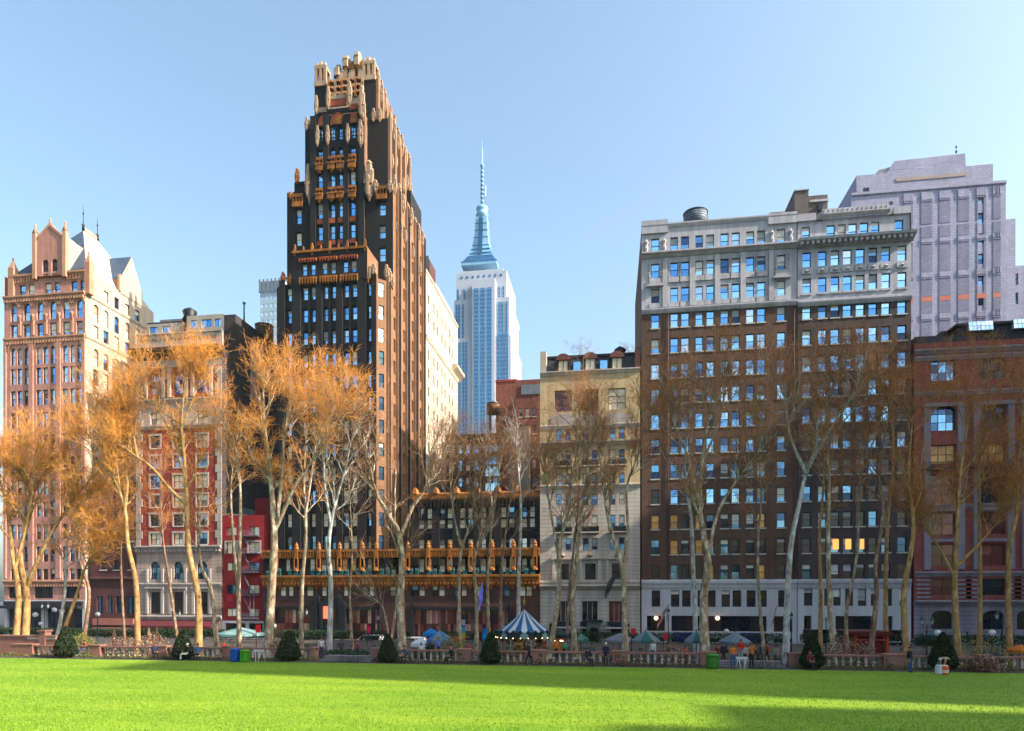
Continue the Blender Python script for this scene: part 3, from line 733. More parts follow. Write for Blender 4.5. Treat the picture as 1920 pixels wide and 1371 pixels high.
    # front block top: gold crest at the corners and central bay
    for pp, py in ((530, 521), (544, 524)): pin(X(pp), Y0 + .1, Z(pp, py), .9, 2.0, GOLD)
    for pp, py, h in ((694, 512, 2.4), (704, 509, 2.6), (712, 512, 2.6), (722, 518, 2.4), (731, 527, 2.2)):
        yy = Y0 + .1 if pp < 710 else Y0 + CH + (pp - 708) * .14; pin(XR - .5 if pp == 704 else (X(pp) if pp < 710 else SX - .1), yy, Z(pp, py, yy), 1.0, h)
    for i in range(9):
        a = xa + .4 + (xb2 - xa - .8) * i / 8; pin(a, Y0 - .3, zb1 + .3, .4 if i % 2 else .55, 1.3 if i % 2 else 2.2, GOLD)
    t = MB()
    # arcaded bands: under block top and in the central bay
    def band(x0, x1, y, z0, z1_, m, teeth):
        t = MB()
        t.box(x0, x1, y - .25, y + .02, z1_ - (z1_ - z0) * .3, z1_, m)
        for i in range(teeth + 1):
            a = x0 + (x1 - x0) * i / teeth; t.box(a - .1, a + .1, y - .3, y + .02, z0, z1_ - .02, m)
            t.lathe((a, y - .15, z0), [(.02, -.3), (.16, 0)], 5, m, False)
        b.part(t, 'gold_band' if m is GOLD else 'rust_band')
    for a, c in (cc[0], cc[7]): band(X(a - 4), X(c + 4), Y0, Z(a, 531), Z(a, 521), GOLD, 3)
    for a, c in cc[1:7]: band(X(a - 2), X(c + 2), Y0 - .3, Z(620, 530), Z(620, 519), GOLD, 3); band(X(a - 2), X(c + 2), Y0 - .36, Z(620, 489), Z(620, 484), RUST, 3)
    t = MB(); t.box(xa, xb2, Y0 - .6, Y0 - .36, zb1 - .25, zb1 + .12, GOLD); b.part(t, 'gold_coping')
    # gold balconies between the upper rows of the shaft
    for (yt, ym, m) in ((296, 322, GOLD), (354, 377, GOLD)):
        for a, c in mid:
            t = MB(); x0, x1 = SL + a - .15, SL + c + .15; za, zz = Z(640, ym, YF), Z(640, yt, YF); h = zz - za
            t.box(x0, x1, YF - 1.0, YF - .38, za, za + h * .42, m); t.box(x0 - .1, x1 + .1, YF - 1.1, YF - .4, za + h * .40, za + h * .5, m)
            t.box(x0, x1, YF - .8, YF - .38, zz - h * .2, zz, m)
            for k in range(3): t.box(x0 + (x1 - x0) * k / 2 - .09, x0 + (x1 - x0) * k / 2 + .09, YF - .75, YF - .4, za + h * .45, zz, m)
            t.lathe(((x0 + x1) / 2, YF - .7, za), [(.05, -.5), ((x1 - x0) * .42, 0)], 6, m, False); b.part(t, 'gold_balcony')
    for (yt, ym) in ((409.5, 421), (451, 461)):          # rust spandrels
        for a, c in mid: t = MB(); t.box(SL + a - .05, SL + c + .05, YF - .5, YF - .39, Z(640, ym - 1, YF), Z(640, yt + 1, YF), RUST); b.part(t, 'rust_spandrel')
    for pp, yt, ym in ((560, 366, 391), (717, 351, 377)):
        t = MB(); za, zz = Z(pp, ym, YF), Z(pp, yt, YF); x = X(pp, YF); h = zz - za
        t.box(x - .95, x + .95, YF - .7, YF + .02, za, za + h * .35, GOLD); t.box(x - .95, x + .95, YF - .5, YF + .02, zz - h * .25, zz, GOLD)
        for k in (-.85, -.28, .28, .85): t.box(x + k - .1, x + k + .1, YF - .45, YF + .02, za, zz, GOLD)
        b.part(t, 'gold_balcony')
    # orange pointed arches above the tall windows
    def fan(x0, x1, zb_, zt, y, m):
        t = MB()
        K = 10; cx = (x0 + x1) / 2; r = (x1 - x0) / 2
        for d, sc, mm in ((0, 1.0, GOLD), (.12, .78, RUST), (.2, .55, GOLD)):
            P = [(cx - r * sc * math.cos(math.pi * i / K), y - .05 - d, zb_ + (zt - zb_) * sc * math.sin(math.pi * i / K)) for i in range(K + 1)]
            t.face(P, mm); t.rings([P, [(q_[0], y + .3, q_[2]) for q_ in P]], mm, False, False, False)
        b.part(t, 'gold_arch')
    yf = YF - .42
    fan(X(596, yf), X(612, yf), Z(604, 237, yf), Z(604, 217, yf), yf, GOLD); fan(X(619, yf), X(649, yf), Z(634, 234, yf), Z(634, 205, yf), yf, GOLD); fan(X(655, yf), X(672, yf), Z(664, 231, yf), Z(664, 209, yf), yf, GOLD)
    t = MB(); t.box(X(596, yf), X(613, yf), yf - .2, yf, Z(604, 212, yf), Z(604, 203, yf), GOLDP); t.box(X(619, yf), X(650, yf), yf - .2, yf, Z(634, 200, yf), Z(634, 188, yf), RUST); t.box(X(655, yf), X(674, yf), yf - .2, yf, Z(664, 206, yf), Z(664, 196, yf), RUST)
    t.box(X(619, yf), X(650, yf), yf - .25, yf - .02, Z(634, 187.5, yf), Z(634, 180, yf), GOLDP)
    t.box(X(596, yf), X(674, yf), yf - .1, yf, Z(634, 214, yf), Z(634, 204, yf), BLKB); b.part(t, 'arch_panel')
    for pp, py, h, w in ((595, 255, 4.0, .8), (614, 253, 3.6, .8), (652, 250, 3.6, .9), (676, 249, 5.0, 1.2), (593, 196, 3.4, .8), (615, 183, 4.2, .9), (655, 175, 4.4, 1.1), (678, 192, 6.0, 1.3), (681, 205, 4.0, 1.0)):
        pin(X(pp, YF - .8), YF - .8, Z(pp, py, YF - .8), w, h)
    for pp, py, h, w in ((578, 340, 6.5, 1.3), (557, 330, 2.8, .9), (692, 338, 7.0, 1.9), (545, 367, 1.1, 1.0), (704, 350, 2.0, 1.2), (731, 350, 1.6, 1.2), (742, 358, 2.2, 1.2), (582, 370, 3, .8)):
        yy = YF - .3 if pp < 735 else YF + 2; pin(min(X(pp, yy), SX - .2), yy, Z(pp, py, yy), w, h, GOLDP if pp > 570 else GOLD)
    for pp, py in ((575, 232), (584, 232), (700, 216), (712, 216)): pin(X(pp, Y3), Y3 + .1, Z(pp, py, Y3), .9, 2.6)
    # pinnacles stepping down the sunlit side
    random.seed(11)
    for k in range(6): pin(x4b + .1, Y4 + .8 + k * 1.8, z4 - k * .45 + random.uniform(-.4, .6), .9, 5.0 - k * .3)
    for k in range(6): pin(x3b + .15, Y3 + .8 + k * 2.2, z3 + random.uniform(-.6, .5), 1.0, 4.2)
    for k in range(6): pin(x3b + .15, Y3 + 1.8 + k * 2.2, z3 - 5.5 + random.uniform(-1, 1), .8, 2.6)
    for k in range(8): pin(SX + .1, YF + .6 + k * 2.4, z2 + random.uniform(-.5, .4), 1.0, 3.4)
    for k in range(7): pin(SX + .15, YF + 1.6 + k * 2.4, z2 - 5.0 - .3 * k + random.uniform(-1.2, 1.2), .75, 2.4)
    # crown: twin belfry turrets, arcaded parapet, open lantern
    c = MB()
    def turret(x, y, z0, z1_, w):
        for dx in (-1, 0, 1):
            for dy in (-1, 1):
                c.box(x + dx * w * .42 - w * .12, x + dx * w * .42 + w * .12, y + dy * w * .42 - w * .12, y + dy * w * .42 + w * .12, z0, z1_ - .6, GOLDP)
        c.box(x - w * .58, x + w * .58, y - w * .58, y + w * .58, z0 - .6, z0 + .25, GOLDP); c.box(x - w * .55, x + w * .55, y - w * .55, y + w * .55, z1_ - .8, z1_ - .2, GOLDP)
        c.box(x - w * .2, x + w * .2, y - w * .2, y + w * .2, z0, z1_ - .5, RUST)
        for dx in (-1, 0, 1): c.lathe((x + dx * w * .36, y - w * .36, z1_ - .2), [(w * .22, 0), (w * .14, .5), (.02, 1.1 - .5 * abs(dx))], 6, GOLDP, False)
        c.lathe((x, y, z1_ - .2), [(w * .5, 0), (w * .32, .7), (.05, 1.2)], 6, GOLDP, False)
    turret(X(604, Y4 + .6), Y4 + .9, Z(604, 156, Y4), Z(604, 121, Y4), 2.0); turret(X(694, Y4 + .6), Y4 + .9, Z(694, 145, Y4), Z(694, 113, Y4), 2.1)
    # arcade front below the lantern (three storeys of gold arches)
    xa4, xb4 = X(617, Y4 - .2), X(680, Y4 - .2); za = Z(648, 186, Y4); zz = Z(648, 150, Y4)
    c.box(xa4, xb4, Y4 - .15, Y4 + 2, za - 3, za, GOLDP)
    for r_ in range(3):
        h = (zz - za) / 3; z = za + r_ * h
        c.box(xa4, xb4, Y4 - .45, Y4 - .01, z + h * .72, z + h, GOLDP)
        for k in range(6):
            a = xa4 + (xb4 - xa4) * k / 5; c.box(a - .2, a + .2, Y4 - .5, Y4 - .01, z, z + h * .74, GOLDP if k % 2 else GOLD)
        for k in range(5):
            a0 = xa4 + (xb4 - xa4) * k / 5 + .2; a1 = xa4 + (xb4 - xa4) * (k + 1) / 5 - .2
            c.box(a0, a1, Y4 - .12, Y4 - .02, z, z + h * .3, RUST); c.lathe(((a0 + a1) / 2, Y4 - .25, z + h * .62), [((a1 - a0) * .5, -.1), ((a1 - a0) * .3, .35)], 6, GOLD, False)
    b.part(c, 'crown')
    l = MB(); YL = 115.5
    xl0, xl1 = X(634, YL), X(688, YL); zl0 = Z(660, 150, YL); zl1 = Z(660, 118, YL)
    l.box(xl0, xl1, YL, YL + 6, zl0 - 4, zl0 + .3, GOLDP)
    for k in range(5):
        a = xl0 + (xl1 - xl0) * k / 4
        for yy in (YL, YL + 5.4):
            l.box(a - .35, a + .35, yy, yy + .6, zl0, zl1, GOLDP)
    for yy in (YL + 1.8, YL + 3.6): l.box(xl1 - .4, xl1 + .3, yy - .3, yy + .3, zl0, zl1, GOLDP); l.box(xl0 - .3, xl0 + .4, yy - .3, yy + .3, zl0, zl1, GOLDP)
    l.box(xl0 + 1.2, xl1 - .2, YL - .1, YL + 6, zl1 - 1.0, zl1, GOLD)
    l.box(xl0 + 1.4, xl1 - .4, YL + .2, YL + 5.6, zl1 - .05, zl1 + .5, GOLDP)
    for k, (pp, h) in enumerate(((648, 1.7), (669, 2.2), (690, .9), (632, -1.8))):
        x = X(pp, YL); l.lathe((x, YL + .4, zl1 - .6), [(.8, 0), (.75, h * .7), (.85, h * .8), (.55, h + .35), (.2, h + .6)], 6, GOLDP, False)
    for k in range(3):
        x = xl0 + (xl1 - xl0) * (k + .5) / 3; l.face([(x - .9, YL - .2, zl0), (x + .5, YL - .2, zl0), (x - .4, YL + .1, zl0 + 2.6)], GOLDP)
    b.part(l, 'lantern')
    # ---- low storeys across the tower and its wing: gold parapet, cornice, base
    XW = X(1012.5); XB = X(497.5)
    low = MB()
    zc = Z(700, 1084); zcb = Z(700, 1092); wcols = []
    third = cols_px([(a, c) for a, c in ((538, 547), (583, 593), (604, 615), (621, 631), (643, 654), (660, 670), (690, 699))], XB)
    b.wall(low, (XB, Y0 - .6), ax, X(735) - XB, zc, Z(640, 1038), [(*rw(640, 1048, 1071), third, dict(glass={'cream': 4, 'amber': 1}))], BLKB, .35)
    basew = cols_px([(528, 539), (543, 553), (577, 590), (605, 615), (618, 628), (646, 655), (681, 691), (694, 703), (733, 744), (773, 785), (787, 798), (812, 822), (824, 835), (853, 864), (866, 876), (895, 905), (946, 956), (975, 986), (987, 998)], XB)
    WB = XW - XB
    store = cols_px([(500, 514), (520, 586), (648, 712), (778, 828), (834, 884), (890, 955)], XB)
    b.wall(low, (XB, Y0 - .6), ax, WB, GZ, zc, [(*rw(700, 1096, 1118), basew, dict(glass={'cream': 4, 'deep': 1, 'dark': 1}, kind=(1, 2))),
        (GZ + .4, Z(700, 1143), store, dict(kind=(9, 2), glass='shop', rev=.4))], BASEB, .35)
    low.face([(XW, Y0 - .6, GZ), (XW, Y0 + 20, GZ), (XW, Y0 + 20, Z(900, 1030)), (XW, Y0 - .6, Z(900, 1030))], BLKB)
    low.face([(XB, Y0 + 20, GZ), (XB, Y0 - .6, GZ), (XB, Y0 - .6, Z(640, 1038)), (XB, Y0 + 20, Z(640, 1038))], BLKB)
    low.face([(XB, Y0 - .6, Z(640, 1038)), (X(735), Y0 - .6, Z(640, 1038)), (X(735), Y0 + 4, Z(640, 1038)), (XB, Y0 + 4, Z(640, 1038))], TAR)
    b.part(low, 'base')
    g = MB()
    A = (XB, Y0 - .6)
    cornice(g, A, ax, (0, WB), [(.15, zcb - .7), (.35, zcb - .25), (.6, zcb + .1), (.7, zc - .1), (.95, zc + .1), (.95, zc + .42), (.05, zc + .5)], GOLD)
    n = 75
    for i in range(n):
        a = WB * (i + .5) / n; g.obox(A, ax, (a - .13, a + .13), .2, .75, zcb - .35, zcb + .02, GOLD)
    ks = [507, 530, 572, 598, 640, 676, 715, 765, 803, 843, 883, 923, 963, 1003]
    for pp in ks:                      # carved brackets under the cornice
        x = X(pp); g.box(x - .36, x + .36, Y0 - 1.15, Y0 - .61, zcb - .5, zcb + .1, GOLD); g.box(x - .26, x + .26, Y0 - .95, Y0 - .61, zcb - 1.0, zcb - .5, RUST); g.lathe((x, Y0 - .85, zcb - 1.0), [(.03, -.35), (.2, 0)], 6, GOLD, False)
    b.part(g, 'gold_cornice')
    g = MB(); zp0, zp1 = Z(640, 1047), Z(640, 1031)
    YP = Y0 - .9
    def parapet(xa_, xb_, n_):
        g.box(xa_, xb_, YP - .15, YP + .25, zp0 + (zp1 - zp0) * .72, zp1, GOLD); g.box(xa_, xb_, YP - .1, YP + .2, zp0, zp0 + .22, GOLD)
        for i in range(n_ + 1):
            a = xa_ + (xb_ - xa_) * i / n_; g.box(a - .11, a + .11, YP - .1, YP + .2, zp0, zp1 - .1, GOLD)
    parapet(XB, X(748), 52); parapet(X(762), XW - .05, 60)
    b.part(g, 'gold_parapet')
    for pp in (518, 556, 598, 637, 680, 706, 765, 803, 843, 883, 923, 963, 1003):
        o = MB(); x = X(pp, YP)
        o.box(x - .26, x + .26, YP - .28, YP + .28, zp0 - .1, zp1 + .2, GOLD); o.lathe((x, YP - .02, zp1 + .2), [(.40, 0), (.28, .3), (.36, .45), (.18, .8), (.03, 1.1)], 6, GOLD, False)
        for k in (-.3, .3): o.box(x + k - .09, x + k + .09, YP - .3, YP - .1, Z(640, 1068), zp0, GOLD)
        o.lathe((x, YP - .1, Z(640, 1071)), [(.45, 0), (.4, .3), (.2, .6)], 6, GOLD, False)
        b.part(o, 'gold_finial')
    for i in range(46):
        a0 = XB + .8 + i * (WB - 1.2) / 46; h = random.uniform(.5, 1.0)
        if i % 4 == 3: continue
        tl = MB(); tl.box(a0, a0 + .6, Y0 - 1.3, Y0 - .9, zc + .45, zc + .8, TEAL)
        for k in range(7): tl.lathe((a0 + .05 + k * .085, Y0 - 1.1, zc + .75), [(.05, 0), (.09, h * .5), (.01, h)], 4, TEAL, False)
        b.part(tl, 'planter')
    # right wing behind the parapet
    YW = Y0 + .3; xw0 = X(771, YW); zw = Z(900, 936, YW); WW = XW - xw0 - .05
    wg = MB()
    wc = cols_px([(785, 795), (800.5, 811), (823, 834), (838, 849), (861.5, 872), (877, 888), (900, 911), (916, 927), (938.5, 949), (954, 965), (977, 988), (993, 1004)], xw0, YW)
    gl = {'cream': 5, 'deep': 1}
    b.wall(wg, (xw0, YW), ax, WW, Z(900, 1084, YW), zw, [(*rw(900, 951, 971, YW), wc, dict(glass=gl)), (*rw(900, 973, 990, YW), wc, dict(glass=gl)), (*rw(900, 1010, 1031, YW), wc, dict(glass={'cream': 3, 'pale': 1})), (*rw(900, 1047, 1073, YW), wc, dict(glass={'cream': 4, 'dark': 1}))], BLKB, .35)
    wg.box(xw0, XW - .06, YW + .8, YW + 20, Z(900, 1084, YW), zw - .3, BLKB)
    for k in range(7):
        x = X(779 + k * 38.5, YW); wg.box(x - .6, x + .6, YW - .3, YW + .05, Z(900, 1060, YW), zw + .4, BLKB)
    b.part(wg, 'wing_wall')
    g = MB(); cornice(g, (xw0, YW), ax, (0, WW), [(.1, zw - .5), (.45, zw), (.5, Z(900, 922, YW) - .3), (.05, Z(900, 922, YW))], GOLD)
    for k in range(34):
        a = WW * (k + .5) / 34; g.obox((xw0, YW), ax, (a - .14, a + .14), .3, .62, zw - 1.3, zw + .2, BLKB)
    for k in range(7):
        x = X(779 + k * 38.5, YW); g.lathe((x, YW - .1, Z(900, 922, YW)), [(.7, -.2), (.5, .5), (.1, .9)], 6, GOLD, False)
    b.part(g, 'wing_crest')
    # entrance: black gothic porch with glowing red screen
    e = MB(); ye = Y0 - .62; xe0, xe1 = X(590, ye), X(646, ye)
    for pp, yt in ((588, 1134), (597, 1120), (603, 1129), (632, 1129), (638, 1120), (646, 1134)):
        x = X(pp, ye); e.box(x - .38, x + .38, ye - .7, ye + .3, GZ, Z(pp, yt, ye), BLACK); e.lathe((x, ye - .2, Z(pp, yt, ye)), [(.5, 0), (.25, .4), (.02, .9)], 4, BLACK, False, True, math.pi / 4)
    e.box(xe0, xe1, ye - .6, ye + .2, Z(617, 1136, ye), Z(617, 1126, ye), BLACK); e.box(xe0, xe1, ye - .5, ye + .2, Z(617, 1178, ye), Z(617, 1172, ye), BLACK)
    for k in range(5):
        x = X(612 + k * 2.6, ye); e.box(x - .15, x + .15, ye - .5, ye + .2, Z(617, 1128, ye), Z(617, 1118, ye), BLACK)
    po = b.part(e, 'porch')
    s = MB(); ml = glow('lit_red_screen', (1, .12, .05), .9, (.5, .06, .04)); s.box(X(605, ye), X(630, ye), ye - .15, ye, Z(617, 1160, ye), Z(617, 1137, ye), ml)
    s.box(X(598, ye), X(602, ye), ye - .15, ye, Z(617, 1160, ye), Z(617, 1137, ye), ml); s.box(X(633, ye), X(637, ye), ye - .15, ye, Z(617, 1160, ye), Z(617, 1137, ye), ml); s.build('red_screen', po)
    s = MB(); s.box(X(605, ye), X(630, ye), ye - .1, ye, GZ + .1, Z(617, 1178, ye), G_DARK); s.build('door', po)
    s = MB()
    for xa_, xb_ in ((518, 588), (648, 714), (776, 957)):
        s.box(X(xa_), X(xb_), Y0 - 1.0, Y0 - .55, Z(700, 1143), Z(700, 1137), BLACK)
        for pp in (xa_, xb_): s.box(X(pp) - .25, X(pp) + .25, Y0 - 1.0, Y0 - .55, GZ, Z(700, 1137) + .5, BLACK)
    b.part(s, 'shopfront_frame')
    def hid(w): return w[0] > X(735) and w[2] < 4
    b.finish(hid)
gothic_tower()
# ------------------------------------------------------------------ G  pale slab behind the black tower
IVORY = mat('ivory_brick', (.66, .55, .44), .85, .10, .2, 5, .18, brick=(.6, .3, .02, .85))
def ivory_block():
    Y = 129.5; xr = X(797.5, Y); ye = YS(858, xr); b = Bld('office_block', 'tall ivory brick slab with heavy cornice directly behind the black tower', 0, 'building', None, (xr - 10, Y, GZ))
    z0, zt = GZ, Z(799, 505, Y); D = ye - Y; xl = X(720, Y)
    mb = MB(); ax = (0, 1)
    rows = []; zc = Z(799, 628, Y)
    for k in range(15):
        z = zt - 6.0 - k * 3.75
        if zc - 3.2 < z < zc + .5: continue
        rows.append((z, z + 1.9, [(2.0 + j * 3.4 + (.7 if j % 2 else 0), 3.0 + j * 3.4 + (.7 if j % 2 else 0)) for j in range(7)], dict(glass={'deep': 2, 'dark': 2, 'cream': 1}, frame=FR_BROWN)))
    b.wall(mb, (xr, Y), ax, D, z0, zt, rows, IVORY, .3)
    mb.face([(xl, Y, z0), (xr, Y, z0), (xr, Y, zt - 1.5), (xl, Y, zt - 1.5)], MAROON)
    mb.face([(xl, Y, zt), (xr, Y, zt), (xr, ye, zt), (xl, ye, zt)], TAR); mb.face([(xr, ye, z0), (xl, ye, z0), (xl, ye, zt), (xr, ye, zt)], IVORY)
    # stepped penthouse on top
    mb.box(xr - 7, xr - .02, Y + 3, Y + 8, zt, zt + 3.6, MAROON); mb.box(xr - 7, xr - .3, Y + 8, ye - 4, zt, zt + 1.6, IVORY)
    b.part(mb, 'wall')
    t = MB(); A = (xr, Y)
    cornice(t, A, ax, (0, D), [(.1, zc - .6), (.3, zc - .2), (.35, zc + .1), (.05, zc + .2)], IVORY); cornice(t, A, ax, (0, D), [(.05, zt - .5), (.2, zt - .3), (.2, zt + .15), (.02, zt + .2)], IVORY)
    z = Z(799, 628, Y) + 0; zk = Z(866, 705, ye)
    cornice(t, (xr, ye - 6), ax, (0, 8.0), [(.1, zk - .9), (.6, zk - .4), (1.3, zk + .2), (1.4, zk + .8), (.05, zk + .9)], IVORY)
    b.part(t, 'cornice')
    g = MB(); g.face([(xr - 6.5, Y + 2.9, zt), (xr - .1, Y + 2.9, zt), (xr - .1, Y + 2.9, zt + 4.2), (xr - 6.5, Y + 2.9, zt + 4.6)], METAL_GREY); b.part(g, 'roof_screen')
    b.finish()
ivory_block()

# ------------------------------------------------------------------ D  far pale glass tower
def glass_tower():
    Y = 360.0; x0, x1 = X(488, Y), X(532, Y); W = x1 - x0; zt = Z(507, 527, Y)
    b = Bld('glass_tower', 'distant pale blue glass office tower rising behind rooftop tank at left', 0, 'skyscraper', None, ((x0 + x1) / 2, Y, GZ))
    pal = mat('pale_blue_panel', (.42, .55, .66), .5, .1, .1, 1)
    mb = MB(); rows = []
    z = Z(507, 700, Y)
    while z < zt - 8:
        rows.append((z + 1.2, z + 3.4, [(.8 + j * W / 5, W / 5 * (j + 1) - .6) for j in range(5)], dict(glass='pale', kind=(3, 1), frame=FR_WHITE, rev=.3))); z += 4.6
    b.wall(mb, (x0, Y), (1, 0), W, GZ, zt, rows, pal)
    mb.face([(x1, Y, GZ), (x1, Y + 30, GZ), (x1, Y + 30, zt), (x1, Y, zt)], pal); mb.face([(x0, Y + 30, GZ), (x0, Y, GZ), (x0, Y, zt), (x0, Y + 30, zt)], pal); mb.face([(x0, Y, zt), (x1, Y, zt), (x1, Y + 30, zt), (x0, Y + 30, zt)], pal)
    b.part(mb, 'wall')
    f = MB()
    for k in range(7): a = x0 + W * k / 6; f.box(a - .5, a + .5, Y - .8, Y + .3, Z(507, 548, Y), zt + 1.0, METAL_GREY)
    b.part(f, 'crown_fin'); b.finish(limit=60)
glass_tower()

# ------------------------------------------------------------------ H  far limestone skyscraper with mast
def mast_tower():
    Y = 620.0; xr = X(956, Y)
    stone = mat('hazy_limestone', (.50, .53, .62), .8, .06, .05, 1); steel = mat('hazy_mast_steel', (.28, .52, .74), .5, .1, .1, 1)  # blue distance haze is mixed into the stone and steel colours
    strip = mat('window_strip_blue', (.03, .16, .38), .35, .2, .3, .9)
    b = Bld('skyscraper', 'distant haze-blue stone skyscraper with stepped top, tall mast and antenna', 0, 'skyscraper', None, (X(905, Y), Y, GZ))
    W = MB(); S = MB()
    tiers = [(851, 958, 632, 0, 0), (851.5, 955, 560, 3, 3), (855.5, 950, 510, 7, 8)]
    specs = []
    cxm = X(903, Y)
    yb = YS(978, X(958, Y))
    prev = GZ
    for (a, c, yt, ins, bk) in tiers:
        y = Y + ins; x0, x1 = X(a, y), X(c, y); z = Z(905, yt, y); W.box(x0, x1, y, yb - bk, prev, z, stone); specs.append((x0, x1, y, yb - bk, prev, z)); prev = z
    # central bay standing forward of the shoulders
    yc = Y - 2; x0, x1 = X(885, yc), X(928, yc); zc = Z(905, 524, yc); W.box(x0, x1, yc, Y + 12, GZ, zc, stone)
    W.box(X(862, Y + 9), X(944, Y + 9), Y + 8.5, yb - 12, prev, Z(905, 507, Y + 9), stone)
    b.part(W, 'wall')
    def vstrip(xc, w, y, z0, z1): 
        S.box(xc - w / 2, xc + w / 2, y - .35, y + .1, z0, z1, strip)
        z = z0 + 2.4
        while z < z1: S.box(xc - w / 2, xc + w / 2, y - .42, y, z, z + 1.5, mat_sp); z += 3.9
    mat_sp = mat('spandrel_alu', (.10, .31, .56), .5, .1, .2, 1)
    zb = Z(905, 860, Y)
    for px in (891, 895.5, 903, 907.5, 915.5, 920): vstrip(X(px, yc), 1.9, yc, zb, Z(905, 540, yc))
    for px in (857, 862.5, 869, 874.5): vstrip(X(px, Y), 1.9, Y, zb, Z(905, 640, Y))
    for px in (934, 940, 945.5, 951): vstrip(X(px, Y), 1.9, Y, zb, Z(905, 628, Y))
    for px in (856.5, 861, 868, 936, 942, 950): vstrip(X(px, Y + 3), 1.8, Y + 3, Z(905, 630, Y), Z(905, 566, Y))
    for px in (859, 871, 936, 944): vstrip(X(px, Y + 7), 1.3, Y + 7, Z(905, 556, Y), Z(905, 542, Y + 7))
    for k in range(8): S.box(X(866 + k * 10.5, Y + 7) - .9, X(866 + k * 10.5, Y + 7) + .9, Y + 6.7, Y + 7.1, Z(905, 520, Y + 7), Z(905, 516, Y + 7), strip)
    x1 = specs[0][1]
    for k in range(8):
        y = Y + 6 + k * (yb - Y - 12) / 7
        for sp in specs: 
            if sp[2] + 2 < y < sp[3] - 2: S.box(sp[1] - .1, sp[1] + .3, y - .7, y + .7, max(sp[4], zb), sp[5] - 5, strip)
    b.part(S, 'window_strip')
    M_ = MB(); c = (X(904, Y + 30), Y + 30)
    def zz(py): return Z(904, py, Y + 30)
    def r(p): return p / F * (Y + 30) / den(904)
    base = zz(512)
    for (w, a, d) in ((33, 512, 505), (29, 505, 500), (26, 500, 495), (23, 495, 490)):
        h = r(w); M_.box(c[0] - h, c[0] + h, c[1] - h, c[1] + h, zz(a), zz(d), steel)
    for a, w in ((505, 33.4), (500, 29.4), (495, 26.4), (490.5, 23.4)): M_.box(c[0] - r(w), c[0] + r(w), c[1] - r(w), c[1] + r(w), zz(a) - .9, zz(a) + .1, strip)
    M_.rings([[(c[0] + sx * r(w), c[1] + sy * r(w), zz(y)) for sx, sy in ((-1, -1), (1, -1), (1, 1), (-1, 1))] for w, y in ((20, 490), (15, 465), (12, 440), (10.5, 412))], steel)
    for s_ in (-1, 1):
        M_.rings([[(c[0] + sx * r(3.5), c[1] - r(w) * 1.08 + sy * .5, zz(y)) for sx, sy in ((-1, -1), (1, -1), (1, 1), (-1, 1))] for w, y in ((20, 488), (12, 440), (10.5, 414))], strip)
    M_.lathe((c[0], c[1], 0), [(r(11), zz(412)), (r(11), zz(405)), (r(12), zz(404)), (r(9.5), zz(400)), (r(10), zz(396)), (r(11.5), zz(394)), (r(11), zz(390)), (r(4), zz(388))], 16, steel)
    m = b.part(M_, 'mast')
    for w, y in ((19.5, 484), (17.6, 476), (15.6, 468), (13.4, 452), (12, 438), (11.2, 425)):
        h = r(w * 1.03); M2 = MB(); M2.box(c[0] - h, c[0] + h, c[1] - h, c[1] + h, zz(y) - .5, zz(y) + .5, strip); M2.build('mast_ledge', m)
    A = MB(); A.lathe((c[0], c[1], 0), [(r(2.8), zz(390)), (r(2.6), zz(313)), (r(4), zz(312)), (r(4), zz(310)), (r(1.3), zz(309)), (r(1.1), zz(280)), (r(.35), zz(279)), (r(.3), zz(262))], 8, steel)
    A.box(c[0] + r(5), c[0] + r(7), c[1] - 1, c[1] + 1, zz(370), zz(349), stone)
    for k in range(9): A.lathe((c[0], c[1], zz(388 - k * 8)), [(r(3.0), 0), (r(3.6), 1), (r(3.0), 2)], 8, steel)
    A.build('antenna', m)
    b.finish()
mast_tower()

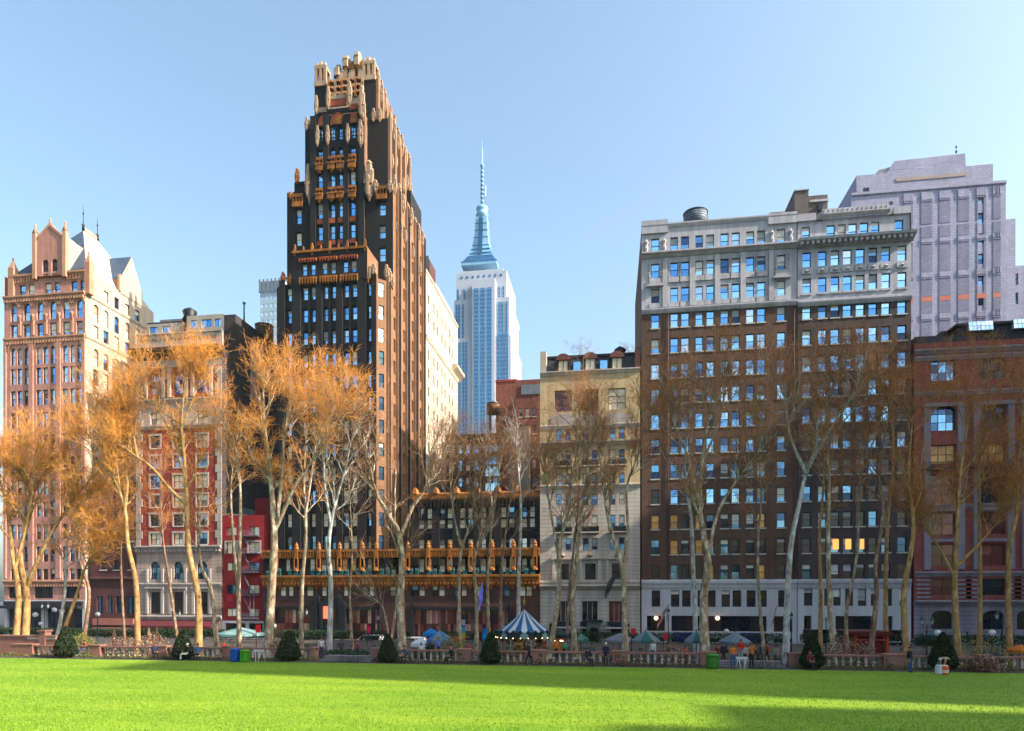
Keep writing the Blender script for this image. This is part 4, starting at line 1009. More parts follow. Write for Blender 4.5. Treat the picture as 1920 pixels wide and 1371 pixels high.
# ------------------------------------------------------------------ I  buildings glimpsed in the gap
def gap_buildings():
    Y = 132.0
    b = Bld('brick_building', 'dark brown brick block with arched windows low in the gap behind the gold parapet', 0, 'building', None, (X(885, Y), Y, GZ))
    x0, x1 = X(836, Y), X(947, Y); zt = Z(890, 816, Y); br = mat('umber_brick', (.13, .06, .045), .85, .2, .3, 6, .2, brick=(.5, .28, .02, .8))
    mb = MB(); rows = []
    for yt, ym, a in ((832, 850, 0), (862, 882, .8), (895, 912, .8), (928, 945, 0)): rows.append((*rw(890, yt, ym, Y), cols_px([(844, 852), (858, 866), (873, 881), (888, 897), (912, 920), (924, 932)], x0, Y), dict(glass={'sky': 2, 'cream': 1, 'dark': 1}, arch=a or None)))
    b.wall(mb, (x0, Y), (1, 0), x1 - x0, GZ, zt, rows, br, .3); mb.box(x0, x1, Y + .5, Y + 14, GZ, zt - .1, br); b.part(mb, 'wall')
    t = MB(); cornice(t, (x0, Y), (1, 0), (0, x1 - x0), [(.1, zt - .6), (.5, zt - .1), (.5, zt + .15), (.05, zt + .2)], br); b.part(t, 'cornice')
    # bow of blue windows
    s = MB(); xs0, xs1 = X(910, Y - 1), X(936, Y - 1)
    for yt, ym in ((838, 848), (858, 872), (880, 894), (908, 922)):
        s.box(xs0, xs1, Y - .8, Y - .02, Z(920, ym, Y), Z(920, yt, Y), G_SKY)
    b.part(s, 'bay_window'); b.finish()
    Y = 140.0; pk = mat('salmon_brick', (.27, .11, .085), .85, .15, .3, 6, .2, brick=(.5, .28, .02, .8))
    b = Bld('brick_building', 'salmon red brick building beside the yellow house with pale sunlit side wall', 0, 'building', None, (X(985, Y), Y, GZ))
    x0, x1 = X(966, Y), X(1022, Y); zt = Z(990, 712, Y); mb = MB()
    rows = [(*rw(990, yt, yt + 16, Y), cols_px([(972, 979), (985, 992), (998, 1005)], x0, Y), dict(glass={'cream': 2, 'dark': 2}, sill=SILL)) for yt in (765, 797, 829, 861, 893)]
    b.wall(mb, (x0, Y), (1, 0), x1 - x0, GZ, zt, rows, pk, .3); mb.box(x0, x1, Y + .5, Y + 16, GZ, zt - .2, pk)
    b.part(mb, 'wall'); m = MB(); m.box(X(976, Y - 1), X(1012, Y - 1), Y - .2, Y - .02, Z(990, 740, Y), Z(990, 722, Y), METAL_GREY); b.part(m, 'louvre_panel'); b.finish()
    Y = 150.0
    b = Bld('brick_building', 'square reddish penthouse block below the distant skyscraper', 0, 'building', None, (X(950, Y), Y, GZ))
    mb = MB(); mb.box(X(930, Y), X(968, Y), Y, Y + 12, GZ, Z(950, 716, Y), pk); b.part(mb, 'wall'); m = MB(); m.box(X(929, Y), X(969, Y), Y - .15, Y + 12.2, Z(950, 716, Y), Z(950, 712, Y), REDB); b.part(m, 'coping'); b.finish()
    Y = 137.0
    b = Bld('brick_building', 'narrow building with cream sidewall half hidden by bare trees in the gap', 0, 'building', None, (X(965, Y), Y, GZ))
    mb = MB(); mb.box(X(944, Y), X(992, Y), Y, Y + 2, GZ, Z(965, 800, Y), IVORY); b.part(mb, 'wall'); m = MB(); m.box(X(943, Y), X(993, Y), Y - .1, Y + 2.1, Z(965, 800, Y), Z(965, 797, Y), pk); b.part(m, 'coping'); b.finish()
gap_buildings()
water_tank('wooden water tank with conical roof in the gap below the distant skyscraper', 926, 758, 776, 134, 26, mat('tank_warm_cedar', (.40, .19, .10), .8, .2, 1.2, 9, .3), True)

# ------------------------------------------------------------------ J  yellow limestone and brick club building
YEL = mat('buff_yellow_brick', (.70, .53, .33), .85, .12, .3, 6, .2, brick=(.5, .27, .02, .85))
BUFF = mat('buff_limestone', (.62, .54, .48), .85, .12, .3, 6, .22, courses=(.62, .05, .6))
BUFFT = mat('buff_trim', (.62, .54, .47), .85, .12, .4, 6, .22)
def yellow_house():
    x0, x1 = X(1013), X(1200); W = x1 - x0; A = (x0, Y0 - .3); ax = (1, 0); yw = Y0 - .3
    b = Bld('studio_building', 'yellow brick studio building with dark mansard roof and pale rusticated base', 0, 'building', None, ((x0 + x1) / 2, Y0, GZ))
    zr = Z(1107, 697); zmid = Z(1107, 775); zbase = Z(1107, 1098)
    c3 = cols_px([(1040, 1072), (1091, 1122), (1141, 1173)], x0)
    c6 = cols_px([(1043.5, 1053.5), (1061, 1070.5), (1093.4, 1103.4), (1110, 1120.4), (1143.3, 1153.8), (1160.6, 1171)], x0)
    gl = {'deep': 4, 'ruby': 1, 'cream': 1}
    mb = MB()
    rows = [(*rw(1107, 731, 771), c3, dict(kind=(2, 3), glass={'cream': 1, 'deep': 1, 'ruby': 1}, frame=FR_BROWN, rev=.4))]
    for yt, ym in ((803, 826), (845, 873), (888, 911), (926, 948), (967, 997), (1009, 1031)): rows.append((*rw(1107, yt, ym), c6, dict(glass=gl, frame=FR_DARK)))
    rows.append((*rw(1107, 1057, 1087), cols_px([(1047, 1067), (1097, 1117), (1147, 1167)], x0), dict(kind=(3, 2), glass={'cream': 1, 'dark': 2}, frame=FR_DARK)))
    zsplit = Z(1107, 905)
    b.wall(mb, A, ax, W, Z(1107, 918), zr, [r for r in rows if r[0] > Z(1107, 918)], YEL, .35)
    b.wall(mb, A, ax, W, zbase, Z(1107, 918), [r for r in rows if r[0] < Z(1107, 918)], BUFF, .35)
    base = [(*rw(1107, 1127, 1166), cols_px([(1042, 1070), (1091, 1121), (1141, 1171)], x0), dict(kind=(3, 1), glass={'dark': 1, 'ruby': 1}, frame=FR_WHITE, rev=.45)),
            (GZ + .2, GZ + 2.9, cols_px([(1030, 1060), (1092, 1125), (1145, 1180)], x0), dict(kind=(2, 2), glass='dark', frame=FR_BROWN, rev=.5))]
    b.wall(mb, A, ax, W, GZ, zbase, base, BUFF, .4)
    mb.face([(x0, yw + 24, GZ), (x0, yw, GZ), (x0, yw, zr), (x0, yw + 24, zr)], YEL); mb.face([(x1, yw, GZ), (x1, yw + .6, GZ), (x1, yw + .6, zr), (x1, yw, zr)], YEL)
    mb.face([(x0, yw, zr), (x1, yw, zr), (x1, yw + 24, zr), (x0, yw + 24, zr)], TAR)
    mb.face([(x1, yw + 24, GZ), (x0, yw + 24, GZ), (x0, yw + 24, zr), (x1, yw + 24, zr)], YEL)
    b.part(mb, 'wall')
    m = MB(); sl = mat('mansard_standing_seam', (.06, .062, .075), .5, .25, .6, 5, .3)
    xa, xb = X(1024.5), X(1190); zt = Z(1107, 663)
    m.rings([[(xa, yw + .5, zr), (xb, yw + .5, zr), (xb, yw + 10, zr), (xa, yw + 10, zr)], [(xa, yw + 1.9, zt), (xb, yw + 1.9, zt), (xb, yw + 10, zt), (xa, yw + 10, zt)]], sl)
    m.box(xa, xb, yw + 1.6, yw + 10, zt, zt + .35, BLACK)
    for k in range(34):
        a = xa + (xb - xa) * k / 33; m.rings([[(a - .05, yw + .44, zr), (a + .05, yw + .44, zr), (a + .05, yw + .6, zr), (a - .05, yw + .6, zr)], [(a - .05, yw + 1.84, zt), (a + .05, yw + 1.84, zt), (a + .05, yw + 2.0, zt), (a - .05, yw + 2.0, zt)]], sl)
    ro = b.part(m, 'roof')
    m = MB(); m.box(x0 + .01, xa - .02, yw + .1, yw + 10, zr, Z(1019, 660), BUFFT); m.box(xb + .02, x1, yw + .1, yw + 10, zr, Z(1195, 652), MAROON); b.part(m, 'party_parapet')
    for px in (1056, 1106.5, 1157):
        d = MB(); x = X(px); zd = zr + 2.3
        d.box(x - 1.0, x - .7, yw + .1, yw + 2, zr, zd - .3, BLACK); d.box(x + .7, x + 1.0, yw + .1, yw + 2, zr, zd - .3, BLACK)
        K = 8; rr = []
        for y in (yw - .1, yw + 2.0): rr.append([(x - 1.15 * math.cos(math.pi * i / K), y, zd - .35 + 1.0 * math.sin(math.pi * i / K)) for i in range(K + 1)])
        d.rings(rr, mat('dormer_copper', (.16, .06, .045), .6, .2), True, False); d.face([(x - .7, yw + .3, zr + .1), (x + .7, yw + .3, zr + .1), (x + .7, yw + .3, zd - .3), (x - .7, yw + .3, zd - .3)], G_CREAM)
        d.box(x - .05, x + .05, yw + .22, yw + .32, zr + .1, zd - .3, BLACK); b.part(d, 'dormer')
    for px in (1082, 1132):
        d = MB(); x = X(px); d.box(x - .65, x + .65, yw + .15, yw + 1.5, zr + .2, zr + 1.75, FR_DARK); d.face([(x - .55, yw + .14, zr + .3), (x + .55, yw + .14, zr + .3), (x + .55, yw + .14, zr + 1.6), (x - .55, yw + .14, zr + 1.6)], G_SKY); b.part(d, 'dormer')
    v = MB(); x = X(1155); y = yw + 4; v.tube([(x, y, zt), (x, y, zt + 1.0), (x + .15, y - .05, zt + 1.5), (x + .6, y - .1, zt + 1.75), (x + 1.0, y - .15, zt + 1.5), (x + 1.1, y - .15, zt + 1.25)], [.42, .42, .46, .5, .55, .6], 10, BLACK); b.part(v, 'roof_cowl')
    t = MB()
    for yy, e in ((698, .35), (799, .2), (831, .55), (912, .3), (1100, .75), (1093, .3)):
        z = Z(1107, yy); cornice(t, A, ax, (0, W), [(e * .3, z - .4), (e * .6, z - .15), (e, z + .05), (e, z + .22), (.03, z + .3)], BUFFT)
    for k in range(3):                       # stone panels with a flat arch between the two top storeys
        a, c = c3[k]; z = Z(1107, 799); t.obox(A, ax, (a - .5, c + .5), -.02, .12, z, Z(1107, 786), LIME)
        K = 8; cx = (a + c) / 2; r_ = (c - a) / 2 + .5; zz = Z(1107, 786)
        P = [(x0 + cx - r_ * math.cos(math.pi * i / K), yw - .12, zz + .9 * math.sin(math.pi * i / K)) for i in range(K + 1)]
        t.face(P, LIME); t.rings([P, [(q[0], yw, q[2]) for q in P]], LIME, False, False, False)
        z = Z(1107, 1048)                   # ornate pediments
        t.obox(A, ax, (cx - 1.9, cx + 1.9), -.02, .45, z - .1, z + .15, BUFFT)
        P = [(x0 + cx - 1.7 * math.cos(math.pi * i / K), yw - .4, z + .15 + .9 * math.sin(math.pi * i / K)) for i in range(K + 1)]
        t.face(P, BUFFT); t.rings([P, [(q[0], yw, q[2]) for q in P]], BUFFT, False, False, False)
        t.lathe((x0 + cx, yw - .45, z + .5), [(.05, -.35), (.4, 0), (.05, .4)], 8, mat('carved_cartouche', (.42, .27, .17), .8, .2, 1, 8), False)
        for e in (cx - 1.7, cx + 1.25): t.obox(A, ax, (e, e + .45), -.02, .3, Z(1107, 1088), z - .1, BUFFT)
        t.obox(A, ax, (cx - 1.9, cx + 1.9), -.02, .35, Z(1107, 1091), Z(1107, 1088), BUFFT)
        z = Z(1107, 1178); t.obox(A, ax, (cx - 1.8, cx + 1.8), -.02, .9, z, z + .22, WHITE_STONE)
    b.part(t, 'stone_trim')
    for yt, ym in ((864, 874), (988, 998)):
        for k in range(3):
            a, c = c6[2 * k][0] - .2, c6[2 * k + 1][1] + .2; z0, z1 = Z(1107, ym), Z(1107, yt); o = MB()
            o.obox(A, ax, (a - .1, c + .1), -.02, .75, z0 - .18, z0, BUFFT)
            for q in range(16):
                s = a + (c - a) * q / 15; o.obox(A, ax, (s - .03, s + .03), .6, .66, z0, z1, BLACK)
            o.obox(A, ax, (a, c), .58, .68, z1 - .06, z1 + .02, BLACK); o.obox(A, ax, (a, c), .58, .68, z0 + .08, z0 + .16, BLACK); o.obox(A, ax, (a, c), .5, .52, z0, z1 - .1, G_DARK)
            for q in (a, c): o.obox(A, ax, (q - .04, q + .04), 0, .66, z1 - .06, z1, BLACK)
            b.part(o, 'balcony')
    for k in range(3):
        a, c = base[0][2][k]; z0, z1 = Z(1107, 1176), Z(1107, 1166); o = MB()
        o.obox(A, ax, (a - .2, c + .2), .3, .85, z0 + .25, z1, mat('balcony_black', (.02, .022, .03), .5, .2)); o.obox(A, ax, (a - .25, c + .25), .25, .9, z1, z1 + .08, BLACK); b.part(o, 'balcony')
    k_ = MB(); gn = mat('kiosk_green', (.12, .16, .11), .6, .15); xk0, xk1 = X(1101), X(1127)
    k_.box(xk0, xk1, yw - 1.4, yw - .02, GZ, GZ + 3.2, gn); k_.box(xk0 - .3, xk1 + .3, yw - 1.7, yw - .02, GZ + 3.2, GZ + 3.5, FR_DARK)
    k_.face([((xk0 + xk1) / 2 - .75, yw - 1.41, GZ + .1), ((xk0 + xk1) / 2 + .75, yw - 1.41, GZ + .1), ((xk0 + xk1) / 2 + .75, yw - 1.41, GZ + 1.8), ((xk0 + xk1) / 2 + .45, yw - 1.41, GZ + 2.35), ((xk0 + xk1) / 2 - .45, yw - 1.41, GZ + 2.35), ((xk0 + xk1) / 2 - .75, yw - 1.41, GZ + 1.8)], G_DARK)
    b.part(k_, 'entrance_porch')
    f = MB(); xf = X(1152); zf = Z(1145, 1072); f.tube([(xf, yw, zf - .3), (xf - .2, yw - 1.8, zf + 1.0)], .05, 6, BLACK); p = b.part(f, 'flagpole')
    b.finish(); return p
yellow_house()

# ------------------------------------------------------------------ K  two brown brick office blocks with stone tops
BROWN = mat('brown_brick', (.165, .095, .07), .85, .24, .12, 5, .25, brick=(.55, .42, .03, .72))
BROWN2 = mat('purplish_brown_brick', (.105, .075, .075), .85, .22, .12, 5, .25, brick=(.55, .42, .03, .72))
GREYST = mat('grey_limestone', (.56, .55, .62), .85, .12, .25, 6, .22)
GREYST2 = mat('grey_limestone_mould', (.58, .56, .61), .85, .14, .5, 6, .2)
KROWS = [461 + 47.1 * k for k in range(14)]
def krow(k): zc = EYE + Y0 * (HOR - KROWS[k]) / F / den(1225); return zc - 1.1, zc + 1.1
def kglass(k):
    return {'sky': 8, 'deep': 2, 'pale': 1} if k < 3 else {'sky': 7, 'deep': 3, 'pale': 2, 'dark': 1} if k < 7 else {'sky': 2, 'deep': 5, 'dark': 3} if k < 11 else {'dark': 5, 'deep': 2, 'amber': 2}
def brown_blocks():
    ax = (1, 0)
    zbase = Z(1340, 1092); zb2 = Z(1340, 1130)
    # ---------------- left block
    x0, x1 = X(1203), X(1494.3); W = x1 - x0; A = (x0, Y0)
    b = Bld('office_building', 'brown brick office building with pale stone top floors and rooftop water tank', 0, 'building', None, ((x0 + x1) / 2, Y0, GZ))
    cp = [(1221, 1236), (1257, 1271.5), (1277, 1292), (1304, 1318), (1324.5, 1339), (1351, 1366), (1372, 1387), (1399, 1414), (1419.7, 1435), (1457, 1472.6)]
    cols = cols_px(cp, x0); ztop = Z(1340, 415); zst = Z(1225, 583)
    mb = MB()
    b.wall(mb, A, ax, W, zbase, zst, [(*krow(k), cols, dict(glass=kglass(k), sill=SILL, frame=FR_TEAL if k < 8 else FR_DARK)) for k in range(3, 14)], BROWN, .3)
    b.wall(mb, A, ax, W, zst, ztop, [(*krow(k), cols, dict(glass=kglass(k), frame=FR_TEAL)) for k in range(3)], GREYST, .3)
    zt = ztop
    mb.face([(x0, Y0 + 28, GZ), (x0, Y0, GZ), (x0, Y0, zt), (x0, Y0 + 28, zt)], BROWN); mb.face([(x1, Y0, GZ), (x1, Y0 + 28, GZ), (x1, Y0 + 28, zt), (x1, Y0, zt)], BROWN2); mb.face([(x1, Y0 + 28, GZ), (x0, Y0 + 28, GZ), (x0, Y0 + 28, zt), (x1, Y0 + 28, zt)], BROWN); mb.face([(x0, Y0, zt - .6), (x1, Y0, zt - .6), (x1, Y0 + 28, zt - .6), (x0, Y0 + 28, zt - .6)], TAR)
    mb.box(x0, X(1252), Y0 - .25, Y0 + 1, zt - 1.2, zt + .8, GREYST); mb.box(X(1440), x1, Y0 - .25, Y0 + 1, zt - 1.2, Z(1465, 400), GREYST)
    mb.box(x0 + .1, X(1233), Y0 + .9, Y0 + 6, zt - .6, zt + 1.2, mat('orange_brick', (.45, .18, .09), .85, .15))
    b.part(mb, 'wall')
    s = MB()
    basec = cols_px([(1222, 1238), (1258, 1274), (1279, 1295), (1308, 1322), (1327, 1342), (1353, 1369), (1373.5, 1390), (1400, 1417), (1422, 1438), (1459, 1472)], x0)
    b.wall(s, A, ax, W, GZ, zbase, [(*rw(1340, 1107, 1138), basec, dict(glass='dark', kind=(1, 2), rev=.35)),
        (*rw(1340, 1155, 1184), cols_px([(1213, 1247), (1259, 1316), (1325, 1438), (1451, 1486)], x0), dict(glass='dark', kind=(4, 1), rev=.5)),
        (GZ + .15, Z(1340, 1197), cols_px([(1213, 1247), (1259, 1316), (1325, 1438), (1451, 1486)], x0), dict(glass='dark', kind=(4, 1), rev=.6))], WHITE_STONE, .4)
    cornice(s, A, ax, (0, W), [(.1, zbase - .9), (.2, zbase - .4), (.35, zbase - .1), (.35, zbase + .3), (.05, zbase + .4)], WHITE_STONE)
    b.part(s, 'stone_base')
    t = MB()
    z = zst; cornice(t, A, ax, (0, W), [(.1, z - .5), (.3, z - .2), (.4, z + .05), (.4, z + .25), (.03, z + .35)], GREYST2)
    z = Z(1225, 480); cornice(t, A, ax, (0, W), [(.15, z - .4), (.45, z - .1), (.8, z + .12), (.8, z + .35), (.03, z + .45)], GREYST2)
    cornice(t, A, ax, (0, W), [(.05, zt - .5), (.2, zt - .25), (.3, zt), (.3, zt + .2), (.02, zt + .25)], GREYST2)
    z = Z(1225, 533)
    for i in range(0, 9):
        a = [0, 1, 3, 5, 7, 9][min(i, 5)]
    for a, c in cols:
        for q in (a - .28, c + .08): t.obox(A, ax, (q, q + .2), -.02, .1, krow(1)[0], krow(1)[1] + .3, GREYST2)
        t.obox(A, ax, (a - .3, c + .3), -.02, .16, krow(1)[0] - .9, krow(1)[0] - .15, GREYST2); t.obox(A, ax, (a - .3, c + .3), -.02, .12, krow(2)[0] - .75, krow(2)[0] - .1, GREYST2)
    for px in (1247, 1298, 1345, 1393, 1446): t.obox(A, ax, (X(px) - x0 - .38, X(px) - x0 + .38), -.02, .22, zst + .4, Z(1225, 486), GREYST2)
    for px in (1228.5, 1465):
        c = X(px) - x0; z = krow(2)[1] + .25
        t.obox(A, ax, (c - 1.3, c + 1.3), -.02, .5, z, z + .2, GREYST2)
        K = 6; P = [(x0 + c - 1.1 * math.cos(math.pi * i / K), Y0 - .45, z + .2 + .55 * math.sin(math.pi * i / K)) for i in range(K + 1)]; t.face(P, GREYST2); t.rings([P, [(q[0], Y0, q[2]) for q in P]], GREYST2, False, False, False)
        for k in range(5):
            for sg in (-1, 1): t.lathe((x0 + c + sg * .95, Y0 - .1, krow(1)[0] + .3 + k * .45), [(.05, -.12), (.16, 0), (.05, .12)], 6, GREYST2, False)
        for sg in (-1, 1): t.lathe((x0 + c + sg * 1.35, Y0 - .12, krow(0)[0] + .9), [(.1, -.9), (.3, -.3), (.16, .3), (.34, .7), (.05, 1.2)], 6, GREYST2, False)
    b.part(t, 'stone_trim')
    p = MB()
    for px in (1252.5, 1489): p.tube([(X(px), Y0 - .12, zbase), (X(px), Y0 - .12, zst - .6)], .07, 6, mat('downpipe', (.1, .055, .045), .6, .1))
    b.part(p, 'downpipe')
    w = MB()
    for (a, c) in ((1263, 1306), (1388, 1432)):
        zt_, zb_ = Z(1340, 1186), Z(1340, 1201)
        w.rings([[(X(a), Y0 - .02, zt_), (X(c), Y0 - .02, zt_), (X(c), Y0 - .02, zb_ + .2), (X(a), Y0 - .02, zb_ + .2)], [(X(a), Y0 - 1.8, zb_ + .35), (X(c), Y0 - 1.8, zb_ + .35), (X(c), Y0 - 1.8, zb_), (X(a), Y0 - 1.8, zb_)]], AWN_BLUE)
        b.part(w, 'awning'); w = MB()
    for (px, py) in ((1230, 1159), (1345, 1159)):
        l = MB(); l.sphere((X(px), Y0 - .25, Z(px, py)), .32, LIT, 10, 6); l.box(X(px) - .03, X(px) + .03, Y0 - .28, Y0 + .1, Z(px, py) + .28, Z(px, py) + .6, BLACK); b.part(l, 'globe_lamp')
    for (px, py) in ((1250, 1133), (1449, 1137)):
        f = MB(); f.tube([(X(px, Y0) , Y0, Z(px, py + 32)), (X(px) + .15, Y0 - 1.6, Z(px, py))], .045, 6, BLACK); b.part(f, 'flagpole')
    b.finish(lambda w: w[2] < 8, 100)
    # ---------------- right block
    x0, x1 = X(1494.9), X(1707.5); W = x1 - x0; A = (x0, Y0 - .15); yw = Y0 - .15
    b = Bld('office_building', 'dark brown brick block with bracketed stone cornice, joined to right of the tank-topped building', 0, 'building', None, ((x0 + x1) / 2, Y0, GZ))
    cp = [(1504, 1520), (1533.5, 1549), (1557, 1573), (1580, 1596.4), (1604, 1620.6), (1628, 1644), (1652, 1668.5), (1682, 1699)]
    cols = cols_px(cp, x0); zcor = Z(1600, 452); zatt = Z(1600, 400)
    mb = MB()
    def kg2(k): return dict(kglass(k), amber=1) if k in (5,) else ({'sky': 8, 'deep': 3} if k < 5 else {'sky': 3, 'deep': 4, 'dark': 2} if k < 8 else {'dark': 8, 'deep': 3})
    b.wall(mb, A, ax, W, zbase, zst - .35, [(*krow(k), cols, dict(glass=kg2(k), sill=SILL, frame=FR_TEAL if k < 6 else FR_DARK)) for k in range(3, 14)], BROWN2, .3)
    b.wall(mb, A, ax, W, zst - .35, zcor, [(*krow(k), cols, dict(glass=kglass(k), frame=FR_TEAL)) for k in (1, 2)], GREYST, .3)
    att = [(1504, 1519), (1550.7, 1566), (1571.5, 1586.7), (1591.7, 1607.5), (1613, 1629), (1634.4, 1649.7), (1679, 1695)]
    xa, xb = X(1542), X(1668)
    ca = cols_px(att, x0); zr0, zr1 = krow(0)
    b.wall(mb, (x0, yw + .3), ax, W, zcor, zatt - .6, [(zr0, zr1 + .1, ca, dict(glass='sky', frame=FR_TEAL))], GREYST, .3)
    mb.box(xa, xb, yw + .1, yw + 3, zatt - .7, Z(1600, 388), GREYST); mb.box(X(1676), x1, yw + .1, yw + 3, zatt - .7, Z(1690, 387), GREYST); mb.box(x0 + .05, X(1530), yw + .1, yw + 3, zatt - .7, Z(1510, 401), GREYST)
    zt = zatt
    mb.face([(x0, yw + 28, zbase), (x0, yw, zbase), (x0, yw, zt - .6), (x0, yw + 28, zt - .6)], BROWN2); mb.face([(x1, yw, GZ), (x1, yw + 28, GZ), (x1, yw + 28, zt - .6), (x1, yw, zt - .6)], BROWN2); mb.face([(x1, yw + 28, GZ), (x0, yw + 28, GZ), (x0, yw + 28, zt), (x1, yw + 28, zt)], BROWN2); mb.face([(x0, yw, zt - .65), (x1, yw, zt - .65), (x1, yw + 28, zt - .65), (x0, yw + 28, zt - .65)], TAR)
    b.part(mb, 'wall')
    s = MB()
    bc = cols_px([(1507, 1523), (1545, 1560), (1561.5, 1576), (1584, 1599), (1608, 1624), (1632, 1647), (1660, 1672), (1686, 1700)], x0)
    b.wall(s, A, ax, W, GZ, zbase, [(*rw(1600, 1104, 1136), bc, dict(glass='dark', rev=.35)), (*rw(1600, 1155, 1184), cols_px([(1507, 1521), (1566, 1635), (1660, 1673), (1688, 1700)], x0), dict(glass='dark', kind=(2, 1), rev=.5)),
        (GZ + .15, GZ + 2.2, cols_px([(1505, 1558), (1570, 1640), (1660, 1700)], x0), dict(glass='dark', kind=(3, 1), rev=.6))], WHITE_STONE, .4)
    cornice(s, A, ax, (0, W), [(.1, zbase - .9), (.2, zbase - .4), (.35, zbase - .1), (.35, zbase + .3), (.05, zbase + .4)], GREYST2)
    b.part(s, 'stone_base')
    t = MB()
    z = zst - .35; cornice(t, A, ax, (0, W), [(.1, z - .5), (.3, z - .2), (.4, z + .05), (.4, z + .25), (.03, z + .35)], GREYST2)
    cornice(t, (x0 - .05, yw), ax, (0, W + .35), [(.2, zcor - .7), (.4, zcor - .35), (1.3, zcor - .05), (1.4, zcor + .3), (.03, zcor + .5)], GREYST2)
    for k in range(21): a = W * (k + .5) / 21; t.obox(A, ax, (a - .16, a + .16), .2, 1.15, zcor - .55, zcor - .1, GREYST2)
    cornice(t, (xa, yw + .1), ax, (0, xb - xa), [(.05, Z(1600, 400) - .3), (.4, Z(1600, 400)), (.4, Z(1600, 398)), (.03, Z(1600, 397))], GREYST2)
    for k in range(14): a = (xb - xa) * (k + .5) / 14; t.obox((xa, yw + .1), ax, (a - .1, a + .1), -.02, .12, Z(1600, 396), Z(1600, 390), GREYST2)
    for a, c in cols:
        t.obox(A, ax, (a - .15, c + .15), -.02, .14, krow(1)[0] - 1.1, krow(1)[0] - .3, GREYST2)
        t.lathe((x0 + (a + c) / 2, yw - .12, krow(1)[0] - .7), [(.05, -.28), (.35, 0), (.05, .28)], 6, GREYST2, False)
        t.obox(A, ax, (a - .1, c + .1), -.02, .14, krow(2)[0] - .35, krow(2)[0] - .1, GREYST2)
    b.part(t, 'stone_trim')
    # brick bulkheads on the roof
    r = MB(); bk = mat('bulkhead_brick', (.20, .17, .17), .85, .15, .3, 6, .2, brick=(.5, .28, .02, .8)); yq = yw + 5
    r.box(X(1490, yq), X(1516, yq), yq, yq + 9, zt - 1, Z(1500, 358, yq), bk); r.box(X(1516, yq), X(1553, yq), yq + .3, yq + 9, zt - 1, Z(1535, 364, yq), bk)
    r.box(X(1489, yq), X(1517, yq), yq - .15, yq + 9.1, Z(1500, 358, yq), Z(1500, 356, yq), GREYST2); r.box(X(1516, yq) + .2, X(1554, yq), yq + .1, yq + 9.1, Z(1535, 377, yq), Z(1535, 373, yq), GREYST2)
    r.box(X(1534, yq), X(1542, yq), yq - .05, yq + .5, Z(1538, 394, yq), Z(1538, 382, yq), G_DARK)
    b.part(r, 'roof_bulkhead')
    r = MB(); r.box(X(1447, yq), X(1489.5, yq), yq + 1, yq + 6, zt - 2, Z(1470, 390, yq), mat('orange_bulkhead', (.50, .17, .07), .85, .12)); b.part(r, 'orange_bulkhead')
    l = MB()
    for (a, c) in ((1561, 1576), (1585, 1599), (1612, 1622)):   # lit offices low on the facade
        z0, z1 = krow(12); l.box(X(a) + .05, X(c) - .05, yw + .22, yw + .25, z0 + .5, z1 - .2, glow('lit_office', (1, .36, .08), 0.55, (.4, .15, .05)))
    b.part(l, 'lit_window')
    b.finish(lambda w: w[2] < 8, 97)
brown_blocks()
def roof_tank():
    return water_tank('grey blue rooftop water tank on top of the brown brick office building', 1304, 401, 428, 112, 44, mat('tank_blue_grey', (.24, .30, .40), .55, .2, 1.2, 9, .3), False)
roof_tank()

